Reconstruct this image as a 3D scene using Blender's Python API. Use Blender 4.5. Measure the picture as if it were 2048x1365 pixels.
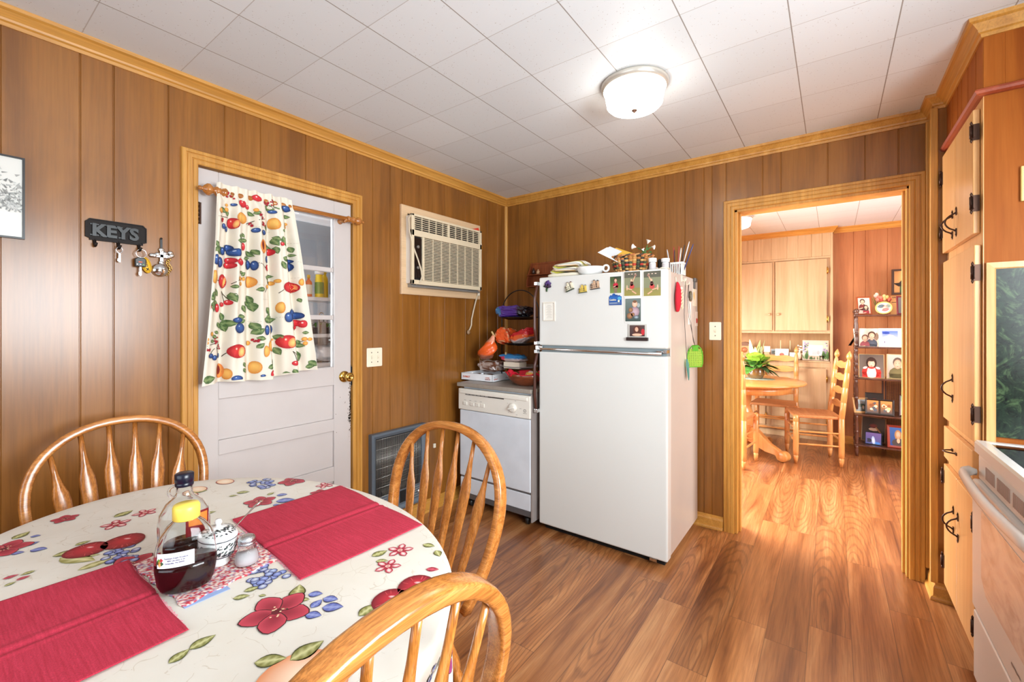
import bpy, math, random
from mathutils import Vector, Matrix
PI = math.pi
S = bpy.context.scene
for o in list(bpy.data.objects): bpy.data.objects.remove(o)
COL = S.collection
# ------------------------------------------------------------------ camera
cam = bpy.data.objects.new('camera', bpy.data.cameras.new('camera')); COL.objects.link(cam)
cam.location = (0, 0, 1.33); cam.rotation_euler = (math.radians(90), 0, math.radians(36.3))
cam.data.sensor_width = 36; cam.data.lens = 874/2048*36; cam.data.shift_y = -31.5/2048
cam.data.clip_start = 0.05; cam.data.clip_end = 100
S.camera = cam
S.view_settings.view_transform = 'Standard'; S.view_settings.look = 'None'
S.view_settings.gamma = 1; S.view_settings.use_curve_mapping = False
S.view_settings.exposure = 0.13
# ------------------------------------------------------------------ world, daylight and fill lights
W = bpy.data.worlds.new('sky'); S.world = W; W.use_nodes = True
W.node_tree.nodes['Background'].inputs[0].default_value = (0.80, 0.90, 1.0, 1)
W.node_tree.nodes['Background'].inputs[1].default_value = 1.6
def area(name, loc, aim, sx, sy, power, col):
    d = bpy.data.lights.new(name, 'AREA'); d.shape = 'RECTANGLE'; d.size = sx; d.size_y = sy
    d.energy = power; d.color = col
    o = bpy.data.objects.new(name, d); COL.objects.link(o); o.location = loc
    o.rotation_euler = Vector(aim).to_track_quat('-Z', 'Y').to_euler(); return o
def point(name, loc, power, col, r):
    d = bpy.data.lights.new(name, 'POINT'); d.energy = power; d.color = col; d.shadow_soft_size = r
    o = bpy.data.objects.new(name, d); COL.objects.link(o); o.location = loc; return o
sun = bpy.data.lights.new('sun', 'SUN'); sun.energy = 9; sun.angle = 0.012; sun.color = (1, 0.93, 0.82)
so = bpy.data.objects.new('sun', sun); COL.objects.link(so); so.location = (-6, 3, 8)
so.rotation_euler = Vector((0.575, 0.10, -0.81)).to_track_quat('-Z', 'Y').to_euler()
area('window_light_rear', (-0.7, -1.93, 1.5), (-0.12, 1, -0.35), 2.6, 1.4, 26, (0.82, 0.93, 1.0))
area('window_light_right', (1.05, 0.75, 1.5), (-1, 0.12, -0.34), 1.3, 1.0, 100, (0.87, 0.945, 0.98))
area('porch_fill', (-2.98, 0.36, 1.4), (0, 1, 0), 0.9, 1.7, 40, (0.92, 0.97, 1.0))  # fill light added to brighten the porch behind the door glass
area('window_light_dining_left', (-1.84, 4.1, 1.15), (1, -0.1, -0.75), 1.5, 1.4, 230, (1, 0.97, 0.93))
area('dining_fill_right', (1.94, 4.1, 1.45), (-1, -0.1, -0.6), 1.5, 1.3, 95, (1, 0.97, 0.94))  # added fill that brightens the dining room, no source seen on this side

# ------------------------------------------------------------------ helpers
def lin(c):
    return tuple((x/255/12.92 if x/255 <= 0.04045 else ((x/255+0.055)/1.055)**2.4) for x in c[:3])
def smooth01(t): t = max(0, min(1, t)); return t*t*(3-2*t)
def lerp(a, b, t): return a+(b-a)*t
def mixc(a, b, t): return tuple(lerp(a[i], b[i], t) for i in range(3))
MATS = {}
class NT:
    def __init__(s, name):
        s.m = bpy.data.materials.new(name); s.m.use_nodes = True; s.t = s.m.node_tree
        s.b = s.t.nodes['Principled BSDF']; s.tc = None
    def n(s, typ, **kw):
        x = s.t.nodes.new('ShaderNode'+typ)
        for k, v in kw.items():
            if k.startswith('i_'):
                key = k[2:]; key = int(key) if key.isdigit() else key.replace('_', ' ')
                inp = x.inputs[key]
                if hasattr(v, 'is_output'): s.t.links.new(v, inp)
                else: inp.default_value = v
            else: setattr(x, k, v)
        return x
    def obj(s):
        if not s.tc: s.tc = s.t.nodes.new('ShaderNodeTexCoord')
        return s.tc.outputs['Object']
    def mapv(s, sc, loc=(0, 0, 0), rot=(0, 0, 0), src=None):
        return s.n('Mapping', i_0=src or s.obj(), i_Location=loc, i_Rotation=rot, i_Scale=sc).outputs[0]
    def noise(s, vec, scale, detail=4, rough=.55, dist=0):
        return s.n('TexNoise', i_Vector=vec, i_Scale=scale, i_Detail=detail, i_Roughness=rough, i_Distortion=dist).outputs[0]
    def ramp(s, f, stops):
        r = s.n('ValToRGB', i_0=f); e = r.color_ramp.elements
        while len(e) < len(stops): e.new(.5)
        for k, (p, c) in enumerate(stops): e[k].position = p; e[k].color = tuple(c)+(1,)
        return r.outputs[0]
    def mix(s, f, a, b, mode='MIX'):
        x = s.n('Mix', data_type='RGBA', blend_type=mode)
        for i, v in ((0, f), (6, a), (7, b)):
            if hasattr(v, 'is_output'): s.t.links.new(v, x.inputs[i])
            else: x.inputs[i].default_value = v if i == 0 else tuple(v)+(1,)
        return x.outputs[2]
    def math(s, op, a, b=0.0, c=None):
        x = s.n('Math', operation=op)
        for i, v in enumerate((a, b, c)):
            if v is None: continue
            if hasattr(v, 'is_output'): s.t.links.new(v, x.inputs[i])
            else: x.inputs[i].default_value = v
        return x.outputs[0]
    def out(s, key, v):
        inp = s.b.inputs[key]
        if hasattr(v, 'is_output'): s.t.links.new(v, inp)
        else: inp.default_value = (tuple(v)+(1,)) if isinstance(v, tuple) and len(v) == 3 else v
    def bump(s, h, strength=.2, dist=.002):
        s.t.links.new(s.n('Bump', i_Height=h, i_Strength=strength, i_Distance=dist).outputs[0], s.b.inputs['Normal'])
def plain(name, c, rough=.5, metal=0, var=.06, bump=0, bscale=200, coat=0, spec=.5, vscale=6):
    if name in MATS: return MATS[name]
    t = NT(name); l = lin(c)
    nz = t.noise(t.mapv((1, 1, 1)), vscale, 3)
    t.out('Base Color', t.ramp(nz, [(.3, tuple(x*(1-var) for x in l)), (.7, tuple(min(1, x*(1+var)) for x in l))]))
    t.out('Roughness', rough); t.out('Metallic', metal); t.out('Coat Weight', coat); t.out('Specular IOR Level', spec)
    if bump: t.bump(t.noise(t.mapv((1, 1, 1)), bscale, 2), bump, .001)
    MATS[name] = t.m; return t.m
def wood(name, cs, axis='z', sc=1., rough=.4, coat=0, spec=.5, mott=.0, mc=(90, 60, 40), fine=.35, dist=.6, bump=.08, st=(.3, .5, .72)):
    if name in MATS: return MATS[name]
    t = NT(name); i = 'xyz'.index(axis)
    s1 = [14*sc]*3; s1[i] = .9*sc
    s2 = [150*sc]*3; s2[i] = 5*sc
    a = t.noise(t.mapv(tuple(s1)), 1.0, 5, .6, dist)
    b = t.noise(t.mapv(tuple(s2)), 1.0, 3, .6, .2)
    col = t.ramp(a, [(st[0], lin(cs[0])), (st[1], lin(cs[1])), (st[2], lin(cs[2]))])
    g = t.ramp(b, [(.35, (1-fine,)*3), (.6, (1, 1, 1))])
    col = t.mix(1.0, col, g, 'MULTIPLY')
    if mott:
        s3 = [3.0]*3; s3[i] = 1.2
        m = t.ramp(t.noise(t.mapv(tuple(s3)), 1.0, 4, .6, 1.0), [(.50, (0, 0, 0)), (.72, (mott,)*3)])
        col = t.mix(m, col, lin(mc))
    t.out('Base Color', col); t.out('Roughness', rough); t.out('Coat Weight', coat); t.out('Coat Roughness', .15); t.out('Specular IOR Level', spec)
    if bump: t.bump(b, bump, .001)
    MATS[name] = t.m; return t.m
def emis(name, c, k):
    if name in MATS: return MATS[name]
    t = NT(name); t.out('Base Color', lin(c)); t.out('Emission Color', lin(c)); t.out('Emission Strength', float(k))
    MATS[name] = t.m; return t.m
def glass(name, c=(255, 255, 255), rough=.0, ior=1.45, alpha=None):
    if name in MATS: return MATS[name]
    t = NT(name); t.out('Base Color', lin(c)); t.out('Transmission Weight', 1.0); t.out('Roughness', rough); t.out('IOR', ior)
    MATS[name] = t.m; return t.m
def printmat(name, rough=.6, coat=0, sheen=0, bump=0):
    if name in MATS: return MATS[name]
    t = NT(name)
    a = t.n('Attribute', attribute_name='col').outputs['Color']
    t.out('Base Color', a); t.out('Roughness', rough); t.out('Coat Weight', coat)
    if bump: t.bump(t.noise(t.mapv((1, 1, 1)), 90, 3), bump, .004)
    MATS[name] = t.m; return t.m

ORG = {}
class MB:
    def __init__(s): s.v = []; s.f = []; s.m = []; s.s = []; s.c = []
    def add(s, vs, fs, mi=0, sm=False, col=None):
        b = len(s.v); s.v += [Vector(v) for v in vs]
        if col and not isinstance(col[0], (tuple, list)): col = [col]*len(vs)
        s.c += list(col) if col else [(1, 1, 1)]*len(vs)
        for f in fs: s.f.append(tuple(b+i for i in f)); s.m.append(mi); s.s.append(sm)
        return s
    def box(s, x0, x1, y0, y1, z0, z1, mi=0, col=None):
        if x0 > x1: x0, x1 = x1, x0
        if y0 > y1: y0, y1 = y1, y0
        if z0 > z1: z0, z1 = z1, z0
        v = [(x, y, z) for z in (z0, z1) for y in (y0, y1) for x in (x0, x1)]
        return s.add(v, [(0, 2, 3, 1), (4, 5, 7, 6), (0, 1, 5, 4), (2, 6, 7, 3), (0, 4, 6, 2), (1, 3, 7, 5)], mi, False, col)
    def obox(s, M, sx, sy, sz, mi=0, col=None):
        v = [M @ Vector((x*sx/2, y*sy/2, z*sz/2)) for z in (-1, 1) for y in (-1, 1) for x in (-1, 1)]
        return s.add(v, [(0, 2, 3, 1), (4, 5, 7, 6), (0, 1, 5, 4), (2, 6, 7, 3), (0, 4, 6, 2), (1, 3, 7, 5)], mi, False, col)
    def rings(s, rs, mi=0, sm=True, cap=True, col=None, closed=True):
        n = len(rs[0]); vs = [p for r in rs for p in r]; fs = []
        cc = None
        if col and isinstance(col[0], (tuple, list)): cc = [col[k] for k in range(len(rs)) for _ in range(n)]
        elif col: cc = col
        for k in range(len(rs)-1):
            for i in range(n if closed else n-1):
                j = (i+1) % n; fs.append((k*n+i, k*n+j, (k+1)*n+j, (k+1)*n+i))
        if cap: fs.append(tuple(range(n-1, -1, -1))); fs.append(tuple((len(rs)-1)*n+i for i in range(n)))
        return s.add(vs, fs, mi, sm, cc)
    def tube(s, pts, r, seg=8, mi=0, sm=True, cap=True, loop=False, flat=1.0, col=None, up=None):
        pts = [Vector(p) for p in pts]; n = len(pts); rs = []
        if not isinstance(r, (list, tuple)): r = [r]*n
        t0 = (pts[1]-pts[0]).normalized()
        u = Vector(up) if up else (Vector((0, 0, 1)) if abs(t0.z) < .9 else Vector((1, 0, 0)))
        a = (u-t0*u.dot(t0)).normalized()
        for k in range(n):
            if loop: t = (pts[(k+1) % n]-pts[k-1]).normalized()
            else: t = (pts[min(k+1, n-1)]-pts[max(k-1, 0)]).normalized()
            if up: a = Vector(up)
            a = (a-t*a.dot(t))
            a = a.normalized() if a.length > 1e-6 else t.orthogonal().normalized()
            b = t.cross(a)
            rs.append([pts[k]+(a*math.cos(q)*flat+b*math.sin(q))*r[k] for q in [2*PI*i/seg for i in range(seg)]])
        if loop: rs.append(rs[0]); cap = False
        return s.rings(rs, mi, sm, cap, col)
    def lathe(s, prof, o=(0, 0, 0), seg=20, mi=0, sm=True, axis=(0, 0, 1), sx=1, sy=1, cap=True, col=None):
        ax = Vector(axis).normalized(); a = (Vector((1, 0, 0)) if abs(ax.x) < .9 else Vector((0, 1, 0)))
        a = (a-ax*a.dot(ax)).normalized(); b = ax.cross(a); o = Vector(o)
        rs = [[o+ax*h+(a*math.cos(2*PI*i/seg)*sx+b*math.sin(2*PI*i/seg)*sy)*max(r, 1e-5) for i in range(seg)] for r, h in prof]
        return s.rings(rs, mi, sm, cap, col)
    def ball(s, o, rx, ry=None, rz=None, seg=14, n=9, mi=0, col=None):
        ry = ry or rx; rz = rz or rx
        return s.add(*sphere(o, rx, ry, rz, seg, n), mi, True, col)
    def sweep(s, pts, secs, mi=0, sm=False, cap=True, loop=False, col=None):
        # secs: list over pts of (A,B) frame vectors with section points [(a,b)]
        rs = []
        for p, (A, B, sec) in zip(pts, secs): rs.append([Vector(p)+A*a+B*b for a, b in sec])
        if loop: rs.append(rs[0]); cap = False
        return s.rings(rs, mi, sm, cap, col)
    def poly(s, pts, n, h0, h1, mi=0, col=None):
        n = Vector(n); k = len(pts)
        v = [Vector(p)+n*h0 for p in pts]+[Vector(p)+n*h1 for p in pts]
        fs = [tuple(range(k-1, -1, -1)), tuple(range(k, 2*k))]+[(i, (i+1) % k, k+(i+1) % k, k+i) for i in range(k)]
        return s.add(v, fs, mi, False, col)
    def molding(s, pts, prof, n, side=1, mi=0, loop=False, sm=False):
        # prof: (d,h): d away from path in plane, h along plane normal n
        n = Vector(n).normalized(); P = [Vector(p) for p in pts]; k = len(P); rs = []
        for i in range(k):
            ds = []
            if i > 0 or loop: ds.append((P[i]-P[i-1]).normalized())
            if i < k-1 or loop: ds.append((P[(i+1) % k]-P[i]).normalized())
            ps = [n.cross(d)*side for d in ds]
            if len(ps) == 2:
                q = (ps[0]+ps[1]); q = q/max(1e-6, (1+ps[0].dot(ps[1])))
            else: q = ps[0]
            rs.append([P[i]+q*a+n*b for a, b in prof])
        if loop: rs.append(rs[0])
        return s.rings(rs, mi, sm, not loop)
    # ---- printed colour shapes laid on a mapped surface
    def disc(s, f, cx, cy, rx, ry, rot=0, c0=(255, 255, 255), c1=None, L=1, seg=14, rings=2, lobe=0, nl=5, hx=0, hy=0, mi=1, a0=0, a1=2*PI):
        c0 = lin(c0); c1 = lin(c1) if c1 else c0; vs = []; cs = []
        ca, sa = math.cos(rot), math.sin(rot)
        full = a1-a0 >= 2*PI-1e-6; m = seg if full else seg+1
        def P(x, y): return f(cx+x*ca-y*sa, cy+x*sa+y*ca, L*.00035)
        vs.append(P(hx*rx, hy*ry)); cs.append(c0)
        for k in range(1, rings+1):
            t = k/rings
            for i in range(m):
                q = a0+(a1-a0)*i/seg; w = t*(1+lobe*math.cos(nl*q)); e = (1-t)
                vs.append(P(rx*w*math.cos(q)+hx*rx*e, ry*w*math.sin(q)+hy*ry*e)); cs.append(mixc(c0, c1, t**1.5))
        fs = [(0, 1+i, 1+(i+1) % m) for i in range(m if full else m-1)]
        for k in range(rings-1):
            for i in range(m if full else m-1):
                j = (i+1) % m; fs.append((1+k*m+i, 1+(k+1)*m+i, 1+(k+1)*m+j, 1+k*m+j))
        return s.add(vs, fs, mi, False, cs)
    def leaf(s, f, x0, y0, x1, y1, w=.35, c0=(90, 110, 50), c1=None, L=1, mi=1, n=6):
        c0 = lin(c0); c1 = lin(c1) if c1 else c0; dx, dy = x1-x0, y1-y0; vs = []; cs = []; fs = []
        for k in range(n+1):
            t = k/n; ww = w*math.sin(PI*t**.8)*.5+.004
            for j, q in enumerate((-1, -.45, 0, .45, 1)):
                vs.append(f(x0+dx*t-dy*ww*q, y0+dy*t+dx*ww*q, L*.00035)); cs.append(c1 if j == 2 else (mixc(c0, c1, .55) if j in (1, 3) and k % 2 else c0))
        for k in range(n):
            for j in range(4): fs.append((k*5+j, (k+1)*5+j, (k+1)*5+j+1, k*5+j+1))
        return s.add(vs, fs, mi, False, cs)
    def line(s, f, x0, y0, x1, y1, w, c, L=1, mi=1, n=4, bow=0):
        dx, dy = x1-x0, y1-y0; l = math.hypot(dx, dy) or 1; px, py = -dy/l, dx/l; vs = []
        for k in range(n+1):
            t = k/n; b = bow*l*math.sin(PI*t)
            for q in (-.5, .5): vs.append(f(x0+dx*t+px*(w*q+b), y0+dy*t+py*(w*q+b), L*.00035))
        return s.add(vs, [(2*k, 2*k+2, 2*k+3, 2*k+1) for k in range(n)], mi, False, lin(c))
    def rect(s, f, x0, y0, x1, y1, c, L=1, mi=1, nx=1, ny=1, c2=None):
        vs = []; cs = []
        for j in range(ny+1):
            for i in range(nx+1):
                vs.append(f(lerp(x0, x1, i/nx), lerp(y0, y1, j/ny), L*.00035)); cs.append(mixc(lin(c), lin(c2 or c), j/ny))
        return s.add(vs, [(j*(nx+1)+i, j*(nx+1)+i+1, (j+1)*(nx+1)+i+1, (j+1)*(nx+1)+i) for j in range(ny) for i in range(nx)], mi, False, cs)
    def text(s, txt, f, x0, y0, size, c, depth=0.0, L=2, mi=1, align='LEFT', bold=0, sx=1.0):
        cu = bpy.data.curves.new('t', 'FONT'); cu.body = txt; cu.size = size; cu.align_x = align; cu.extrude = depth/2; cu.offset = bold; cu.resolution_u = 3
        ob = bpy.data.objects.new('t', cu); COL.objects.link(ob)
        me = bpy.data.meshes.new_from_object(ob, depsgraph=bpy.context.evaluated_depsgraph_get())
        vs = [f(x0+v.co.x*sx, y0+v.co.y, L*.00035+v.co.z+depth/2) for v in me.vertices]
        s.add(vs, [tuple(p.vertices) for p in me.polygons], mi, False, lin(c))
        bpy.data.objects.remove(ob); bpy.data.curves.remove(cu); bpy.data.meshes.remove(me); return s
    def xf(s, M):
        s.v = [M @ v for v in s.v]; return s
    def build(s, name, mats, parent=None, bevel=0, seg=2, sub=0, solid=0, label=None, local=False):
        if not isinstance(mats, (list, tuple)): mats = [mats]
        if parent is not None: o0 = ORG.get(parent.name, Vector((0, 0, 0)))
        elif local: o0 = Vector((0, 0, 0))
        else:
            xs = [v.x for v in s.v]; ys = [v.y for v in s.v]; zs = [v.z for v in s.v]
            o0 = Vector(((min(xs)+max(xs))/2, (min(ys)+max(ys))/2, min(zs)))
        me = bpy.data.meshes.new(name); me.from_pydata([tuple(v-o0) for v in s.v], [], s.f)
        for m in mats: me.materials.append(m)
        for p, mi, sm in zip(me.polygons, s.m, s.s): p.material_index = min(mi, len(mats)-1); p.use_smooth = sm
        if any(c != (1, 1, 1) for c in s.c):
            at = me.color_attributes.new('col', 'FLOAT_COLOR', 'POINT')
            for i, c in enumerate(s.c): at.data[i].color = (c[0], c[1], c[2], 1)
        me.update(); ob = bpy.data.objects.new(name, me); COL.objects.link(ob)
        ORG[ob.name] = o0
        if parent is not None: ob.parent = parent
        else: ob.location = o0
        if bevel:
            b = ob.modifiers.new('bevel', 'BEVEL'); b.width = bevel; b.segments = seg; b.limit_method = 'ANGLE'; b.angle_limit = .6
        if sub:
            b = ob.modifiers.new('sub', 'SUBSURF'); b.levels = sub; b.render_levels = sub
        if solid:
            b = ob.modifiers.new('solid', 'SOLIDIFY'); b.thickness = solid; b.offset = -1
        if label: ob['label'] = label
        return ob
def sphere(o, rx, ry, rz, seg, n):
    o = Vector(o); vs = [o+Vector((0, 0, rz))]
    for k in range(1, n):
        a = PI*k/n
        for i in range(seg):
            q = 2*PI*i/seg; vs.append(o+Vector((rx*math.sin(a)*math.cos(q), ry*math.sin(a)*math.sin(q), rz*math.cos(a))))
    vs.append(o-Vector((0, 0, rz))); fs = [(0, 1+i, 1+(i+1) % seg) for i in range(seg)]
    for k in range(n-2):
        for i in range(seg): fs.append((1+k*seg+i, 1+(k+1)*seg+i, 1+(k+1)*seg+(i+1) % seg, 1+k*seg+(i+1) % seg))
    b = 1+(n-2)*seg; L = len(vs)-1
    fs += [(b+i, L, b+(i+1) % seg) for i in range(seg)]
    return vs, fs
def thing(name, label, cat, loc=(0, 0, 0), group=None):
    o = bpy.data.objects.new(name, None); COL.objects.link(o); o.location = loc; o.empty_display_size = .05
    o['label'] = label; o['category'] = cat
    if group: o['group'] = group
    ORG[o.name] = Vector(loc); return o
def tag(o, label, cat, group=None):
    o['label'] = label; o['category'] = cat
    if group: o['group'] = group
    return o
def struct(o): o['kind'] = 'structure'; return o
def dup(root, loc=None, rotz=None, label=None):
    r = root.copy(); COL.objects.link(r)
    if loc is not None: r.location = loc
    if rotz is not None: r.rotation_euler = (0, 0, rotz)
    if label: r['label'] = label
    for ch in list(root.children):
        c = ch.copy(); COL.objects.link(c); c.parent = r
        for g in ch.children: d = g.copy(); COL.objects.link(d); d.parent = c
    return r
def rrect(w, h, r, n=3):
    p = []
    for cx, cy, a in ((w/2-r, h/2-r, 0), (-w/2+r, h/2-r, 1), (-w/2+r, -h/2+r, 2), (w/2-r, -h/2+r, 3)):
        for k in range(n+1):
            q = (a+k/n)*PI/2; p.append((cx+r*math.cos(q), cy+r*math.sin(q)))
    return p
# surface mappers: (a,b,h) -> point
XL = -2.34; YB = 3.095; ZC = 2.44
def onx(x): return lambda a, b, h: Vector((x+h, a, b))          # faces +x: a = y, b = z
def ony(y): return lambda a, b, h: Vector((a, y-h, b))          # faces -y: a = x, b = z
def onz(z): return lambda a, b, h: Vector((a, b, z+h))

# ------------------------------------------------------------------ shared materials
def floor_mat():
    t = NT('plank_floor'); sx = t.n('SeparateXYZ', i_0=t.obj())
    x = t.math('DIVIDE', t.math('ADD', sx.outputs[0], .235), .149); row = t.math('FLOOR', x)
    r1 = t.n('TexWhiteNoise', noise_dimensions='1D', i_W=row).outputs[0]
    y = t.math('ADD', t.math('DIVIDE', sx.outputs[1], 1.22), t.math('MULTIPLY', r1, 7.3)); cell = t.math('FLOOR', y)
    cv = t.n('CombineXYZ', i_0=row, i_1=cell); r2 = t.n('TexWhiteNoise', noise_dimensions='2D', i_Vector=cv.outputs[0]).outputs[0]
    off = t.n('CombineXYZ', i_0=t.math('MULTIPLY', r2, 31.0), i_1=t.math('MULTIPLY', r2, 17.0)).outputs[0]
    p = t.n('VectorMath', operation='ADD', i_0=t.obj(), i_1=off).outputs[0]
    a = t.noise(t.mapv((7, .5, 1), src=p), 1.3, 4, .55, 1.4)
    fx = t.math('FRACT', x); fy = t.math('FRACT', y)
    cvx = t.math('MULTIPLY', t.math('ADD', t.math('SUBTRACT', fx, .5), t.math('MULTIPLY', t.math('SUBTRACT', r2, .5), .5)), 1.25)
    cvy = t.math('MULTIPLY', t.math('SUBTRACT', fy, t.math('FRACT', t.math('MULTIPLY', r2, 7.7))), 1.15)
    cw = t.n('CombineXYZ', i_0=cvx, i_1=cvy, i_2=t.math('MULTIPLY', r2, 0.0)).outputs[0]
    wob = t.n('VectorMath', operation='SCALE', i_0=t.n('TexNoise', i_Vector=t.mapv((5, 1.6, 1), src=p), i_Scale=1.3, i_Detail=3.).outputs[1], i_Scale=.42).outputs[0]
    w = t.n('TexWave', wave_type='RINGS', rings_direction='Z', i_Vector=t.n('VectorMath', operation='ADD', i_0=cw, i_1=wob).outputs[0], i_Scale=2.5, i_Distortion=1.6, i_Detail=3.0, i_Detail_Scale=2.0, i_Detail_Roughness=.6).outputs[1]
    msk = t.math('MULTIPLY', t.math('GREATER_THAN', t.math('FRACT', t.math('MULTIPLY', r2, 13.3)), .42), .42)
    f = t.noise(t.mapv((140, 4, 1), src=p), 1, 4, .65, .3)
    c = t.ramp(a, [(.26, lin((112, 62, 32))), (.42, lin((160, 100, 54))), (.56, lin((186, 124, 72))), (.74, lin((212, 156, 102)))])
    c = t.mix(t.math('MULTIPLY', t.ramp(w, [(.0, (1.,)*3), (.42, (.0,)*3)]), msk), c, lin((96, 54, 28)))
    c = t.mix(1.0, c, t.ramp(f, [(.36, (.72, .69, .66)), (.6, (1, 1, 1))]), 'MULTIPLY')
    c = t.mix(1.0, c, t.ramp(r2, [(0, (.66, .62, .60)), (1, (1.0, 1.0, 1.0))]), 'MULTIPLY')
    ex = t.math('MINIMUM', fx, t.math('SUBTRACT', 1.0, fx)); ey = t.math('MULTIPLY', t.math('MINIMUM', fy, t.math('SUBTRACT', 1.0, fy)), 8.2)
    e = t.math('MINIMUM', ex, ey); ln = t.math('LESS_THAN', e, .009)
    c = t.mix(t.math('MULTIPLY', ln, .55), c, lin((60, 32, 18)))
    t.out('Base Color', c); t.out('Roughness', t.ramp(a, [(.3, (.30,)*3), (.7, (.40,)*3)])); t.out('Specular IOR Level', .6); t.out('Coat Weight', .4); t.out('Coat Roughness', .2)
    t.bump(t.mix(ln, f, (0., 0., 0.)), .12, .001); return t.m
def ceil_mat():
    t = NT('ceiling_tile'); sx = t.n('SeparateXYZ', i_0=t.obj())
    x = t.math('DIVIDE', t.math('ADD', sx.outputs[0], 2.03), .3175); y = t.math('DIVIDE', t.math('SUBTRACT', sx.outputs[1], .37), .311)
    fx = t.math('FRACT', x); fy = t.math('FRACT', y)
    ex = t.math('MINIMUM', fx, t.math('SUBTRACT', 1.0, fx)); ey = t.math('MINIMUM', fy, t.math('SUBTRACT', 1.0, fy))
    lx = t.math('LESS_THAN', ex, .0065); ly = t.math('LESS_THAN', ey, .005)
    sp = t.n('TexVoronoi', i_Vector=t.obj(), i_Scale=85., i_Randomness=1.).outputs[0]
    big = t.noise(t.obj(), 55, 2)
    spk = t.math('MULTIPLY', t.math('LESS_THAN', sp, .17), t.math('GREATER_THAN', big, .54))
    cl = t.n('CombineXYZ', i_0=t.math('FLOOR', x), i_1=t.math('FLOOR', y)).outputs[0]
    rn = t.n('TexWhiteNoise', noise_dimensions='2D', i_Vector=cl).outputs[0]
    c = t.mix(rn, lin((218, 224, 228)), lin((226, 232, 236)))
    c = t.mix(t.math('MULTIPLY', spk, .45), c, lin((150, 135, 120)))
    c = t.mix(t.math('MULTIPLY', lx, .75), c, lin((120, 105, 92))); c = t.mix(t.math('MULTIPLY', ly, .5), c, lin((150, 138, 126)))
    t.out('Base Color', c); t.out('Roughness', .42); t.out('Specular IOR Level', .35)
    h = t.math('SUBTRACT', 1.0, t.math('MAXIMUM', lx, ly)); t.bump(h, .35, .003); return t.m
M_floor = floor_mat(); M_ceil = ceil_mat()
M_panel = wood('wall_panel_wood', [(124, 76, 28), (144, 91, 35), (160, 105, 44)], 'z', .8, .27, spec=.55, mott=.35, mc=(98, 64, 32), fine=.14, bump=.03)
M_panel2 = wood('dining_panel_wood', [(160, 98, 56), (174, 112, 68), (186, 126, 80)], 'z', .8, .4, mott=.2, mc=(150, 90, 52), fine=.12, bump=.03)
M_trim = wood('golden_trim_wood', [(184, 126, 52), (202, 144, 64), (216, 160, 80)], 'z', 1.2, .38, fine=.18, bump=.03)
M_trimx = wood('golden_trim_wood_x', [(184, 126, 52), (202, 144, 64), (216, 160, 80)], 'x', 1.2, .38, fine=.18, bump=.03)
M_trimy = wood('golden_trim_wood_y', [(184, 126, 52), (202, 144, 64), (216, 160, 80)], 'y', 1.2, .38, fine=.18, bump=.03)
M_oak = wood('oak_varnish', [(150, 88, 34), (190, 118, 52), (210, 142, 74)], 'z', 3.0, .24, coat=.3, fine=.42, dist=1.0, bump=.05, st=(.3, .5, .7))
M_oakx = wood('oak_varnish_bow', [(160, 96, 40), (194, 122, 56), (212, 146, 78)], 'x', 3.0, .24, coat=.3, fine=.42, dist=1.0, bump=.05, st=(.3, .5, .7))
M_oaky = wood('oak_varnish_seat', [(160, 96, 40), (194, 122, 56), (212, 146, 78)], 'y', 3.0, .24, coat=.3, fine=.42, dist=1.0, bump=.05)
M_door = plain('door_paint', (200, 192, 189), .38, var=.02)
M_white = plain('white_enamel', (216, 216, 212), .22, var=.01, vscale=2)
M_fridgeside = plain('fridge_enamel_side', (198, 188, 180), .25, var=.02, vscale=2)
M_offw = plain('off_white_plastic', (226, 218, 198), .4, var=.02)
M_chrome = plain('chrome', (215, 215, 215), .12, 1, var=.02)
M_brass = plain('brass', (200, 160, 80), .18, 1, var=.05)
M_black = plain('black_plastic', (22, 20, 20), .35)
M_dark = plain('dark_void', (14, 11, 10), .8)
M_iron = plain('cast_iron', (30, 23, 20), .6, 0, bump=.3, bscale=300, spec=.25)
M_bronze = plain('bronze_hardware', (74, 50, 38), .35, .7)
M_print = printmat('printed_paper', .35)
M_cprint = printmat('printed_cloth', .8)
M_matte = printmat('coloured_matte', .65)
M_foil = printmat('snack_foil', .25, coat=.4, bump=.5)
M_gl = glass('clear_glass')
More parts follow.
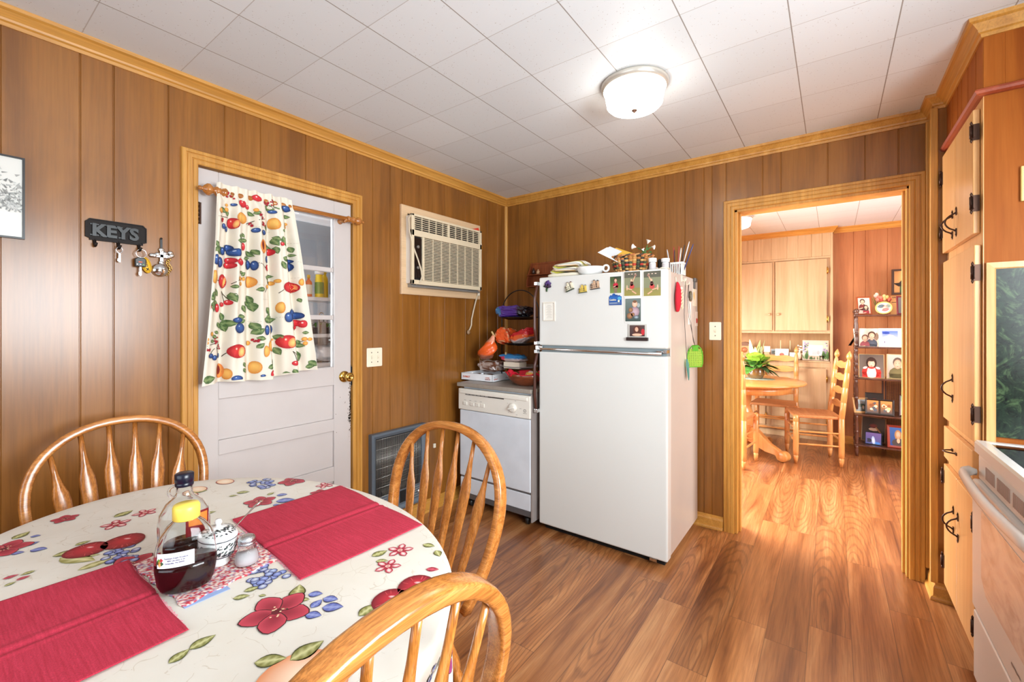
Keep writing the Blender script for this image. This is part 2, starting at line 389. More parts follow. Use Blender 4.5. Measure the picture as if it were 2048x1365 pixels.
CLOTH= [('apple',-1.521,0.253,0.044),('apple',-1.503,0.322,0.046),('grapes',-1.421,0.302,0.05),('flower',-1.349,0.298,0.05),('leaf',-1.547,0.197,-1.54,0.245),('leaf',-1.578,0.241,-1.581,0.272),('pale',-1.523,0.207,-1.438,0.255),('pale',-1.412,0.22,-1.419,0.283),('pale',-1.483,0.245,-1.466,0.269),('flower',-0.889,0.422,0.062),('leaf',-0.899,0.464,-0.942,0.497),('leaf',-0.892,0.469,-0.874,0.482),('blue',-0.893,0.489,-0.871,0.509),('blue',-0.855,0.5,-0.827,0.517),('blue',-0.846,0.469,-0.854,0.497),('blue',-0.829,0.483,-0.797,0.51),('blue',-0.836,0.452,-0.807,0.469),('apple',-0.729,0.645,0.043),('apple',-0.735,0.58,0.04),('leaf',-0.747,0.511,-0.752,0.556),('leaf',-0.757,0.554,-0.766,0.591),('oflower',-0.881,0.722,0.032),('oflower',-0.846,0.657,0.03),('leaf',-0.914,0.662,-0.907,0.703),('leaf',-0.887,0.654,-0.867,0.674),('leaf',-0.9,0.25,-0.911,0.284),('leaf',-0.91,0.282,-0.914,0.325),('leaf',-0.785,0.336,-0.752,0.374),('leaf',-0.742,0.374,-0.74,0.434),('peach',-0.681,0.361,0.075),('leaf',-1.014,0.413,-1.005,0.442),('leaf',-1.006,0.389,-0.989,0.415),('leaf',-0.973,0.426,-0.961,0.435),('bud',-0.764,0.702,-0.739,0.719),('leaf',-0.857,0.777,-0.825,0.788),('leaf',-0.808,0.776,-0.779,0.761),('flower',-1.695,0.131,0.05),('blue',-1.739,0.18,-1.728,0.199),('blue',-1.68,0.16,-1.682,0.191),('blue',-1.647,0.138,-1.634,0.16),('blue',-1.634,0.169,-1.613,0.197),('leaf',-1.756,0.15,-1.786,0.184),('bud',-1.497,0.113,-1.497,0.138),('bud',-1.467,0.13,-1.469,0.153),('leaf',-1.454,0.112,-1.461,0.13),('oflower',-1.651,0.336,0.034),('oflower',-1.681,0.409,0.03),('leaf',-1.716,0.345,-1.734,0.393),('flower',-1.818,0.257,0.03),('slice',-1.776,0.576,0.036),('slice',-1.736,0.538,0.034),('leaf',-1.753,0.554,-1.738,0.593),('slice',-1.781,0.663,0.036),('grapes',-1.655,0.736,0.055),('flower',-1.588,0.81,0.045),('flower',-1.488,0.654,0.045),('leaf',-1.525,0.694,-1.534,0.72),('blue',-1.5,0.712,-1.479,0.738),('blue',-1.45,0.686,-1.417,0.731),('blue',-1.427,0.665,-1.416,0.682),('leaf',-1.619,0.614,-1.605,0.635),('leaf',-1.632,0.642,-1.605,0.673),('leaf',-1.532,0.497,-1.52,0.541),('grapes',-1.032,0.47,0.05),('oflower',-1.455,0.858,0.03),('flower',-1.404,0.81,0.03),('leaf',-1.491,0.162,-1.489,0.138)]
CUR={'plum':[(0.793,1.625,0.015,0.024),(0.823,1.62,0.014,0.025),(0.861,1.691,0.017,0.017),(0.884,1.671,0.027,0.019),(0.973,1.791,0.012,0.012),(1.006,1.785,0.012,0.013),(1.122,1.929,0.023,0.017),(0.949,1.623,0.012,0.024),(0.969,1.62,0.009,0.024),(1.026,1.656,0.009,0.018),(1.142,1.663,0.022,0.011),(1.144,1.633,0.022,0.024),(0.892,1.354,0.023,0.014),(0.9,1.317,0.024,0.025),(1.018,1.306,0.012,0.025),(1.058,1.309,0.016,0.025),(1.128,1.371,0.02,0.026),(1.155,1.396,0.024,0.021),(1.179,1.38,0.032,0.019),(0.777,1.193,0.012,0.011),(0.797,1.183,0.013,0.012),(0.823,1.19,0.007,0.012),(0.888,1.08,0.023,0.015),(0.84,1.789,0.009,0.013),(0.854,1.778,0.007,0.013),(1.056,1.899,0.018,0.009),(0.881,1.897,0.011,0.007),(0.836,1.673,0.012,0.019),(1.002,1.083,0.011,0.007)],'red':[(0.867,1.633,0.019,0.014),(0.904,1.629,0.019,0.017),(0.864,1.61,0.02,0.015),(0.837,1.426,0.012,0.011),(0.86,1.436,0.012,0.012),(1.158,1.134,0.015,0.013),(1.184,1.144,0.014,0.012),(1.181,1.341,0.026,0.018),(1.168,1.317,0.021,0.015),(1.208,1.337,0.018,0.02),(1.097,1.743,0.01,0.01),(0.92,1.705,0.01,0.019),(1.052,1.699,0.018,0.018),(1.032,1.615,0.015,0.017),(0.81,1.409,0.011,0.02),(0.764,1.413,0.008,0.018),(1.05,1.088,0.018,0.02),(0.983,1.951,0.023,0.016),(0.915,1.908,0.018,0.019),(0.94,1.897,0.01,0.011)],'apple':[(0.839,1.534,0.019,0.034),(1.146,1.526,0.041,0.031),(0.892,1.208,0.037,0.034),(1.126,1.245,0.041,0.036),(0.878,1.809,0.02,0.027)],'pear':[(0.913,1.838,0.024,0.027),(1.066,1.841,0.026,0.029),(0.791,1.547,0.021,0.03),(0.956,1.54,0.02,0.028),(1.048,1.229,0.023,0.03),(1.095,1.42,0.017,0.029),(1.016,1.202,0.014,0.028),(0.854,1.103,0.015,0.026),(0.976,1.124,0.021,0.031)],'pit':[(1.002,1.716,0.019,0.035),(0.83,1.119,0.018,0.034)],'orange':[(0.821,1.854,0.01,0.012),(0.852,1.868,0.01,0.01),(0.851,1.888,0.007,0.007),(0.975,1.89,0.009,0.009),(0.902,1.55,0.01,0.011),(0.905,1.526,0.009,0.01),(0.923,1.551,0.009,0.009),(1.063,1.542,0.011,0.011),(1.08,1.554,0.01,0.01),(1.025,1.521,0.008,0.01),(1.127,1.852,0.009,0.008),(1.121,1.835,0.01,0.01),(0.781,1.291,0.009,0.01),(0.756,1.267,0.008,0.009),(0.754,1.251,0.009,0.008),(1.218,1.257,0.011,0.011),(1.222,1.234,0.01,0.011),(1.24,1.256,0.01,0.009),(0.954,1.243,0.009,0.012),(1.073,1.257,0.005,0.006),(1.193,1.556,0.012,0.019)],'berry':[(0.866,1.934,0.016,0.014),(1.063,1.943,0.019,0.014),(0.995,1.859,0.009,0.015),(1.008,1.827,0.008,0.01),(0.807,1.261,0.014,0.014),(0.824,1.234,0.008,0.013),(0.974,1.256,0.009,0.006),(0.83,1.817,0.009,0.009),(1.028,1.934,0.01,0.008),(0.957,1.817,0.009,0.009),(0.762,1.22,0.009,0.007)]}
CLV= [(0.81,1.676,30,0.013),(0.827,1.671,-20,0.012),(0.796,1.696,-60,0.008),(0.836,1.861,-20,0.009),(0.857,1.852,-80,0.007),(0.956,1.869,-30,0.008),(0.982,1.878,20,0.008),(1.042,1.915,-10,0.011),(1.076,1.926,-40,0.007),(1.028,1.813,-80,0.009),(0.905,1.747,-70,0.007),(0.921,1.759,-50,0.006),(0.927,1.736,10,0.008),(0.905,1.728,0,0.008),(1.042,1.722,-20,0.01),(1.07,1.748,-60,0.01),(1.077,1.767,-20,0.009),(1.073,1.709,-80,0.009),(1.111,1.758,-70,0.013),(1.127,1.889,0,0.008),(1.113,1.813,-10,0.006),(0.953,1.675,-30,0.01),(0.972,1.684,-60,0.008),(0.943,1.653,20,0.008),(1.105,1.636,-60,0.011),(1.123,1.668,-20,0.011),(1.153,1.723,-70,0.008),(1.157,1.694,0,0.006),(0.924,1.575,40,0.007),(0.881,1.511,0,0.007),(0.911,1.581,0,0.006),(0.875,1.46,-70,0.012),(0.79,1.462,-70,0.01),(0.804,1.479,-60,0.009),(0.776,1.452,-30,0.009),(0.787,1.414,-80,0.012),(0.801,1.434,-30,0.007),(0.911,1.37,0,0.01),(0.927,1.408,-60,0.01),(0.845,1.323,-70,0.012),(0.86,1.339,0,0.013),(0.839,1.369,-70,0.01),(0.918,1.35,20,0.008),(1.035,1.397,-50,0.013),(1.042,1.372,0,0.012),(1.059,1.354,20,0.012),(1.028,1.354,-20,0.012),(0.975,1.322,-60,0.012),(0.985,1.301,30,0.012),(0.995,1.266,-10,0.009),(0.992,1.231,40,0.009),(0.956,1.454,-60,0.011),(0.965,1.42,-80,0.012),(0.946,1.433,-30,0.009),(0.992,1.505,10,0.009),(1.098,1.267,-20,0.012),(1.091,1.198,-60,0.011),(1.194,1.167,-70,0.014),(1.222,1.291,0,0.007),(1.202,1.223,-10,0.01),(1.198,1.239,-70,0.007),(1.261,1.125,-30,0.012),(1.249,1.11,10,0.01),(1.127,1.082,0,0.008),(1.16,1.087,-60,0.009),(1.056,1.146,-50,0.009),(1.042,1.126,20,0.01),(0.77,1.088,10,0.014),(0.821,1.329,-60,0.008),(0.924,1.141,-60,0.007),(0.924,1.114,-50,0.007),(1.035,1.564,-20,0.009),(1.056,1.577,0,0.007),(1.039,1.543,-40,0.007),(0.798,1.277,-40,0.007),(0.787,1.258,-10,0.006),(0.81,1.297,-20,0.006),(1.191,1.461,-70,0.006),(0.746,1.304,-10,0.004)]
CST= [(0.807,1.825,0.863,1.833),(0.937,1.817,1.018,1.855),(0.869,1.523,0.93,1.562),(0.978,1.633,1.018,1.613),(0.836,1.488,0.851,1.436),(0.836,1.488,0.866,1.443),(1.146,1.196,1.164,1.143),(1.146,1.196,1.187,1.149),(1.084,1.493,1.105,1.512),(0.842,1.184,0.857,1.203),(0.74,1.231,0.827,1.25),(0.81,1.535,0.821,1.536),(1.187,1.228,1.241,1.26),(1.012,1.492,1.056,1.552),(0.776,1.201,0.798,1.225),(0.821,1.198,0.81,1.231)]
# ------------------------------------------------------------------ floor and ceilings
mb = MB().box(-2.46, 2.0, -2.0, 6.62, -.05, 0); o = mb.build('floor', M_floor); struct(o)
# keep texture space in room coordinates
def worldtex(o):
    d = o.location.copy(); o.data.transform(Matrix.Translation(d)); o.location = (0, 0, 0); return o
worldtex(o)
o = worldtex(struct(MB().box(-2.46, 1.2, -2.1, 3.16, ZC, ZC+.05).build('ceiling', M_ceil)))
o = worldtex(struct(MB().box(-2.46, 2.1, 3.16, 6.62, ZC, ZC+.05).build('ceiling_dining', M_ceil)))

# ------------------------------------------------------------------ panelled walls
def panel_patch(mb, f, u0, u1, z0, z1, gr, th=.11):
    # f(u, z, h): h out of the wall towards the room
    g = sorted(x for x in gr if u0+.012 < x < u1-.012); us = []
    us.append((u0, 0))
    for x in g: us += [(x-.0035, 0), (x-.0012, -.004), (x+.0012, -.004), (x+.0035, 0)]
    us.append((u1, 0)); vs = []; fs = []
    for u, h in us: vs += [f(u, z0, h), f(u, z1, h)]
    k = len(us)
    for i in range(k-1): fs.append((2*i, 2*i+2, 2*i+3, 2*i+1))
    b = [f(u0, z0, -th), f(u0, z1, -th), f(u1, z0, -th), f(u1, z1, -th)]; n = len(vs); vs += b
    fs += [(n, n+1, n+3, n+2), (0, 1, n+1, n), (2*k-2, n+2, n+3, 2*k-1), (1, 2*k-1, n+3, n+1), (0, n, n+2, 2*k-2)]
    mb.add(vs, fs)
GL = [-1.88, -1.74, -1.6, -1.3, -1.16, -.98, -.8, -.63, -.38, -.22, -.02, .171, .372, .469, .649, .868, 1.03, 1.266, 1.517, 1.70, 1.835, 1.936, 2.084, 2.178, 2.333, 2.562, 2.735, 2.834, 2.974]
GB = [-2.209, -2.093, -1.923, -1.822, -1.711, -1.578, -1.397, -1.238, -1.107, -.946, -.812, -.691, -.641, -.557, -.505, -.351, -.254, -.025, .142, .281]
mb = MB(); F = onx(XL)
for a in ((-2.1, .75, 0, ZC), (.75, 1.56, 2.065, ZC), (1.56, YB, 0, ZC)): panel_patch(mb, F, a[0], a[1], a[2], a[3], GL)
worldtex(struct(mb.build('wall_left', M_panel)))
mb = MB(); F = ony(YB)
for a in ((-2.34, -.495, 0, ZC), (-.495, .318, 2.062, ZC), (.318, .42, 0, ZC)): panel_patch(mb, F, a[0], a[1], a[2], a[3], GB)
worldtex(struct(mb.build('wall_back', M_panel)))
# short return beside the pantry
mb = MB(); panel_patch(mb, lambda a, b, h: Vector((.405-h, a, b)), 2.93, YB, 0, ZC, [3.0], th=.05)
panel_patch(mb, ony(2.9285), .4045, 1.15, 0, ZC, [], th=.02); mb.box(.42, 1.2, 2.96, 3.18, 0, ZC)
worldtex(struct(mb.build('wall_return', M_panel)))
mb = MB(); F = lambda a, b, h: Vector((1.1-h, a, b))
for a in ((-2.1, .1, 0, ZC), (.1, 1.4, 0, 1.0), (.1, 1.4, 2.0, ZC), (1.4, 2.93, 0, ZC)): panel_patch(mb, F, a[0], a[1], a[2], a[3], [-2.0, -1.6, -1.2, -.9, -.5, -.1, .3, .6, 1.0, 1.4])
worldtex(struct(mb.build('wall_right', M_panel)))
mb = MB(); F = lambda a, b, h: Vector((a, -2.0+h, b))
for a in ((-2.45, -2.0, 0, ZC), (-2.0, .6, 0, .8), (-2.0, .6, 2.2, ZC), (.6, 1.2, 0, ZC)): panel_patch(mb, F, a[0], a[1], a[2], a[3], [-2.1, -1.7, -1.3, -.9, -.5, -.1, .3, .8])
worldtex(struct(mb.build('wall_rear', M_panel)))
def win(n, pts, axis_pts):
    mb = MB()
    for b in axis_pts: mb.box(*b)
    return struct(mb.build(n, M_trim))
win('window_1', None, [(-2.06, -2.0, -2.08, -1.97, .74, 2.26), (.6, .66, -2.08, -1.97, .74, 2.26), (-2.06, .66, -2.08, -1.97, .74, .8), (-2.06, .66, -2.08, -1.97, 2.2, 2.26), (-.73, -.67, -2.06, -2.0, .8, 2.2), (-2.0, .6, -2.05, -2.02, 1.48, 1.52)])
win('window_2', None, [(1.07, 1.18, .04, .1, .94, 2.06), (1.07, 1.18, 1.4, 1.46, .94, 2.06), (1.07, 1.18, .04, 1.46, .94, 1.0), (1.07, 1.18, .04, 1.46, 2.0, 2.06), (1.1, 1.14, .1, 1.4, 1.48, 1.52)])
# dining room walls
mb = MB(); GF = [-.931, -.775, -.677, -.524, -.365, -.266, -.112, .185, .289, .474, .62, .8, 1.0, 1.2, 1.5, 1.7]
panel_patch(mb, ony(6.2), 0.0, 2.1, 0, ZC, GF, th=.3); worldtex(struct(mb.build('wall_far', M_panel2)))
mb = MB(); F = onx(-1.9)
for a in ((3.17, 3.35, 0, ZC), (3.35, 4.85, 0, .35), (3.35, 4.85, 1.9, ZC), (4.85, 6.6, 0, ZC)): panel_patch(mb, F, a[0], a[1], a[2], a[3], [3.4, 3.7, 5.7, 5.9], th=.08)
worldtex(struct(mb.build('wall_dining_left', M_panel2)))
mb = MB(); F = lambda a, b, h: Vector((2.0-h, a, b))
for a in ((3.17, 3.4, 0, ZC), (3.4, 4.8, 0, .7), (3.4, 4.8, 2.1, ZC), (4.8, 6.3, 0, ZC)): panel_patch(mb, F, a[0], a[1], a[2], a[3], [3.4, 5.7, 5.9], th=.08)
worldtex(struct(mb.build('wall_dining_right', M_panel2)))
mb = MB(); F = lambda a, b, h: Vector((a, YB+.12+h, b))
for a in ((-2.0, -.495, 0, ZC), (-.495, .318, 2.062, ZC), (.318, 2.1, 0, ZC)): panel_patch(mb, F, a[0], a[1], a[2], a[3], [-1.6, -1.2, -.9, .6, 1.0, 1.4], th=.01)
worldtex(struct(mb.build('wall_dining_front', M_panel2)))
struct(MB().box(-1.98, -1.9, 3.29, 3.35, .29, 1.96).box(-1.98, -1.9, 4.85, 4.91, .29, 1.96).box(-1.98, -1.9, 3.35, 4.85, 1.9, 1.96).box(-1.98, -1.9, 3.35, 4.85, .29, .35).box(-1.96, -1.93, 4.08, 4.12, .35, 1.9).build('window_3', M_trim))
struct(MB().box(1.99, 2.08, 3.34, 3.4, .64, 2.16).box(1.99, 2.08, 4.8, 4.86, .64, 2.16).box(1.99, 2.08, 3.4, 4.8, 2.1, 2.16).box(1.99, 2.08, 3.4, 4.8, .64, .7).build('window_4', M_trim))

# ------------------------------------------------------------------ crown, corner and base mouldings
CR = [(0, -.062), (.007, -.062), (.009, -.050), (.016, -.046), (.018, -.038), (.034, -.018), (.044, -.013), (.046, 0), (0, 0)]
def molding(name, pts, prof, n, side, mat, loop=False):
    return struct(MB().molding(pts, prof, n, side, 0, loop).build(name, mat))
molding('trim_1', [(XL, -2.0, ZC), (XL, YB, ZC), (.405, YB, ZC), (.405, 2.93, ZC), (.442, 2.93, ZC), (.442, 2.30, ZC), (1.1, 2.30, ZC)], CR, (0, 0, 1), -1, M_trimy)
SH = [(0, 0), (.026, 0), (.026, .008), (.022, .017), (.014, .021), (.013, .058), (.010, .066), (.006, .070), (.005, .082), (0, .084)]
molding('baseboard_left', [(XL, -2.0, 0), (XL, .695, 0)], SH, (0, 0, 1), -1, M_trimy)
molding('baseboard_left_far', [(XL, 1.617, 0), (XL, YB, 0), (-.573, YB, 0)], SH, (0, 0, 1), -1, M_trimy)
molding('baseboard_return', [(.405, YB, 0), (.405, 2.93, 0), (.47, 2.93, 0)], SH, (0, 0, 1), -1, M_trimy)
molding('baseboard_far', [(0.0, 6.2, 0), (2.0, 6.2, 0)], SH, (0, 0, 1), -1, M_trimx)
molding('trim_2', [(-1.9, 6.1, ZC), (-.0, 6.1, ZC), (0.0, 6.2, ZC), (2.0, 6.2, ZC)], CR, (0, 0, 1), -1, M_trimx)
struct(MB().poly([(XL, YB, 0), (XL+.02, YB, 0), (XL+.017, YB-.009, 0), (XL+.009, YB-.017, 0), (XL, YB-.02, 0)], (0, 0, 1), .08, ZC-.06).build('trim_3', M_trim, bevel=.001))
struct(MB().box(.387, .405, 2.95, 2.975, .08, ZC-.06).box(.382, .41, 2.918, 2.945, .08, ZC-.055).build('trim_4', M_trim, bevel=.004))
struct(MB().box(.385, .405, 3.072, YB, .08, ZC-.06).build('trim_5', M_trim, bevel=.005))
# casings: boards with two fluted grooves, mitred
CS = [(0, 0), (0, .014), (.004, .017), (.018, .017), (.020, .0135), (.023, .013), (.025, .017), (.040, .017), (.042, .013), (.045, .013), (.047, .018), (.060, .018), (.063, .014), (.064, 0)]
molding('trim_6', [(XL, .757, 0), (XL, .757, 2.062), (XL, 1.553, 2.062), (XL, 1.553, 0)], CS, (1, 0, 0), 1, M_trim)
molding('trim_7', [(-.507, YB, 0), (-.507, YB, 2.066), (.322, YB, 2.066), (.322, YB, 0)], CS, (0, -1, 0), 1, M_trim)
# jambs
struct(MB().box(-.507, -.49, YB-.004, YB+.13, 0, 2.066).box(.312, .33, YB-.004, YB+.13, 0, 2.066).box(-.507, .33, YB-.004, YB+.13, 2.05, 2.068).box(-.49, -.478, YB+.04, YB+.075, 0, 2.05).box(.300, .312, YB+.04, YB+.075, 0, 2.05).build('door_2', M_trim, bevel=.002))
struct(MB().box(XL-.12, XL+.004, .745, .757, 0, 2.075).box(XL-.12, XL+.004, 1.553, 1.565, 0, 2.075).box(XL-.12, XL+.004, .745, 1.565, 2.062, 2.075).box(XL-.12, XL, .757, 1.553, -.01, .015).build('trim_8', M_trim, bevel=.001))

# ------------------------------------------------------------------ back door with nine-light top
def slab():
    mb = MB(); x0, x1 = XL-.045, XL-.004; Y0, Y1 = .761, 1.549; a, b = .845, 1.440
    mb.box(x0, x1, Y0, a, .012, 2.055).box(x0, x1, b, Y1, .012, 2.055)
    for z0, z1 in ((.012, .20), (.42, .505), (.713, .783), (.98, 1.087), (1.951, 2.055)): mb.box(x0, x1, a, b, z0, z1)
    for z0, z1 in ((.20, .42), (.505, .713), (.783, .98)): mb.box(x0+.012, x1-.012, a, b, z0, z1)
    for z in (1.375, 1.652): mb.box(x0+.004, x1-.006, a, b, z-.013, z+.013)
    mb.box(x0+.004, x1-.006, 1.13, 1.156, 1.087, 1.951)
    return mb
dr = struct(slab().build('door_1', M_door, bevel=.003)); ORG[dr.name] = dr.location.copy()
def child(mb, name, mats, parent, **k): return mb.build(name, mats, parent, **k)
for i, z in enumerate((1.087, 1.388, 1.665)):
    for y0, y1 in ((.845, 1.13), (1.156, 1.44)):
        child(MB().box(XL-.026, XL-.022, y0, y1, z, (1.362, 1.639, 1.951)[i]), 'window_pane', M_gl, dr)
kb = child(MB().lathe([(.0, 0), (.033, 0), (.033, .006), (.024, .010), (.012, .014), (.011, .034), (.020, .040), (.026, .050), (.027, .060), (.022, .068), (.012, .071), (.010, .066), (.0, .066)], (XL-.004, 1.503, 1.025), 24, axis=(1, 0, 0)), 'door_knob', M_brass, dr)
child(MB().box(XL-.03, XL-.0035, 1.5485, 1.5515, .96, 1.09).box(XL-.02, XL+.004, 1.5500, 1.556, .97, 1.08), 'latch_plate', M_dark, dr)
for z in (1.845, .25):
    h = MB().box(XL-.006, XL-.001, .757, .774, z-.05, z+.05)
    for k in range(5): h.lathe([(.0055, 0), (.0055, .018)], (XL+.006, .760, z-.048+k*.0195), 10)
    child(h, 'hinge', M_bronze, dr)
# grime on the door edge: dark worn patches where the paint is off
g = MB(); random.seed(4); f = onx(XL-.004)
for k in range(150):
    z = random.gauss(.82, .065); y = 1.548-abs(random.gauss(0, .007)); r = random.uniform(.0008, .0036)
    if y > 1.5495-r: y = 1.5485-r
    g.disc(f, y, z, r, r*random.uniform(.8, 2.6), random.uniform(-.4, .4), (88, 76, 66), (120, 104, 92), 1, 7, 1, .25, 3)
for k in range(7): g.disc(f, random.uniform(1.45, 1.53), random.uniform(.7, 1.0), .002, .003, 0, (110, 96, 86), None, 1, 6, 1)
child(g, 'worn_paint', [M_matte, M_matte], dr)

# ------------------------------------------------------------------ porch seen through the door glass
M_porch = plain('porch_paint', (226, 230, 234), .6); M_pgrey = plain('porch_grey', (150, 160, 168), .7)
struct(MB().box(-3.55, -3.5, .3, 3.3, -.1, 2.3).build('wall_porch', M_pgrey))
struct(MB().box(-3.5, -2.46, .3, 3.3, 2.3, 2.34).build('ceiling_porch', M_pgrey))
struct(MB().box(-3.5, -2.46, .3, 3.3, -.1, -.02).build('floor_porch', M_pgrey))
struct(MB().molding([(-3.5, .3, 2.3), (-3.5, 3.3, 2.3)], [(0, -.12), (.02, -.12), (.03, -.08), (.06, -.05), (.09, -.03), (.1, 0), (0, 0)], (0, 0, 1), -1, 0).build('trim_9', M_porch))
struct(MB().box(-3.5, -2.5, 1.30, 1.34, 2.27, 2.3).box(-3.5, -2.5, 2.1, 2.14, 2.27, 2.3).build('trim_10', M_porch))
sh = thing('porch_shelf', 'white shelving unit standing on the porch behind the door glass', 'shelf', (-2.95, 1.75, -.02))
for z in (.5, .8, 1.07, 1.27, 1.52): MB().box(-3.1, -2.8, 1.35, 2.15, z-.022, z).build('shelf_board', M_porch, sh)
for y in (1.37, 2.13): MB().box(-3.1, -2.82, y-.012, y+.012, -.02, 1.75).build('side_panel', M_porch, sh)
MB().box(-3.1, -3.09, 1.38, 2.12, .02, 1.38).build('back_panel', M_porch, sh)
def bottle(name, x, y, z, r, h, body, capc, label, neck=.35, band=None, trig=False):
    t = thing(name, label, 'bottle', (x, y, z))
    MB().lathe([(0, 0), (r*.95, 0), (r, .01), (r, h*.62), (r*.9, h*.70), (r*neck, h*.8), (r*neck, h*.86)], (x, y, z), 16).build('bottle_body', plain(name+'_plastic%d' % (len(MATS)), body, .35), t)
    if band: MB().lathe([(r*1.01, h*.15), (r*1.02, h*.16), (r*1.02, h*.56), (r*1.01, h*.57)], (x, y, z), 16, cap=False).build('bottle_label', plain('band%d' % len(MATS), band, .4), t)
    c = MB().lathe([(r*neck*1.3, h*.85), (r*neck*1.3, h), (r*neck*.9, h*1.01)], (x, y, z), 12)
    if trig: c.box(x-.01, x+.05, y-.01, y+.01, z+h*.95, z+h*1.03)
    c.build('bottle_cap', plain('cap%d' % len(MATS), capc, .35), t)
    return t
bottle('spray_bottle', -2.9, 1.590, 1.52, .022, .155, (235, 110, 40), (240, 190, 40), 'small orange spray bottle with yellow top seen through the door glass', band=(250, 245, 230))
bottle('cleaner_bottle', -2.88, 1.655, 1.52, .029, .19, (238, 208, 30), (225, 225, 222), 'yellow cleaner bottle with grey cap beside the small orange spray bottle', .8, band=(120, 150, 60))
bottle('detergent_bottle', -2.93, 1.722, 1.52, .026, .21, (236, 200, 20), (230, 200, 30), 'tall plain yellow bottle between two bottles on the porch shelf', .5)
bottle('bleach_bottle', -2.9, 1.785, 1.52, .034, .20, (240, 242, 246), (240, 242, 246), 'white and blue bottle, rightmost behind the door glass', .4, band=(70, 110, 190), trig=True)
bottle('shaker_bottle', -3.0, 1.56, 1.52, .02, .12, (150, 130, 110), (90, 80, 70), 'dull brown small bottle half hidden by the curtain edge, on the porch shelf')
t = thing('padlock_box', 'grey padlock shaped key box standing on the white porch shelf', 'lock box', (-2.86, 1.66, 1.30))
MB().box(-2.88, -2.85, 1.632, 1.692, 1.27, 1.355).build('lock_body', plain('lock_grey', (130, 130, 130), .4, .4), t, bevel=.006)
MB().tube([(-2.865, 1.645, 1.35)]+[(-2.865, 1.662-.017*math.cos(a), 1.40+.018*math.sin(a)) for a in [PI*k/8 for k in range(9)]]+[(-2.865, 1.679, 1.35)], .004).build('shackle', M_chrome, t)
# crumpled bags and pots on the lower porch shelves
def pillow(name, o, sx, sy, sz, pal, seed, mat=None, rotz=0, tilt=0, label=None, cat=None, parent=None, nseg=26, nr=14, e=.55, wr=.10, pat=None, group=None, crumple=0):
    random.seed(seed); vs, fs = sphere((0, 0, 0), 1, 1, 1, nseg, nr); mb = MB(); cs = []
    ph = [random.uniform(0, 6.28) for _ in range(8)]
    def sp(x, k): return math.copysign(abs(x)**k, x)
    out = []
    for v in vs:
        n = sum(math.sin((2.2+i)*(v.x*math.cos(ph[i])+v.y*math.sin(ph[i])+.8*v.z*math.cos(2*ph[i]))+ph[i]*3) for i in range(6))/6
        p = Vector((sp(v.x, e)*sx/2, sp(v.y, e)*sy/2, sp(v.z, .8)*sz/2))*(1+wr*n*1.6)
        if crumple: p = p*(1+random.uniform(-crumple, crumple))+Vector((0, 0, sz*.10*abs(math.sin(7*v.x+3*v.y+seed))*(v.z > 0)))
        out.append(p)
        c = pat(v) if pat else pal[int((n*.5+.5)*len(pal)*.999) % len(pal)]
        cs.append(lin(c))
    M = Matrix.Translation(o) @ Matrix.Rotation(rotz, 4, 'Z') @ Matrix.Rotation(tilt, 4, 'Y')
    mb.add([M @ p for p in out], fs, 0, not crumple, cs)
    ob = mb.build(name, mat or M_foil, parent)
    if label: tag(ob, label, cat, group)
    return ob
pillow('plastic_bag', (-2.93, 1.72, 1.132), .16, .2, .12, [(225, 230, 235), (180, 190, 200), (240, 244, 248), (120, 130, 140)], 3, label='crumpled clear plastic bag on the lower porch shelf', cat='bag')
t = thing('seedling_tray', 'dark tray of green seedlings on the porch shelf behind the glass', 'plant', (-2.93, 1.75, 1.27))
MB().box(-3.0, -2.86, 1.63, 1.87, 1.271, 1.315).build('tray', plain('tray_dark', (60, 60, 60), .5), t, bevel=.004)
lf = MB(); random.seed(9)
for k in range(40):
    x, y = random.uniform(-2.99, -2.87), random.uniform(1.64, 1.86); a = random.uniform(0, 6.28); r = random.uniform(.03, .055)
    p = Vector((x, y, 1.31)); q = p+Vector((math.cos(a)*r, math.sin(a)*r, random.uniform(.01, .04))); m = (p+q)/2+Vector((0, 0, .02)); w = Vector((-math.sin(a), math.cos(a), 0))*r*.22
    lf.add([p, m+w, q, m-w], [(0, 1, 2, 3)])
lf.build('leaves', plain('seedling_green', (70, 150, 60), .5, var=.3), t)
# ------------------------------------------------------------------ left wall fittings
t = thing('framed_drawing', 'black framed pencil drawing of a cabin under trees, on the left wall', 'picture', (XL, .03, 1.637))
MB().molding([(XL, -.17, 1.637), (XL, .228, 1.637), (XL, .228, 1.926), (XL, -.17, 1.926)], [(0, 0), (0, .016), (-.006, .016), (-.006, 0)], (1, 0, 0), -1, loop=True).build('frame', M_black, t)
mb = MB(); f = onx(XL+.010); mb.rect(f, -.17, 1.637, .226, 1.924, (214, 213, 206), 0, 0)
random.seed(2)
for k in range(900):
    y = random.uniform(-.16, .218); z = 1.735+abs(random.gauss(0, .055)); z = min(z, 1.915)
    if z < 1.735+.0 or (y < .10 and z < 1.79): continue
    g = random.randint(95, 190)
    mb.disc(f, y, z, random.uniform(.003, .009), random.uniform(.0015, .004), random.uniform(0, 3), (g, g, g-4), None, 1+k*.01, 6, 1, .3, 3, mi=0)
mb.rect(f, -.14, 1.72, .110, 1.79, (212, 211, 206), 8, 0); mb.add([f(-.15, 1.788, .004), f(.13, 1.788, .004), f(.06, 1.85, .004), f(-.15, 1.85, .004)], [(0, 1, 2, 3)], 0, False, lin((190, 189, 184)))
for k in range(26): mb.disc(f, random.uniform(.08, .13), 1.722+abs(random.gauss(0, .006)), .006, .002, random.uniform(-1, 1), (110, 110, 108), None, 9, 5, 1, mi=0)
for k in range(14): mb.line(f, -.15, 1.655+k*.004, .2, 1.657+k*.004, .0005, (215, 214, 208), 2, 0)
mb.build('drawing', M_print, t)
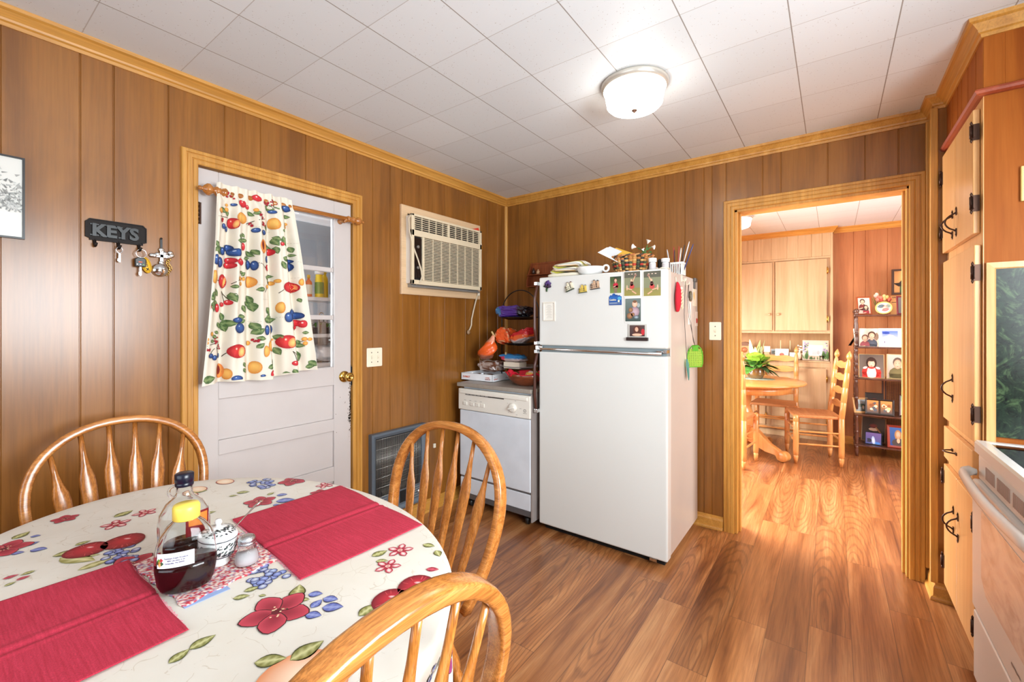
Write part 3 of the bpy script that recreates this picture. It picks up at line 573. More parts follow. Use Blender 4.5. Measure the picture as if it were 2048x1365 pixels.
# key rack
t = thing('key_rack', 'dark cast iron key rack with raised lettering and three hooks', 'key rack', (XL, .478, 1.64))
c = .012; y0, y1, z0, z1 = .385, .573, 1.664, 1.748
out = [(y0+c, z0), (y1-c, z0), (y1-c, z0+c*.6), (y1, z0+c), (y1, z1-c), (y1-c*.5, z1-c*.6), (y1-c, z1), (y0+c, z1), (y0+c*.5, z1-c*.6), (y0, z1-c), (y0, z0+c), (y0+c, z0+c*.6)]
MB().poly([(XL, a, b) for a, b in out], (1, 0, 0), 0, .006).molding([(XL+.005, a, b) for a, b in out], [(0, 0), (-.004, 0), (-.004, .005), (0, .005)], (1, 0, 0), -1, loop=True).build('plaque', M_iron, t)
mb = MB(); f = onx(XL+.006); mb.text('KEYS', f, .402, 1.682, .066, (60, 52, 48), depth=.010, L=0, mi=0, bold=.0026, sx=.98)
for yy, zs in ((.402, (1.682, 1.724)), (.412, (1.682, 1.724)), (.4435, (1.682, 1.724)), (.486, (1.682,)), (.483, (1.724,)), (.511, (1.724,)), (.432, (1.682, 1.724))):
    for z in zs: mb.box(XL+.006, XL+.012, yy-.004, yy+.012, z, z+.0045)
mb.build('lettering', plain('iron_dark', (12, 12, 13), .35, 0), t)
for y in (.412, .483, .548):
    MB().tube([(XL+.004, y, 1.668), (XL+.008, y, 1.650), (XL+.016, y, 1.640), (XL+.026, y, 1.643), (XL+.029, y, 1.652)], [.006, .005, .0045, .0045, .006], 10).build('hook', M_iron, t)
t = thing('house_key', 'small silver key hanging from the middle hook of the rack', 'key', (XL+.02, .484, 1.585))
mb = MB().tube([(XL+.018, .484+.010*math.cos(a), 1.634+.012*math.sin(a)) for a in [2*PI*k/14 for k in range(14)]], .0013, 6, loop=True)
mb.build('key_ring', M_chrome, t); MB().box(XL+.016, XL+.019, .480, .488, 1.585, 1.622).box(XL+.016, XL+.019, .477, .481, 1.588, 1.60).build('key_blade', M_chrome, t, bevel=.001)
t = thing('car_key', 'black car key fob hanging on a ring from the right hook', 'key', (XL+.03, .55, 1.55))
MB().tube([(XL+.026, .551+.017*math.cos(a), 1.628+.017*math.sin(a)) for a in [2*PI*k/20 for k in range(20)]], .0015, 6, loop=True).build('key_ring', M_chrome, t)
MB().poly([(XL+.02, .530, 1.572), (XL+.02, .566, 1.572), (XL+.02, .567, 1.604), (XL+.02, .558, 1.611), (XL+.02, .538, 1.611), (XL+.02, .529, 1.604)], (1, 0, 0), 0, .011).build('fob', M_black, t, bevel=.003)
mb = MB(); f = onx(XL+.0315)
for y, cc in ((.537, (220, 220, 220)), (.547, (200, 200, 220)), (.557, (130, 170, 90))): mb.disc(f, y, 1.582, .0032, .0022, 0, cc, None, 1, 8, 1, mi=0)
mb.rect(f, .541, 1.590, .553, 1.594, (230, 110, 80), 1, 0); mb.build('fob_buttons', M_matte, t)
MB().box(XL+.024, XL+.0265, .545, .552, 1.535, 1.573).box(XL+.024, XL+.0265, .542, .545, 1.54, 1.55).build('key_blade', M_chrome, t, bevel=.0008)
t = thing('yellow_key_tag', 'oval yellow key tag with black print behind the car key fob', 'key tag', (XL+.015, .572, 1.555))
MB().lathe([(.0, 0), (.97, 0), (1, .002), (.97, .004), (0, .004)], (0, 0, 0), 28, axis=(0, 0, 1)).xf(Matrix.Translation((XL+.012, .571, 1.583)) @ Matrix.Rotation(.22, 4, 'X') @ Matrix(((0, 0, 1, 0), (.0165, 0, 0, 0), (0, .034, 0, 0), (0, 0, 0, 1)))).build('tag', plain('tag_yellow', (238, 184, 40), .4), t)
mb = MB(); f0 = Matrix.Translation((XL+.0165, .571, 1.583)) @ Matrix.Rotation(.22, 4, 'X')
f = lambda a, b, h: f0 @ Vector((h, a, b)); mb.text('X', f, -.005, -.022, .013, (20, 16, 12), L=1, mi=0, bold=.0008)
for k in range(5): mb.disc(f, .001, -.004+k*.0065, .0035, .0022, 0, (20, 16, 12), None, 1, 5, 1, mi=0)
for k in range(24):
    a = 2*PI*k/24; b = 2*PI*(k+1)/24; mb.line(f, .013*math.cos(a), .030*math.sin(a), .013*math.cos(b), .030*math.sin(b), .0008, (90, 60, 10), 1, 0, 1)
mb.build('tag_print', M_matte, t)
t = thing('silver_cross', 'ornate silver cross and round box hanging by a black strap', 'cross', (XL+.02, .625, 1.55))
MB().box(XL+.004, XL+.008, .619, .627, 1.655, 1.70).tube([(XL, .623, 1.702), (XL+.01, .623, 1.704)], .004, 8).build('strap', M_black, t)
M_orn = plain('ornate_silver', (200, 200, 198), .22, 1, bump=.8, bscale=260)
mb = MB().box(XL+.008, XL+.014, .616, .630, 1.575, 1.655).box(XL+.008, XL+.014, .594, .655, 1.620, 1.636)
for p in ((.600, 1.628), (.650, 1.628), (.623, 1.655), (.610, 1.634), (.636, 1.640), (.623, 1.60), (.591, 1.628), (.659, 1.634), (.655, 1.645)): mb.ball((XL+.011, p[0], p[1]), .005, .011, .009, 8, 6)
mb.build('cross_body', M_orn, t, bevel=.002)
MB().lathe([(0, 0), (.024, 0), (.028, .004), (.028, .014), (.025, .017), (.020, .020), (.012, .024), (0, .025)], (XL+.002, .618, 1.567), 24, axis=(1, 0, 0)).build('round_box', M_chrome, t)
mb = MB()
for k in range(9): mb.tube([(XL+.010, .650-.006*math.sin(k)+.005*math.cos(a), 1.615-k*.008+.006*math.sin(a)) for a in [2*PI*i/8 for i in range(8)]], .0013, 5, loop=True)
mb.build('chain', M_brass, t)
# double switch
def switch(name, f, cx, cz, w, h, n, label, mat, dr_):
    t = thing(name, label, 'light switch', f(cx, cz-h/2, 0))
    pts = rrect(w, h, .006); MB().poly([f(cx+a, cz+b, 0) for a, b in pts], f(0, 0, 1)-f(0, 0, 0), 0, .006).build('wall_plate', mat, t, bevel=.002)
    for k in range(n):
        x = cx+(k-(n-1)/2)*.046
        mb = MB(); mb.add([f(x-.005, cz-.011, .0062), f(x+.005, cz-.011, .0062), f(x+.005, cz+.011, .0062), f(x-.005, cz+.011, .0062), f(x-.004, cz+.001, .014), f(x+.004, cz+.001, .014), f(x+.004, cz+.009, .012), f(x-.004, cz+.009, .012)], [(0, 1, 5, 4), (1, 2, 6, 5), (2, 3, 7, 6), (3, 0, 4, 7), (4, 5, 6, 7)])
        mb.build('toggle', mat, t)
        for z in (cz-.03, cz+.03): MB().lathe([(.0035, 0), (.003, .0015), (0, .002)], f(x, z, .006), 10, axis=f(0, 0, 1)-f(0, 0, 0)).build('screw', M_bronze, t)
M_ivory = plain('switch_ivory', (238, 228, 204), .4)
switch('double_light_switch', onx(XL), 1.712, 1.128, .115, .118, 2, 'ivory double toggle light switch plate right of the white door', M_ivory, None)
switch('light_switch', ony(YB), -.621, 1.292, .072, .118, 1, 'single ivory light switch plate between the refrigerator and the doorway', M_ivory, None)

# ------------------------------------------------------------------ curtain rod and curtain
t = thing('curtain_rod', 'turned wooden curtain rod with ball finials across the white door', 'curtain rod', (XL+.045, 1.2, 1.955))
xr = XL+.055; zr = 1.947
MB().tube([(xr, .84, zr), (xr, 1.50, zr+.004)], .0125, 14).build('rod', M_oaky, t)
fin = [(.0, 0), (.007, .003), (.008, .010), (.005, .016), (.012, .022), (.021, .034), (.022, .044), (.013, .058), (.012, .062), (.019, .072), (.019, .082), (.012, .092), (.015, .098), (.018, .108), (.013, .118)]
MB().lathe([(r*1.25, h) for r, h in fin], (xr, .742, zr), 18, axis=(0, 1, 0)).build('finial', M_oaky, t)
MB().lathe([(r*1.05, -h) for r, h in fin], (xr, 1.60, zr+.004), 18, axis=(0, 1, 0)).build('finial', M_oaky, t)
for y in (.875, 1.475): MB().lathe([(.016, 0), (.016, .006), (.008, .012), (.008, .034), (.014, .040)], (XL-.004, y, zr-.006), 12, axis=(1, 0, 0)).tube([(xr, y-.006, zr-.004), (xr, y+.006, zr-.004)], .015, 12).build('bracket', M_oaky, t)
def cedge(z):
    k = max(0, (1.985-z)/.92); return lerp(.812, .742, k), lerp(1.154, 1.282, k)
def cx(y, z):
    a, b = cedge(z); s = (y-a)/(b-a); k = (1.985-z)/.92
    amp = .008+.016*smooth01(k*3)
    w = math.sin(2*PI*(4.1*s+.10*math.sin(3*k)+.07)) + .35*math.sin(2*PI*(8.7*s)+2*k)+.25*math.sin(2*PI*2.3*s+1)
    x = XL+.072+amp*w*1.25
    if z > 1.925:
        e = (z-1.925)/.06; x = XL+.066+.006*math.sin(2*PI*9*s)+.004*math.sin(40*s)
    return x
def cmap(y, z, h): return Vector((cx(y, z)+h, y, z))
mb = MB(); NY, NZ = 110, 46; vs = []; fs = []
for j in range(NZ+1):
    for i in range(NY+1):
        s = i/NY; zb = 1.060+.028*s*s+.006*math.sin(9*s); zt = 1.985+.003*math.sin(30*s)
        z = lerp(zt, zb, j/NZ); a, b = cedge(z); y = lerp(a, b, s); vs.append(cmap(y, z, 0))
for j in range(NZ):
    for i in range(NY): q = j*(NY+1)+i; fs.append((q, q+1, q+NY+2, q+NY+1))
mb.add(vs, fs, 0, True, lin((230, 220, 200)))
BL, RD, GR, YL, OR = (40, 66, 124), (176, 26, 40), (84, 108, 62), (226, 170, 84), (224, 150, 62)
def CM(y, z, h):
    z = max(z, 1.068+.02*max(0, (y-.75)/.5)); a, b = cedge(z); return cmap(min(max(y, a+.002), b-.002), z, h*3+.0008)
for q in CST: mb.line(CM, q[0], q[1], q[2], q[3], .003, (78, 66, 50), 1, 1, 5, .04)
for q in CLV:
    a = math.radians(q[2]); r = q[3]*2.1; dx, dz = math.cos(a)*r, math.sin(a)*r
    mb.leaf(CM, q[0]-dx, q[1]-dz, q[0]+dx, q[1]+dz, .62, (72, 100, 56), (140, 158, 104), 2, 1, 5)
for q in CUR['pear']: mb.disc(CM, q[0], q[1], q[2], q[3], 0, (240, 190, 100), (204, 128, 50), 3, 16, 3, .04, 3, -.2, .3)
for q in CUR['pit']: mb.disc(CM, q[0], q[1], q[2], q[3], 0, (244, 176, 90), (226, 130, 60), 3, 16, 3); mb.disc(CM, q[0]-.004, q[1]+.004, q[2]*.55, q[3]*.65, 0, (110, 26, 22), (140, 40, 30), 4, 12, 2)
for q in CUR['apple']:
    mb.disc(CM, q[0], q[1], q[2], q[3], 0, (220, 60, 56), (166, 22, 34), 3, 18, 3, .03, 2, -.1, .2); mb.disc(CM, q[0]+q[2]*.45, q[1]-q[3]*.1, q[2]*.42, q[3]*.72, -.2, (248, 206, 120), (224, 110, 70), 4, 12, 2)
    mb.disc(CM, q[0]-q[2]*.25, q[1]+q[3]*.35, q[2]*.16, q[3]*.2, 0, (250, 224, 200), (220, 80, 70), 5, 8, 1)
for q in CUR['red']: mb.disc(CM, q[0], q[1], q[2], q[3], 0, (226, 60, 66), RD, 4, 14, 2, 0, 5, -.2, .3); mb.disc(CM, q[0]-q[2]*.2, q[1]+q[3]*.3, q[2]*.2, q[3]*.2, 0, (250, 220, 215), None, 5, 7, 1)
for q in CUR['plum']: mb.disc(CM, q[0], q[1], q[2], q[3], 0, (66, 104, 172), (26, 42, 86), 5, 14, 3, 0, 5, -.2, .3); mb.disc(CM, q[0]-q[2]*.2, q[1]+q[3]*.35, q[2]*.18, q[3]*.14, .3, (190, 206, 232), None, 6, 7, 1)
for q in CUR['orange']: mb.disc(CM, q[0], q[1], q[2], q[3], 0, (240, 184, 90), (206, 130, 50), 4, 12, 2, 0, 5, -.2, .2)
random.seed(8)
for q in CUR['berry']:
    for k in range(9): mb.disc(CM, q[0]+random.uniform(-1, 1)*q[2], q[1]+random.uniform(-1, 1)*q[3], .0042, .0042, 0, (196, 36, 52), (140, 16, 34), 5, 7, 1)
for k in range(14):
    y = random.uniform(.86, 1.2); z = random.uniform(1.12, 1.9)
    for j in range(5): mb.line(CM, y+j*.008, z+j*.0004, y+j*.008+.005, z+random.uniform(-.002, .003), .0012, (172, 160, 144), 1, 1, 1)
tag(mb.build('fruit_curtain', [plain('curtain_cloth', (228, 219, 202), .85, var=.02), M_cprint], solid=0), 'cream curtain printed with plums, apples, pears and cherries, gathered on the door rod', 'curtain')

# ------------------------------------------------------------------ air conditioner in the wall
t = thing('air_conditioner', 'beige window air conditioner set in a pale wood frame through the wall', 'air conditioner', (XL, 2.31, 1.54))
M_palew = wood('pale_frame_wood', [(212, 176, 134), (224, 190, 150), (232, 200, 162)], 'y', 1, .45, fine=.1, bump=.02)
MB().molding([(XL, 1.915, 1.540), (XL, 2.722, 1.540), (XL, 2.722, 2.142), (XL, 1.915, 2.142)], [(0, 0), (0, .016), (-.004, .020), (-.050, .020), (-.056, .012), (-.056, 0)], (1, 0, 0), -1, loop=True).build('wood_frame', M_palew, t)
M_acm = plain('ac_beige', (222, 206, 176), .45, var=.03); M_acw = plain('ac_white_side', (226, 222, 214), .4)
MB().box(XL, XL+.018, 1.97, 2.665, 1.595, 2.085).build('backing_panel', M_dark, t)
MB().box(XL+.0, XL+.068, 1.952, 2.655, 1.612, 2.072).build('cabinet', M_acw, t, bevel=.006)
xf = XL+.068
mb = MB(); Y0, Y1 = 1.946, 2.662
for b in ((Y0, Y1, 2.062, 2.078), (Y0, Y1, 1.930, 1.972), (Y0, Y1, 1.606, 1.636), (Y0, Y0+.022, 1.606, 2.078), (Y1-.022, Y1, 1.606, 2.078), (2.285, 2.300, 1.972, 2.062), (2.040, 2.058, 1.636, 1.93)): mb.box(xf, xf+.018, *b)
mb.build('front_bezel', M_acm, t, bevel=.003)
MB().box(xf, xf+.003, Y0+.01, Y1-.01, 1.62, 2.07).build('grille_backing', M_dark, t)
mb = MB()
for k in range(6): mb.box(xf+.004, xf+.014, 1.968, 2.64, 1.982+k*.014, 1.9855+k*.014)
for k in range(11): mb.box(xf+.004, xf+.015, 1.972+k*.066, 1.975+k*.066, 1.972, 2.062)
mb.build('vent_louvre', M_acm, t)
mb = MB()
for k in range(27): mb.box(xf+.004, xf+.013, 2.058, 2.642, 1.640+k*.0108, 1.6445+k*.0108)
for k in range(8): mb.box(xf+.004, xf+.014, 2.058+k*.083, 2.061+k*.083, 1.636, 1.93)
mb.build('grille', M_acm, t)
MB().box(xf+.003, xf+.008, 1.970, 2.040, 1.65, 1.92).build('control_window', plain('smoked_window', (30, 22, 20), .12), t)
mb = MB()
for z in (1.86, 1.72): mb.lathe([(.012, 0), (.010, .01), (0, .011)], (xf+.008, 2.005, z), 12, axis=(1, 0, 0))
mb.build('control_dial', plain('dial_grey', (120, 112, 104), .4), t)
MB().box(XL+.02, xf-.0, 1.965, 2.66, 1.588, 1.600).box(XL+.02, XL+.05, 1.965, 2.66, 1.600, 1.612).build('support_rail', plain('rail_grey', (150, 148, 144), .4, .5), t)
MB().add([(xf-.01, 2.56, 2.079), (xf+.005, 2.648, 2.079), (xf+.002, 2.640, 2.105), (xf-.001, 2.60, 2.092)], [(0, 1, 2, 3)]).build('red_tag', plain('tag_red', (214, 60, 40), .5), t, solid=.001, label='small red tag on the upper corner')
tag(MB().box(XL+.02, XL+.07, 2.662, 2.682, 1.93, 1.99, 0).box(XL+.02, XL+.071, 2.661, 2.683, 1.94, 1.965, 1).build('glue_stick', [plain('glue_white', (236, 234, 226), .4), plain('glue_orange', (232, 160, 40), .4)], bevel=.002), 'tiny white and orange tube tucked at the right edge of the air conditioner', 'tube')
M_cord = plain('cord_beige', (206, 190, 164), .5)
cord = [(XL+.05, 1.99, 2.068), (XL+.072, 1.955, 2.075), (XL+.078, 1.925, 2.04), (XL+.078, 1.93, 1.96), (XL+.080, 1.955, 1.87), (XL+.096, 1.99, 1.77), (XL+.10, 2.015, 1.70), (XL+.10, 2.022, 1.66), (XL+.09, 2.016, 1.625), (XL+.07, 1.995, 1.606)]
MB().tube(cord, .0055, 8).build('power_cord', M_cord, t)
t = thing('hanging_cord', 'beige cord end hanging below the right corner of the air conditioner', 'cord', (XL+.02, 2.62, 1.27))
MB().tube([(XL+.03, 2.68, 1.585), (XL+.022, 2.665, 1.53), (XL+.014, 2.645, 1.45), (XL+.012, 2.625, 1.38), (XL+.012, 2.620, 1.33), (XL+.015, 2.600, 1.30), (XL+.016, 2.585, 1.285)], .006, 8).build('cord', M_cord, t)
MB().ball((XL+.018, 2.58, 1.275), .012, .016, .018).build('plug', plain('plug_tan', (150, 120, 90), .5), t)
MB().ball((XL+.034, 2.685, 1.580), .010, .012, .014).build('wire_tie', M_offw, t)

# ------------------------------------------------------------------ wall heater
t = thing('wall_heater', 'grey blue gas wall heater with a barred grille, low beside the door', 'heater', (XL, 1.893, .107))
M_heat = plain('heater_grey', (98, 108, 118), .42, .3, var=.04); M_bar = plain('heater_bar', (170, 166, 160), .3, .7)
Y0, Y1, Z0, Z1 = 1.670, 2.116, .107, .645
mb = MB(); mb.molding([(XL, Y0, Z0), (XL, Y1, Z0), (XL, Y1, Z1), (XL, Y0, Z1)], [(0, 0), (0, .034), (-.004, .038), (-.014, .038), (-.030, .030), (-.034, .026), (-.034, 0)], (1, 0, 0), -1, loop=True); mb.build('frame', M_heat, t)
MB().box(XL, XL+.004, Y0+.03, Y1-.03, Z0+.03, Z1-.03).build('back_plate', plain('heater_inside', (24, 22, 22), .7), t)
mb = MB()
for yc, r in ((1.80, .045), (1.925, .05), (2.03, .03)):
    for k in range(16): mb.lathe([(r, 0), (r, .008)], (XL+.006, yc, .27+k*.017), 14, sx=.35)
    mb.lathe([(.004, 0), (r*.6, .02), (r, .05)], (XL+.006, yc, .22), 14, sx=.3)
mb.build('radiant', plain('radiant_ceramic', (74, 70, 62), .7), t)
mb = MB()
for k in range(42): y = 1.710+k*.0088; mb.tube([(XL+.026, y, .235), (XL+.026, y, .607)], .0011, 5)
for k in range(7): mb.tube([(XL+.028, 1.706, .238+k*.061), (XL+.028, 2.078, .238+k*.061)], .0013, 5)
mb.build('grille_bars', M_bar, t)
mb = MB().box(XL+.016, XL+.024, 1.704, 2.082, .141, .235); mb.build('lower_panel', M_heat, t)
mb = MB()
for c0 in (1.715, 1.805, 1.985):
    for k in range(5): mb.obox(Matrix.Translation((XL+.027, c0+.037, .155+k*.016)) @ Matrix.Rotation(-.6, 4, 'Y'), .010, .072, .003)
mb.build('louvre', M_bar, t)
MB().box(XL+.024, XL+.0255, 1.895, 1.96, .15, .228).build('control_opening', M_dark, t)
MB().lathe([(.014, 0), (.012, .012), (0, .013)], (XL+.0245, 2.055, .185), 14, axis=(1, 0, 0)).build('knob', M_chrome, t)
tag(MB().box(XL, XL+.012, 2.215, 2.235, .44, .47).build('phone_jack', M_offw, bevel=.002), 'tiny white jack on the wall right of the grey heater', 'jack')

# ------------------------------------------------------------------ ceiling lamp
def ceil_lamp(x, y, label, k):
    t = thing('ceiling_lamp', label, 'ceiling lamp', (x, y, ZC))
    MB().lathe([(0, 0), (.150, 0), (.152, -.008), (.148, -.020), (.142, -.026), (.0, -.026)], (x, y, ZC), 40).build('metal_pan', plain('lamp_pan', (196, 190, 180), .3, .4), t)
    pr = [(.136, -.020), (.140, -.028)]
    for q in range(14): pr += [(.134-.0016*q/2+(.0012 if q % 2 else 0), -.032-q*.0042)]
    pr += [(.124, -.094), (.112, -.106), (.09, -.113), (.06, -.1165), (.03, -.118), (0, -.1185)]
    MB().lathe(pr, (x, y, ZC), 48, cap=False).build('glass_shade', emis('lamp_glass', (255, 250, 238), k), t)
    MB().lathe([(0, -.118), (.012, -.119), (.012, -.123), (.006, -.126), (.005, -.130), (0, -.131)], (x, y, ZC), 16).build('finial_nut', M_bronze, t)
ceil_lamp(-.737, 1.955, 'round glass ceiling lamp, lit, above the kitchen floor', 5.0)
point('ceiling_lamp_bulb', (-.737, 1.955, ZC-.20), 2.0, (1, .98, .95), .10)
ceil_lamp(-.80, 5.0, 'lit ceiling lamp in the dining room, cut by the doorway top', 5.0)
# ------------------------------------------------------------------ refrigerator
FX0, FX1, FY = -1.545, -.720, 2.40
t = thing('refrigerator', 'white top freezer refrigerator covered in magnets and photographs', 'refrigerator', (-1.13, 2.74, 0))
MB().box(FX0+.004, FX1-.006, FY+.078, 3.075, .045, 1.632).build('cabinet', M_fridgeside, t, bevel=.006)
MB().box(FX0, FX1, FY, FY+.066, 1.200, 1.640).build('freezer_door', M_white, t, bevel=.010, seg=3)
MB().box(FX0, FX1, FY, FY+.066, .042, 1.160).build('refrigerator_door', M_white, t, bevel=.010, seg=3)
MB().box(FX0+.01, FX1-.01, FY+.066, FY+.079, .05, 1.63).build('door_gasket', plain('gasket_grey', (150, 140, 134), .6), t)
MB().box(FX0+.01, FX1-.01, FY+.02, FY+.07, 1.158, 1.202).build('seam_strip', plain('seam_grey', (128, 140, 144), .4), t)
MB().tube([(FX0-.004, FY-.004, 1.178), (FX1-.03, FY-.004, 1.172)], .0085, 12, flat=1).box(FX0-.01, FX0+.03, FY-.008, FY+.012, 1.184, 1.196).box(FX0-.018, FX0+.006, FY-.014, FY+.012, 1.172, 1.198).build('chrome_trim', M_chrome, t, bevel=.001)
MB().box(FX1-.06, FX1-.028, FY-.004, FY+.02, 1.180, 1.190).box(FX1-.026, FX1-.004, FY+.0, FY+.05, 1.176, 1.194).build('hinge', M_chrome, t, bevel=.002)
M_hand = plain('handle_brown', (74, 38, 28), .3)
for z0, z1 in ((1.215, 1.60), (.775, 1.160)):
    h = MB().tube([(FX0-.008, FY-.02, z0), (FX0-.016, FY-.026, (z0*3+z1)/4), (FX0-.016, FY-.026, (z0+z1*3)/4), (FX0-.004, FY-.012, z1)], [.010, .011, .011, .010], 10, flat=.8).build('door_handle', M_hand, t)
    for z in (z0, z1): MB().box(FX0-.020, FX0+.004, FY-.030, FY+.004, z-.012, z+.012).build('handle_cap', M_chrome, h, bevel=.003)
MB().box(FX0+.02, FX1-.03, FY+.05, FY+.12, .0, .045).build('kick_plate', M_dark, t)
MB().box(FX1-.10, FX1-.06, FY+.004, FY+.02, .026, .041).build('lower_hinge', M_chrome, t)
for x in (FX0+.08, FX1-.08): MB().lathe([(.02, 0), (.02, .046)], (x, 2.98, 0), 12).build('foot', M_dark, t)

def facemat(c): return M_print
def person(mb, f, cx, by, s, skin=(222, 178, 150), hair=(70, 46, 34), shirt=(190, 40, 50), arms=True, L=2, kind=0):
    # a small printed figure: by = bottom, s = height of bust
    mb.disc(f, cx, by+.26*s, .27*s, .30*s, 0, shirt, tuple(int(v*.75) for v in shirt), L, 12, 1, 0, 4)
    mb.rect(f, cx-.26*s, by, cx+.26*s, by+.24*s, tuple(int(v*.9) for v in shirt), L)
    if arms: mb.disc(f, cx-.12*s, by+.16*s, .17*s, .045*s, .3, skin, None, L+1, 8, 1)
    mb.rect(f, cx-.055*s, by+.47*s, cx+.055*s, by+.62*s, tuple(int(v*.85) for v in skin), L+1)
    mb.disc(f, cx, by+.78*s, .185*s, .22*s, 0, hair, None, L+1, 12, 1)
    if kind: mb.disc(f, cx, by+.62*s, .24*s, .26*s, 0, hair, None, L+.6, 12, 1)
    mb.disc(f, cx, by+.735*s, .135*s, .17*s, 0, tuple(min(255, v+12) for v in skin), tuple(int(v*.86) for v in skin), L+2, 12, 2)
    for q in (-1, 1): mb.disc(f, cx+q*.05*s, by+.76*s, .018*s, .012*s, 0, (50, 36, 30), None, L+3, 6, 1)
    mb.disc(f, cx, by+.665*s, .045*s, .014*s, 0, (176, 70, 70), None, L+3, 8, 1)
def clipf(f, x0, y0, x1, y1):
    return lambda a, b, h: f(min(max(a, x0), x1), min(max(b, y0), y1), h)
def photo(mb, f0, x0, y0, x1, y1, kind, seed=0):
    f = clipf(f0, x0, y0, x1, y1); w, h = x1-x0, y1-y0; cx = (x0+x1)/2; random.seed(seed)
    if kind == 'red_shirt':
        mb.rect(f, x0, y0, x1, y1, (120, 140, 70), 1, ny=3, c2=(40, 54, 46)); person(mb, f, cx, y0+.30*h, .62*h, shirt=(214, 40, 66)); mb.rect(f, cx-.13*w, y0, cx+.13*w, y0+.34*h, (130, 110, 90), 3)
        mb.disc(f, x0+.2*w, y1-.12*h, .2*w, .1*h, 0, (70, 90, 50), None, 1.5, 8, 1)
    elif kind == 'cheer':
        mb.rect(f, x0, y0, x1, y1, (150, 140, 70), 1, ny=2, c2=(110, 106, 88)); mb.rect(f, x0, y0+.33*h, x1, y0+.75*h, (132, 134, 104), 1.4); mb.rect(f, x0, y0+.75*h, x1, y1, (92, 90, 76), 1.6)
        sg = 1 if seed % 2 else -1
        for k in range(3): mb.rect(f, cx+(k-1)*.2*w-.05*w, y1-.12*h, cx+(k-1)*.2*w+.05*w, y1-.09*h, (230, 200, 180), 2)
        mb.line(f, cx, y0+.2*h, cx+sg*.26*w, y0+.08*h, .07*w, (226, 170, 140), 3); mb.line(f, cx, y0+.25*h, cx-sg*.36*w, y0+.32*h, .06*w, (226, 170, 140), 3)
        mb.disc(f, cx, y0+.38*h, .15*w, .10*h, .2, (196, 70, 66), None, 4, 9, 1); mb.disc(f, cx-.02*w, y0+.50*h, .10*w, .10*h, 0, (90, 52, 46), None, 4, 9, 1)
        mb.line(f, cx, y0+.52*h, cx+sg*.2*w, y1-.18*h, .05*w, (226, 172, 142), 4); mb.disc(f, cx+sg*.22*w, y1-.16*h, .08*w, .05*h, 0, (150, 110, 96), None, 5, 8, 1); mb.disc(f, cx-.04*w, y0+.64*h, .06*w, .055*h, 0, (226, 180, 150), None, 5, 8, 1)
        mb.disc(f, cx-sg*.32*w, y0+.34*h, .05*w, .12*h, 0, (214, 180, 150), None, 2, 8, 1)
    elif kind == 'baby':
        mb.rect(f, x0, y0, x1, y1, (60, 76, 72), 1, ny=2, c2=(112, 124, 120)); mb.disc(f, x1-.15*w, y1-.3*h, .1*w, .1*h, 0, (160, 170, 170), None, 1.5, 8, 1)
        mb.disc(f, cx+.12*w, y0+.42*h, .3*w, .22*h, 0, (196, 170, 180), (150, 120, 130), 2, 10, 2); mb.disc(f, cx+.12*w, y0+.76*h, .17*w, .15*h, 0, (236, 200, 176), (210, 160, 130), 3, 12, 2); mb.disc(f, cx+.12*w, y0+.86*h, .13*w, .06*h, 0, (120, 84, 60), None, 3.5, 10, 1)
        for p, r in (((-.14, .5), .15), ((-.2, .24), .2), ((.0, .3), .12)): mb.disc(f, cx+p[0]*w, y0+p[1]*h, r*w, r*w, 0, (176, 130, 92), (120, 80, 56), 4, 9, 1)
        mb.disc(f, cx+.22*w, y0+.18*h, .18*w, .08*h, 0, (180, 196, 204), (60, 70, 80), 5, 8, 1)
        for q in (-1, 1): mb.disc(f, cx+.12*w+q*.05*w, y0+.77*h, .012*w, .01*h, 0, (50, 40, 40), None, 5, 5, 1)
    elif kind == 'woman':
        mb.rect(f, x0, y0, x1, y1, (60, 34, 38), 1, nx=1, ny=2, c2=(84, 64, 60)); mb.disc(f, x1-.12*w, y0+.4*h, .12*w, .3*h, 0, (190, 40, 50), None, 1.5, 8, 1)
        mb.disc(f, cx, y0+.55*h, .26*w, .42*h, 0, (58, 30, 24), (90, 44, 34), 2, 12, 2); mb.disc(f, cx-.03*w, y0+.62*h, .12*w, .22*h, .1, (232, 186, 160), (206, 150, 122), 3, 12, 2); mb.disc(f, cx, y0+.14*h, .34*w, .12*h, 0, (232, 180, 152), None, 4, 10, 1)
        for q in (-1, 1): mb.disc(f, cx-.03*w+q*.045*w, y0+.66*h, .014*w, .018*h, 0, (50, 30, 26), None, 5, 6, 1)
        mb.disc(f, cx-.03*w, y0+.50*h, .04*w, .022*h, 0, (230, 230, 226), None, 5, 7, 1)
    elif kind == 'two':
        mb.rect(f, x0, y0, x1, y1, (200, 170, 150), 1, ny=2, c2=(214, 200, 188)); person(mb, f, cx+.12*w, y0-.1*h, .95*h, shirt=(70, 80, 96), arms=False); person(mb, f, cx-.22*w, y0-.15*h, .82*h, shirt=(160, 80, 90), L=5, hair=(96, 70, 56)); mb.disc(f, x1-.15*w, y0+.55*h, .16*w, .2*h, 0, (120, 100, 84), None, 2, 9, 1, .2, 5)
    elif kind == 'family':
        mb.rect(f, x0, y0, x1, y1, (196, 176, 160), 1, ny=2, c2=(220, 204, 190)); person(mb, f, cx-.12*w, y0+.22*h, .72*h, shirt=(120, 30, 30), hair=(44, 30, 26)); person(mb, f, cx+.14*w, y0-.05*h, .60*h, shirt=(176, 24, 44), hair=(60, 38, 30), L=5, kind=1)
    elif kind == 'winter':
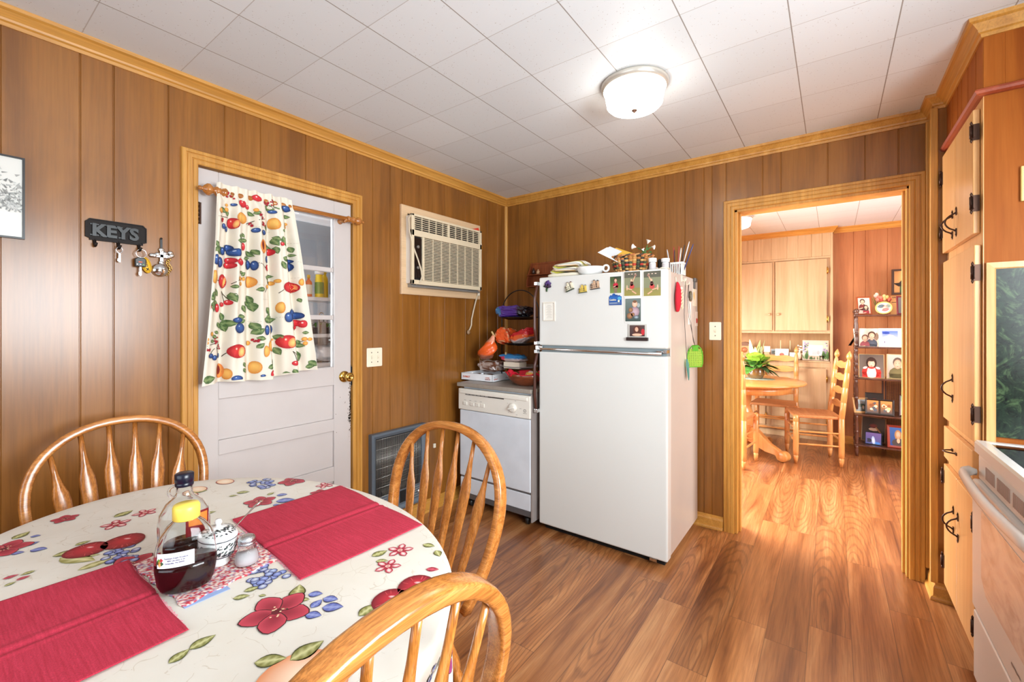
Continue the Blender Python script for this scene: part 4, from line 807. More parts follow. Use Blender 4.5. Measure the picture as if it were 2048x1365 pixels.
        mb.rect(f, x0, y0, x1, y1, (196, 206, 226), 1, ny=2, c2=(70, 110, 200)); mb.disc(f, cx, y0+.45*h, .42*w, .24*h, .1, (240, 244, 250), (210, 222, 240), 2, 12, 1, .12, 5); mb.disc(f, x0+.25*w, y1-.15*h, .25*w, .09*h, 0, (30, 62, 150), None, 2.5, 8, 1); mb.disc(f, cx, y0+.68*h, .13*w, .05*h, 0, (226, 180, 190), None, 3, 8, 1)
        mb.rect(f, x0+.14*w, y0+.1*h, x0+.18*w, y0+.24*h, (90, 60, 100), 3)
    elif kind == 'girl':
        mb.rect(f, x0, y0, x1, y1, (116, 106, 98), 1, ny=2, c2=(90, 82, 76)); pass
        mb.disc(f, cx, y0+.64*h, .22*w, .25*h, 0, (60, 36, 28), (40, 24, 20), 2, 14, 1); mb.disc(f, cx, y0+.24*h, .4*w, .24*h, 0, (212, 52, 46), None, 2, 12, 1); mb.rect(f, cx-.38*w, y0, cx+.38*w, y0+.24*h, (212, 52, 46), 2)
        mb.disc(f, cx, y0+.2*h, .2*w, .3*h, 0, (244, 226, 220), None, 3, 10, 1); mb.disc(f, cx-.26*w, y0+.42*h, .1*w, .05*h, .4, (244, 230, 224), None, 4, 8, 1); mb.disc(f, cx+.26*w, y0+.42*h, .1*w, .05*h, -.4, (244, 230, 224), None, 4, 8, 1)
        mb.disc(f, cx, y0+.43*h, .13*w, .06*h, 0, (212, 60, 52), None, 4, 8, 1); mb.disc(f, cx, y0+.60*h, .145*w, .165*h, 0, (244, 206, 184), (220, 168, 142), 4, 12, 2); mb.disc(f, cx, y0+.76*h, .16*w, .06*h, 0, (54, 32, 26), None, 5, 9, 1)
        for q in (-1, 1): mb.disc(f, cx+q*.055*w, y0+.62*h, .016*w, .012*h, 0, (50, 32, 28), None, 6, 6, 1)
        mb.disc(f, cx, y0+.52*h, .045*w, .013*h, 0, (196, 80, 80), None, 6, 7, 1)
    elif kind == 'boy':
        mb.rect(f, x0, y0, x1, y1, (176, 164, 152), 1, ny=2, c2=(190, 182, 174)); mb.disc(f, cx, y0+.2*h, .42*w, .28*h, 0, (122, 116, 72), (100, 94, 58), 2, 12, 1); mb.rect(f, cx-.4*w, y0, cx+.4*w, y0+.2*h, (116, 110, 68), 2)
        mb.disc(f, cx, y0+.68*h, .23*w, .21*h, 0, (90, 76, 66), None, 3, 12, 1); mb.disc(f, cx, y0+.60*h, .185*w, .2*h, 0, (222, 184, 156), (192, 148, 120), 4, 12, 2)
        for q in (-1, 1): mb.disc(f, cx+q*.07*w, y0+.64*h, .02*w, .013*h, 0, (60, 46, 40), None, 6, 6, 1)
        mb.disc(f, cx, y0+.51*h, .05*w, .013*h, 0, (180, 96, 90), None, 6, 7, 1)
    elif kind == 'portrait_dark':
        mb.rect(f, x0, y0, x1, y1, (70, 62, 60), 1, ny=2, c2=(96, 88, 88)); person(mb, f, cx+.05*w, y0-.02*h, .70*h, shirt=(130, 100, 88), hair=(210, 200, 190))
    elif kind == 'blonde':
        mb.rect(f, x0, y0, x1, y1, (24, 70, 140), 1, ny=2, c2=(40, 96, 170)); mb.disc(f, cx, y0+.58*h, .22*w, .3*h, 0, (196, 160, 110), (160, 120, 80), 2, 12, 1); mb.disc(f, cx, y0+.16*h, .4*w, .24*h, 0, (66, 62, 64), None, 2.5, 10, 1); mb.disc(f, cx, y0+.28*h, .1*w, .14*h, 0, (226, 180, 150), None, 3, 8, 1); mb.disc(f, cx, y0+.62*h, .125*w, .17*h, 0, (236, 196, 168), (210, 160, 130), 4, 12, 2)
        for q in (-1, 1): mb.disc(f, cx+q*.05*w, y0+.65*h, .016*w, .012*h, 0, (50, 36, 34), None, 6, 6, 1)
        mb.disc(f, cx, y0+.54*h, .04*w, .012*h, 0, (190, 80, 80), None, 6, 7, 1)
    elif kind == 'dancer':
        mb.rect(f, x0, y0, x1, y1, (70, 84, 150), 1, ny=2, c2=(110, 90, 160)); mb.disc(f, cx, y0+.3*h, .12*w, .42*h, .1, (240, 244, 255), (150, 190, 240), 3, 9, 1); mb.disc(f, cx-.25*w, y0+.3*h, .2*w, .18*h, 0, (30, 34, 60), None, 2, 8, 1, .3, 5); mb.disc(f, cx+.2*w, y0+.1*h, .25*w, .12*h, 0, (60, 130, 220), None, 2, 8, 1)
    elif kind == 'scene_dark':
        mb.rect(f, x0, y0, x1, y1, (40, 42, 40), 1, ny=2, c2=(20, 16, 14)); mb.disc(f, cx, y1-.35*h, .2*w, .1*h, 0, (120, 30, 30), (70, 20, 20), 2, 8, 1); mb.disc(f, cx, y1-.5*h, .22*w, .07*h, 0, (214, 200, 180), None, 2, 8, 1); mb.line(f, cx+.1*w, y1-.4*h, x1-.1*w, y0+.3*h, .07*w, (170, 130, 80), 3)
    elif kind == 'golden':
        mb.rect(f, x0, y0, x1, y1, (70, 74, 80), 1, ny=2, c2=(210, 150, 80))
        for k in range(9): mb.disc(f, random.uniform(x0+.2*w, x1-.2*w), random.uniform(y0+.2*h, y1-.2*h), random.uniform(.1, .2)*w, random.uniform(.06, .14)*h, random.uniform(-1, 1), random.choice([(244, 210, 150), (150, 96, 56), (250, 234, 200), (84, 96, 110)]), None, 2+k*.3, 8, 1)
    elif kind == 'landscape':
        mb.rect(f, x0, y0, x1, y1, (66, 72, 60), 1, ny=2, c2=(150, 170, 180)); mb.disc(f, cx, y0+.5*h, .45*w, .14*h, .1, (60, 78, 66), None, 2, 9, 1); mb.disc(f, cx+.2*w, y0+.35*h, .08*w, .16*h, 0, (190, 170, 150), None, 3, 8, 1)
    elif kind == 'couple_pink':
        mb.rect(f, x0, y0, x1, y1, (220, 214, 206), 1, ny=2, c2=(190, 196, 200)); mb.disc(f, cx, y0+.35*h, .34*w, .34*h, 0, (214, 110, 96), (190, 80, 70), 2, 10, 1); mb.disc(f, cx, y0+.72*h, .12*w, .12*h, 0, (226, 186, 160), None, 3, 8, 1); mb.rect(f, x0, y0, x1, y0+.12*h, (70, 70, 80), 3)
    elif kind == 'hand':
        mb.rect(f, x0, y0, x1, y1, (214, 196, 190), 1, ny=2, c2=(60, 160, 140)); mb.rect(f, x0, y0, x1, y0+.72*h, (206, 196, 190), 1.5); mb.disc(f, cx, y0+.5*h, .3*w, .22*h, 0, (120, 100, 86), None, 2, 9, 1); mb.disc(f, cx, y0+.28*h, .36*w, .3*h, 0, (232, 180, 160), None, 3, 9, 1)
    elif kind == 'pale':
        mb.rect(f, x0, y0, x1, y1, (236, 238, 236), 1, ny=2, c2=(214, 222, 226)); mb.rect(f, cx-.2*w, y0+.1*h, cx+.1*w, y1-.1*h, (196, 208, 216), 2); mb.disc(f, cx+.2*w, y0+.3*h, .1*w, .2*h, 0, (180, 190, 196), None, 3, 8, 1)
# things on the freezer door; f maps (x, z)
f = ony(FY)
def flat_photo(x0, z0, x1, z1, kind, seed, label, sleeve=None, cat='photograph'):
    mb = MB()
    if sleeve: mb.box(x0-.004, x1+.004, FY-.0035, FY, z0-.004, z1+.004, 0)
    else: mb.box(x0, x1, FY-.0015, FY, z0, z1, 0)
    photo(mb, ony(FY-(.0036 if sleeve else .0016)), x0, z0, x1, z1, kind, seed)
    for k in range(len(mb.m)): mb.m[k] = 0 if k < 6 else 1
    return tag(mb.build('photograph', [plain('photo_sleeve', sleeve or (236, 234, 228), .25), M_print]), label, cat)
flat_photo(-1.050, 1.517, -.982, 1.613, 'red_shirt', 1, 'small photograph of a person in a red shirt on the freezer door')
flat_photo(-.963, 1.497, -.870, 1.634, 'cheer', 1, 'sleeved photograph of a leaping figure, next to the red shirt photograph', (176, 172, 140))
flat_photo(-.850, 1.492, -.755, 1.629, 'cheer', 2, 'sleeved photograph of a leaping figure nearest the right edge of the freezer door', (190, 190, 160))
flat_photo(-.957, 1.352, -.866, 1.482, 'baby', 1, 'sleeved photograph of a small child with stuffed animals on the freezer door', (200, 204, 200))
t = thing('magnetic_photo_frame', 'small silver magnetic frame with a portrait of a dark haired woman', 'picture frame', (-.886, FY, 1.243))
mb = MB().box(-.938, -.832, FY-.006, FY, 1.262, 1.336, 0); photo(mb, ony(FY-.0061), -.930, 1.268, -.843, 1.330, 'woman')
mb.m = [0]*6+[1]*(len(mb.m)-6); mb.build('photo_panel', [plain('frame_silver', (200, 198, 190), .3, .3), M_print], t)
mb = MB().box(-.948, -.824, FY-.016, FY, 1.243, 1.262).build('name_ledge', plain('ledge_dark', (56, 42, 40), .3, .4), t, bevel=.002)
mb = MB().box(-1.056, -.980, FY-.003, FY, 1.447, 1.496)
for cxx, cz, r in ((-1.045, 1.497, .009), (-1.027, 1.503, .012), (-1.010, 1.499, .009), (-.995, 1.494, .010)): mb.disc(ony(FY-.001), cxx, cz, r, r, 0, (30, 84, 160), None, 1, 10, 1, mi=0)
g = ony(FY-.0032); mb.rect(g, -1.056, 1.447, -.980, 1.497, (20, 66, 140), 1, ny=2, c2=(34, 100, 178)); mb.rect(g, -1.054, 1.452, -.985, 1.464, (84, 108, 150), 2); mb.disc(g, -.992, 1.485, .012, .010, 0, (70, 160, 200), None, 2, 8, 1); mb.disc(g, -.996, 1.470, .006, .007, 0, (240, 236, 200), None, 3, 7, 1)
mb.text('Catskins', g, -1.052, 1.473, .016, (232, 228, 200), L=3, sx=.72, bold=.0003)
for k in range(2): mb.line(g, -1.052, 1.456+k*.005, -1.005, 1.456+k*.005, .0012, (190, 200, 214), 3)
mb.m = [0 if k < 6 else 1 for k in range(len(mb.m))]; tag(mb.build('blue_card', [plain('card_blue', (24, 70, 140), .3), M_print]), 'blue scallop topped souvenir magnet with white script below the red shirt photograph', 'magnet')
mb = MB().molding([(-1.512, FY, 1.357), (-1.420, FY, 1.357), (-1.420, FY, 1.480), (-1.512, FY, 1.480)], [(0, 0), (0, .006), (-.007, .007), (-.008, .002), (-.008, 0)], (0, -1, 0), -1, loop=True); g = ony(FY-.001)
mb.rect(g, -1.505, 1.364, -1.427, 1.473, (234, 230, 220), 1, 1)
for k in range(15): mb.line(g, -1.490+.006*(k % 3), 1.378+k*.0058, -1.445-.005*((k*7) % 3), 1.378+k*.0058, .0012, (170, 164, 156), 2)
tag(mb.build('verse_plaque', [plain('plaque_cream', (226, 220, 208), .5), M_print]), 'cream framed plaque with faint lines of text at the left of the freezer door', 'plaque')
# flower magnet
t = thing('flower_magnet', 'purple iris flower magnet at the top left of the freezer door', 'magnet', (-1.477, FY-.01, 1.545))
mb = MB()
for a, l, w, c in ((1.4, .030, .017, (84, 52, 122)), (.4, .026, .015, (70, 42, 106)), (2.5, .026, .014, (66, 40, 100)), (-.6, .028, .016, (58, 34, 66)), (3.7, .028, .014, (50, 30, 60)), (-1.6, .024, .012, (44, 24, 40))):
    x, z = -1.474, 1.590; dx, dz = math.cos(a)*l, math.sin(a)*l; vs = []
    for k in range(6):
        q = k/5; ww = w*math.sin(PI*min(1, q*.85+.1))
        for s_ in (-1, 0, 1): vs.append((x+dx*q-math.sin(a)*ww*s_*.9, FY-.006-.012*math.sin(PI*q)+(.004 if s_ else 0), z+dz*q+math.cos(a)*ww*s_*.9))
    mb.add(vs, [(k*3+j, k*3+j+3, k*3+j+4, k*3+j+1) for k in range(5) for j in (0, 1)], 0, True, lin(c))
mb.build('petals', M_matte, t, solid=.0015)
mb = MB().tube([(-1.476, FY-.006, 1.575), (-1.480, FY-.008, 1.545)], .003, 7, col=lin((60, 96, 60)))
for a in (2.3, 3.0, 4.4): mb.leaf(ony(FY-.005), -1.478, 1.578, -1.478+math.cos(a)*.034, 1.578+math.sin(a)*.034, .4, (52, 84, 56), (70, 110, 70), 1, 0)
mb.build('stem', M_matte, t)
# house magnets
def house(x, z, s, wall, roof, trim, label, tw=True, rot=0):
    t = thing('house_magnet', label, 'magnet', (x, FY-.01, z-.03*s))
    M = Matrix.Translation((x, FY, z)) @ Matrix.Rotation(rot, 4, 'Y') @ Matrix.Scale(s, 4)
    w = MB().box(-.034, .036, -.010, 0, -.028, .004).box(-.020, .012, -.016, 0, -.028, .012); r = MB(); d = MB()
    if tw: w.box(-.006, .008, -.018, 0, .0, .030)
    w.box(.022, .036, -.018, 0, -.02, .022)
    for x0, x1, z0, z1, y in ((-.036, -.008, .004, .016, -.012), (-.006, .008, .030, .040, -.019), (.020, .038, .022, .034, -.019), (.008, .022, .006, .014, -.012)):
        r.add([(x0, y, z0), (x1, y, z0), ((x0+x1)/2, y*.4, z1), (x0, 0, z0), (x1, 0, z0)], [(0, 1, 2), (1, 4, 2), (0, 2, 3), (0, 3, 4, 1)])
    for k in range(5):
        for q in (-.020, -.006): d.box(-.030+k*.014, -.025+k*.014, -.0175, -.009, q, q+.007)
    d.box(-.036, .038, -.018, 0, -.034, -.028)
    w.xf(M).build('walls', plain('m_'+str(wall), wall, .5), t, bevel=.0008); r.xf(M).build('roof', plain('m_'+str(roof), roof, .5), t); d.xf(M).build('windows', plain('m_'+str(trim), trim, .5), t)
house(-1.322, 1.570, .80, (222, 214, 190), (120, 74, 60), (60, 70, 52), 'white church shaped house magnet tilted among dark greenery', True, -.35)
house(-1.228, 1.552, .74, (216, 186, 84), (150, 150, 150), (76, 84, 66), 'yellow mansion shaped house magnet, lowest of the three', True, -.1)
house(-1.147, 1.572, .80, (196, 160, 130), (60, 58, 66), (70, 66, 66), 'pale pink towered house magnet, rightmost of the three', True, -.12)

# ---- right side of the refrigerator; f maps (y, z) on x = FX1-.006
XS = FX1-.006; fs_ = lambda a, b, h: Vector((XS+h, a, b))
t = thing('red_ornament', 'red knitted shoe shaped ornament with seed trim hanging on the refrigerator side', 'ornament', (XS+.02, 2.565, 1.40))
mb = MB(); rs = []
for k in range(13):
    q = k/12; z = 1.405+.175*q; w = .026*max(0, math.sin(PI*min(1, q*.9+.08)))**.6+.004; wy = .040*max(0, math.sin(PI*(q*.9+.08)))**.7+.004
    rs.append([(XS+.003+w*(1+math.cos(a))*.55, 2.565-.012*math.sin(q*4)+wy*math.sin(a)*.7, z) for a in [2*PI*i/16 for i in range(16)]])
mb.rings(rs); mb.build('knit_body', plain('knit_red', (196, 28, 48), .9, bump=.9, bscale=250), t, sub=1)
mb = MB()
for k in range(16):
    q = k/15; mb.disc(fs_, 2.575+.016*math.sin(q*5), 1.43+.10*q, .003, .007, q*3, (236, 222, 190), None, 104+k*.1, 7, 1, mi=0); mb.ball((XS+.036, 2.572+.016*math.sin(k*2.1), 1.425+q*.1), .0035, .003, .006, 6, 4, 0, lin((236, 220, 180)))
mb.ball((XS+.030, 2.575, 1.540), .010, .010, .010, 8, 6, 0, lin((238, 214, 196)))
mb.build('seed_trim', M_matte, t); MB().tube([(XS+.008, 2.55, 1.575), (XS+.008, 2.548, 1.60), (XS+.004, 2.556, 1.605)], .002, 6).build('loop', M_offw, t)
for n, (y, z, lb) in enumerate(((2.690, 1.60, 'cream adhesive hook on the refrigerator side, the one nearer the front'), (2.765, 1.585, 'cream adhesive hook on the refrigerator side holding the green fly swatter'))):
    h = MB().box(XS, XS+.004, y-.008, y+.008, z-.012, z+.03).tube([(XS+.002, y, z), (XS+.018, y, z-.010), (XS+.026, y, z-.002), (XS+.026, y, z+.008)], .0035, 8); tag(h.build('adhesive_hook', M_offw, bevel=.001), lb, 'hook')
t = thing('green_fly_swatter', 'lime green fly swatter hanging by its wire handle on the refrigerator side', 'fly swatter', (XS+.03, 2.80, 1.02))
SG = plain('swatter_green', (76, 160, 34), .4)
Ms = Matrix.Translation((XS+.035, 2.86, 1.135)) @ Matrix.Rotation(math.radians(50), 4, 'Z') @ Matrix.Rotation(.05, 4, 'X')
out = [(-.020, .072), (.020, .072), (.044, .048), (.056, .01), (.058, -.045), (.048, -.066), (-.048, -.066), (-.058, -.045), (-.056, .01), (-.044, .048)]
mb = MB().molding([(-a, 0, b) for a, b in out], [(0, -.003), (0, .003), (-.005, .003), (-.005, -.003)], (0, -1, 0), -1, loop=True); mb.box(-.02, .02, -.003, .003, .035, .071)
mb.xf(Ms).build('rim', SG, t)
mb = MB()
for k in range(8): mb.box(-.052+k*.0135, -.041+k*.0135, -.0012, .0012, -.064, .048 if 0 < k < 7 else .034)
for k in range(7): mb.box(-.054, .054, -.0010, .0010, -.064+k*.0145, -.056+k*.0145)
mb.xf(Ms).build('mesh_blade', plain('swatter_lime', (136, 176, 50), .5), t)
MB().tube([(XS+.035, 2.86, 1.202), (XS+.032, 2.83, 1.235), (XS+.030, 2.832, 1.25), (XS+.022, 2.80, 1.38), (XS+.018, 2.775, 1.50), (XS+.022, 2.768, 1.575), (XS+.026, 2.762, 1.59)], .0014, 6).tube([(XS+.035, 2.86, 1.202), (XS+.030, 2.84, 1.25), (XS+.016, 2.79, 1.38), (XS+.014, 2.76, 1.50), (XS+.022, 2.760, 1.575)], .0014, 6).build('wire_handle', plain('wire_grey', (70, 64, 60), .4, .6), t)
t = thing('teal_fly_swatter', 'teal fly swatter seen edge on behind the green one', 'fly swatter', (XS+.02, 2.76, 1.0))
MB().poly([(XS+.010, 2.752, 1.125), (XS+.010, 2.772, 1.125), (XS+.014, 2.790, 1.09), (XS+.014, 2.800, 1.02), (XS+.018, 2.775, .995), (XS+.018, 2.760, 1.02), (XS+.012, 2.745, 1.09)], (1, 0, 0), 0, .004).build('blade', plain('teal_plastic', (60, 130, 124), .5), t)
MB().tube([(XS+.012, 2.762, 1.125), (XS+.010, 2.74, 1.25), (XS+.010, 2.71, 1.40), (XS+.022, 2.692, 1.59)], .0016, 6).build('wire_handle', plain('wire_grey', (70, 64, 60), .4, .6), t)
mb = MB().box(XS, XS+.001, 2.835, 2.905, 1.335, 1.50); tag(mb.build('paper_strip', plain('paper_pink', (238, 222, 214), .7)), 'narrow pale paper slip hanging under a dark magnet on the refrigerator side', 'paper')
tag(MB().ball((XS+.008, 2.868, 1.512), .010, .024, .034).build('dark_magnet', plain('magnet_mottled', (92, 84, 66), .5, var=.6, vscale=90)), 'dark mottled oval magnet holding the paper slip', 'magnet')
mb = MB().box(XS, XS+.002, 2.95, 3.04, 1.455, 1.565); mb.rect(lambda a, b, h: Vector((XS+.0021+h, a, b)), 2.955, 1.46, 3.035, 1.56, (226, 216, 196), 1); mb.disc(lambda a, b, h: Vector((XS+.0021+h, a, b)), 2.97, 1.52, .012, .028, 0, (220, 170, 60), None, 2, 8, 1)
tag(mb.build('note_card', [M_offw, M_print]), 'cream note card low on the rear of the refrigerator side, under the tool magnet', 'card')
tag(MB().box(XS, XS+.010, 2.965, 2.985, 1.565, 1.62).box(XS, XS+.014, 2.955, 3.01, 1.61, 1.635).build('tool_magnet', plain('tool_grey', (90, 84, 80), .4, .3), bevel=.003), 'small grey hammer shaped magnet above the note card', 'magnet')
mb = MB().box(XS, XS+.002, 3.02, 3.068, 1.325, 1.42); mb.rect(lambda a, b, h: Vector((XS+.0021+h, a, b)), 3.024, 1.345, 3.064, 1.375, (190, 60, 56), 1)
tag(mb.build('warning_label', [plain('label_pale', (220, 206, 196), .5), M_print]), 'small label with a red band near the rear edge of the refrigerator side', 'label')

# ---- on top of the refrigerator
ZT = 1.640
def clothpat(v):
    k = int((v.x*3.1+2.2)*2+(v.y+1)*3+v.z*4) % 7
    return [(240, 236, 220), (200, 196, 60), (60, 60, 62), (206, 166, 110), (236, 234, 226), (150, 144, 134), (250, 248, 240)][k]
for k, (zz, h, lb) in enumerate(((ZT+.017, .034, 'cream folded place mat at the bottom of the stack on the refrigerator'), (ZT+.050, .034, 'leaf patterned folded mat in the middle of the stack on the refrigerator'), (ZT+.082, .036, 'topmost leaf patterned folded mat on the refrigerator'))):
    pillow('folded_mat', (-1.415+.01*k, 2.57, zz), .25-.012*k, .19, h, [(238, 230, 210)], k+1, M_matte, pat=(clothpat if k else None), label=lb, cat='place mat', e=.35, wr=.02, rotz=.08*k, nseg=40, nr=12, tilt=-.05*k, group='folded mats on the refrigerator')
t = thing('hobnail_bowl', 'white milk glass bowl with ring handle on the refrigerator', 'bowl', (-1.225, 2.50, ZT))
M_milk = plain('milk_glass', (238, 238, 236), .18, coat=.4)
mb = MB(); rs = []
for h, r in ((0, .045), (.004, .05), (.018, .074), (.040, .088), (.052, .092), (.054, .089), (.042, .082), (.020, .066), (.008, .04)): rs.append([(-1.225+r*math.cos(a)*(1+.012*math.cos(18*a+h*90)), 2.50+r*.8*math.sin(a)*(1+.012*math.cos(18*a+h*90)), ZT+h) for a in [2*PI*i/72 for i in range(72)]])
mb.rings(rs).build('bowl', M_milk, t); MB().tube([(-1.122+.019*math.cos(a), 2.50, ZT+.040+.019*math.sin(a)) for a in [2*PI*k/18 for k in range(18)]], .0065, 8, loop=True).build('ring_handle', M_milk, t)
t = thing('woven_basket', 'round woven basket in red, green and straw colours on the refrigerator', 'basket', (-.985, 2.57, ZT))
mb = MB(); nA, nH = 30, 8; B0 = Vector((-.985, 2.57, ZT))
def bk(a, h, o): r = .098+.027*h+o; return B0+Vector((r*math.cos(a), r*.78*math.sin(a), .006+.096*h))
PALB = [(206, 154, 92), (214, 166, 100), (70, 82, 58), (196, 60, 44), (70, 82, 58), (214, 166, 100), (180, 112, 60), (206, 150, 90)]
for j in range(nH):
    for i in range(nA):
        o = .004 if (i+j) % 2 else 0; a0, a1 = 2*PI*i/nA, 2*PI*(i+1)/nA; h0, h1 = j/nH, (j+.92)/nH; am = (a0+a1)/2
        c = PALB[j] if (i+j) % 2 else [(196, 140, 80), (60, 56, 46)][(i//2+j) % 2]
        mb.add([bk(a0, h0, 0), bk(am, h0, o+.003), bk(a1, h0, 0), bk(a0, h1, 0), bk(am, h1, o+.003), bk(a1, h1, 0)], [(0, 1, 4, 3), (1, 2, 5, 4)], 0, True, lin(c))
for i in range(nA):
    a0 = 2*PI*i/nA; a1 = 2*PI*(i+1.6)/nA; mb.tube([bk(a0, .93, .002), bk((a0+a1)/2, 1.02, .006), bk(a1, 1.06, .0)], .0045, 6, col=lin([(196, 140, 84), (70, 60, 50), (186, 110, 60)][i % 3]))
mb.build('wicker_weave', M_matte, t, solid=.002); MB().lathe([(0, .003), (.098, .003), (.098, .007), (0, .007)], B0, 24, sy=.78).build('basket_base', plain('straw', (190, 140, 84), .7), t)
for k, (dx, dz, a, c, lb) in enumerate(((0, 0, .50, (244, 244, 244), 'white envelope sticking out of the basket on the left, nearest the front'), (.012, .010, .46, (226, 232, 240), 'bluish white envelope behind the front one in the basket'), (.05, .006, .40, (232, 184, 70), 'yellow edged letter between the envelopes in the basket'))):
    M = Matrix.Translation((-1.075+dx, 2.53+.02*k, ZT+.115+dz)) @ Matrix.Rotation(a, 4, 'Y') @ Matrix.Rotation(.5, 4, 'X')
    tag(MB().obox(M, .19, .10, .0015).build('envelope', plain('paper_%d' % k, c, .6)), lb, 'envelope', 'letters in the basket')
t = thing('artificial_lily', 'white artificial lily sprig with green leaves in the basket', 'flowers', (-.92, 2.57, ZT+.09))
mb = MB(); gm = plain('stem_green', (70, 110, 50), .5)
for p in (((-.90, 2.57, ZT+.07), (-.905, 2.565, ZT+.13), (-.945, 2.56, ZT+.155)), ((-.905, 2.57, ZT+.07), (-.90, 2.565, ZT+.13), (-.885, 2.56, ZT+.165)), ((-.91, 2.57, ZT+.07), (-.915, 2.565, ZT+.13), (-.865, 2.56, ZT+.150))): mb.tube(p, .0035, 6)
random.seed(5)
for k in range(12):
    p = Vector((-.908+random.uniform(-.02, .03), 2.565, ZT+random.uniform(.09, .14))); a = random.uniform(0, 6.28); q = p+Vector((math.cos(a)*.03, -.01, math.sin(a)*.02)); w = Vector((-math.sin(a), 0, math.cos(a)))*.007; mb.add([p, (p+q)/2+w, q, (p+q)/2-w], [(0, 1, 2, 3)])
mb.build('stems', gm, t)
for (x, z, r, a) in ((-.955, ZT+.160, .022, 2.9), (-.885, ZT+.172, .020, 1.2), (-.862, ZT+.152, .018, -.2), (-.905, ZT+.150, .014, 4)):
    rs = []
    for h, rr in ((0, .1), (.3, .35), (.6, .7), (.85, 1.0), (1, 1.25)): rs.append([(x+rr*r*.6*math.cos(q)*(-math.sin(a))+h*r*1.3*math.cos(a)*.8, 2.56+rr*r*.6*math.sin(q), z+h*r*1.2*math.sin(a)+rr*r*.6*math.cos(q)*math.cos(a)) for q in [2*PI*i/10 for i in range(10)]])
    MB().rings(rs, cap=False).build('bloom', plain('lily_white', (236, 228, 218), .6), t, solid=.001)
def pill(x, y, r, h, lb, band):
    t = thing('pill_bottle', lb, 'bottle', (x, y, ZT))
    MB().lathe([(0, 0), (r*.8, 0), (r*.82, .003), (r*.82, h*.62), (r*.6, h*.70)], (x, y, ZT), 20).build('bottle_body', plain('pill_white', (224, 224, 226), .35), t)
    MB().lathe([(r*.83, h*.08), (r*.83, h*.58)], (x, y, ZT), 20, cap=False).build('bottle_label', plain('pill_label%d' % band[0], band, .4), t)
    MB().lathe([(r*.7, h*.70), (r, h*.72), (r, h*.98), (r*.95, h), (0, h)], (x, y, ZT), 24).build('cap', plain('cap_white', (240, 240, 240), .3), t)
pill(-.842, 2.52, .023, .078, 'white capped pill bottle beside the woven basket on the refrigerator', (200, 196, 200))
pill(-.768, 2.52, .023, .070, 'white capped pill bottle by the right front corner of the refrigerator top', (196, 190, 192))
tag(MB().box(-.885, -.845, 2.60, 2.64, ZT, ZT+.036).build('small_box', plain('box_white', (228, 226, 224), .5), bevel=.002), 'small white box behind the pill bottle next to the basket', 'box')
tag(MB().box(-.862, -.790, 2.66, 2.69, ZT, ZT+.092).build('black_case', M_black, bevel=.010), 'black upright case standing between the two pill bottles', 'case')
tag(MB().tube([(-.80, 2.47, ZT+.004), (-.77, 2.455, ZT+.010), (-.745, 2.47, ZT+.011), (-.738, 2.50, ZT+.008)], .0035, 8).build('coiled_wire', M_offw), 'short tan wire lying on the front right corner of the refrigerator', 'wire')
t = thing('pen_basket', 'small white slotted plastic basket holding pens at the right edge of the refrigerator', 'basket', (-.782, 2.80, ZT))
W_ = plain('basket_white', (234, 232, 228), .4); mb = MB(); x0, x1, y0, y1 = -.826, -.742, 2.76, 2.84
mb.box(x0, x1, y0, y1, ZT, ZT+.004)
for k in range(7):
    x = lerp(x0+.004, x1-.004, k/6)
    for y in (y0, y1): mb.box(x-.0032, x+.0032, y-.0015, y+.0015, ZT, ZT+.075)
    yy = lerp(y0+.004, y1-.004, k/6)
    for x in (x0, x1): mb.box(x-.0015, x+.0015, yy-.0032, yy+.0032, ZT, ZT+.075)
mb.box(x0-.004, x1+.004, y0-.005, y0+.002, ZT+.066, ZT+.078).box(x0-.004, x1+.004, y1-.002, y1+.005, ZT+.066, ZT+.078).box(x0-.005, x0+.002, y0, y1, ZT+.066, ZT+.078).box(x1-.002, x1+.005, y0, y1, ZT+.066, ZT+.078)
mb.build('slotted_body', W_, t)
pens = [(-.815, 2.79, -.16, .0, .16, (206, 206, 210), 'silver pen leaning left in the white pen basket'), (-.800, 2.81, -.03, .0, .175, (170, 60, 56), 'thin red pencil left of centre in the pen basket'), (-.790, 2.78, .0, .05, .15, (60, 40, 44), 'dark short pen in the pen basket'), (-.782, 2.81, .05, 0, .175, (196, 84, 70), 'orange tipped pencil standing upright in the pen basket'), (-.772, 2.785, .12, 0, .16, (226, 222, 216), 'white pen in the middle of the pen basket'), (-.765, 2.80, .16, .03, .18, (36, 34, 40), 'black pen leaning right in the pen basket'), (-.758, 2.79, .26, 0, .20, (216, 214, 214), 'tall pale pen leaning right, highest in the basket'), (-.752, 2.81, .34, 0, .19, (56, 66, 120), 'blue pen, rightmost in the pen basket')]
for x, y, a, b, l, c, lb in pens:
    M = Matrix.Translation((x, y, ZT+.008)) @ Matrix.Rotation(a, 4, 'Y') @ Matrix.Rotation(b, 4, 'X')
    p = MB().tube([M @ Vector((0, 0, 0)), M @ Vector((0, 0, l*.88)), M @ Vector((0, 0, l))], [.0036, .0036, .0020], 8)
    tag(p.build('pen', plain('pen_%d_%d' % (c[0], c[1]), c, .4)), lb, 'pen', 'pens in the white basket')

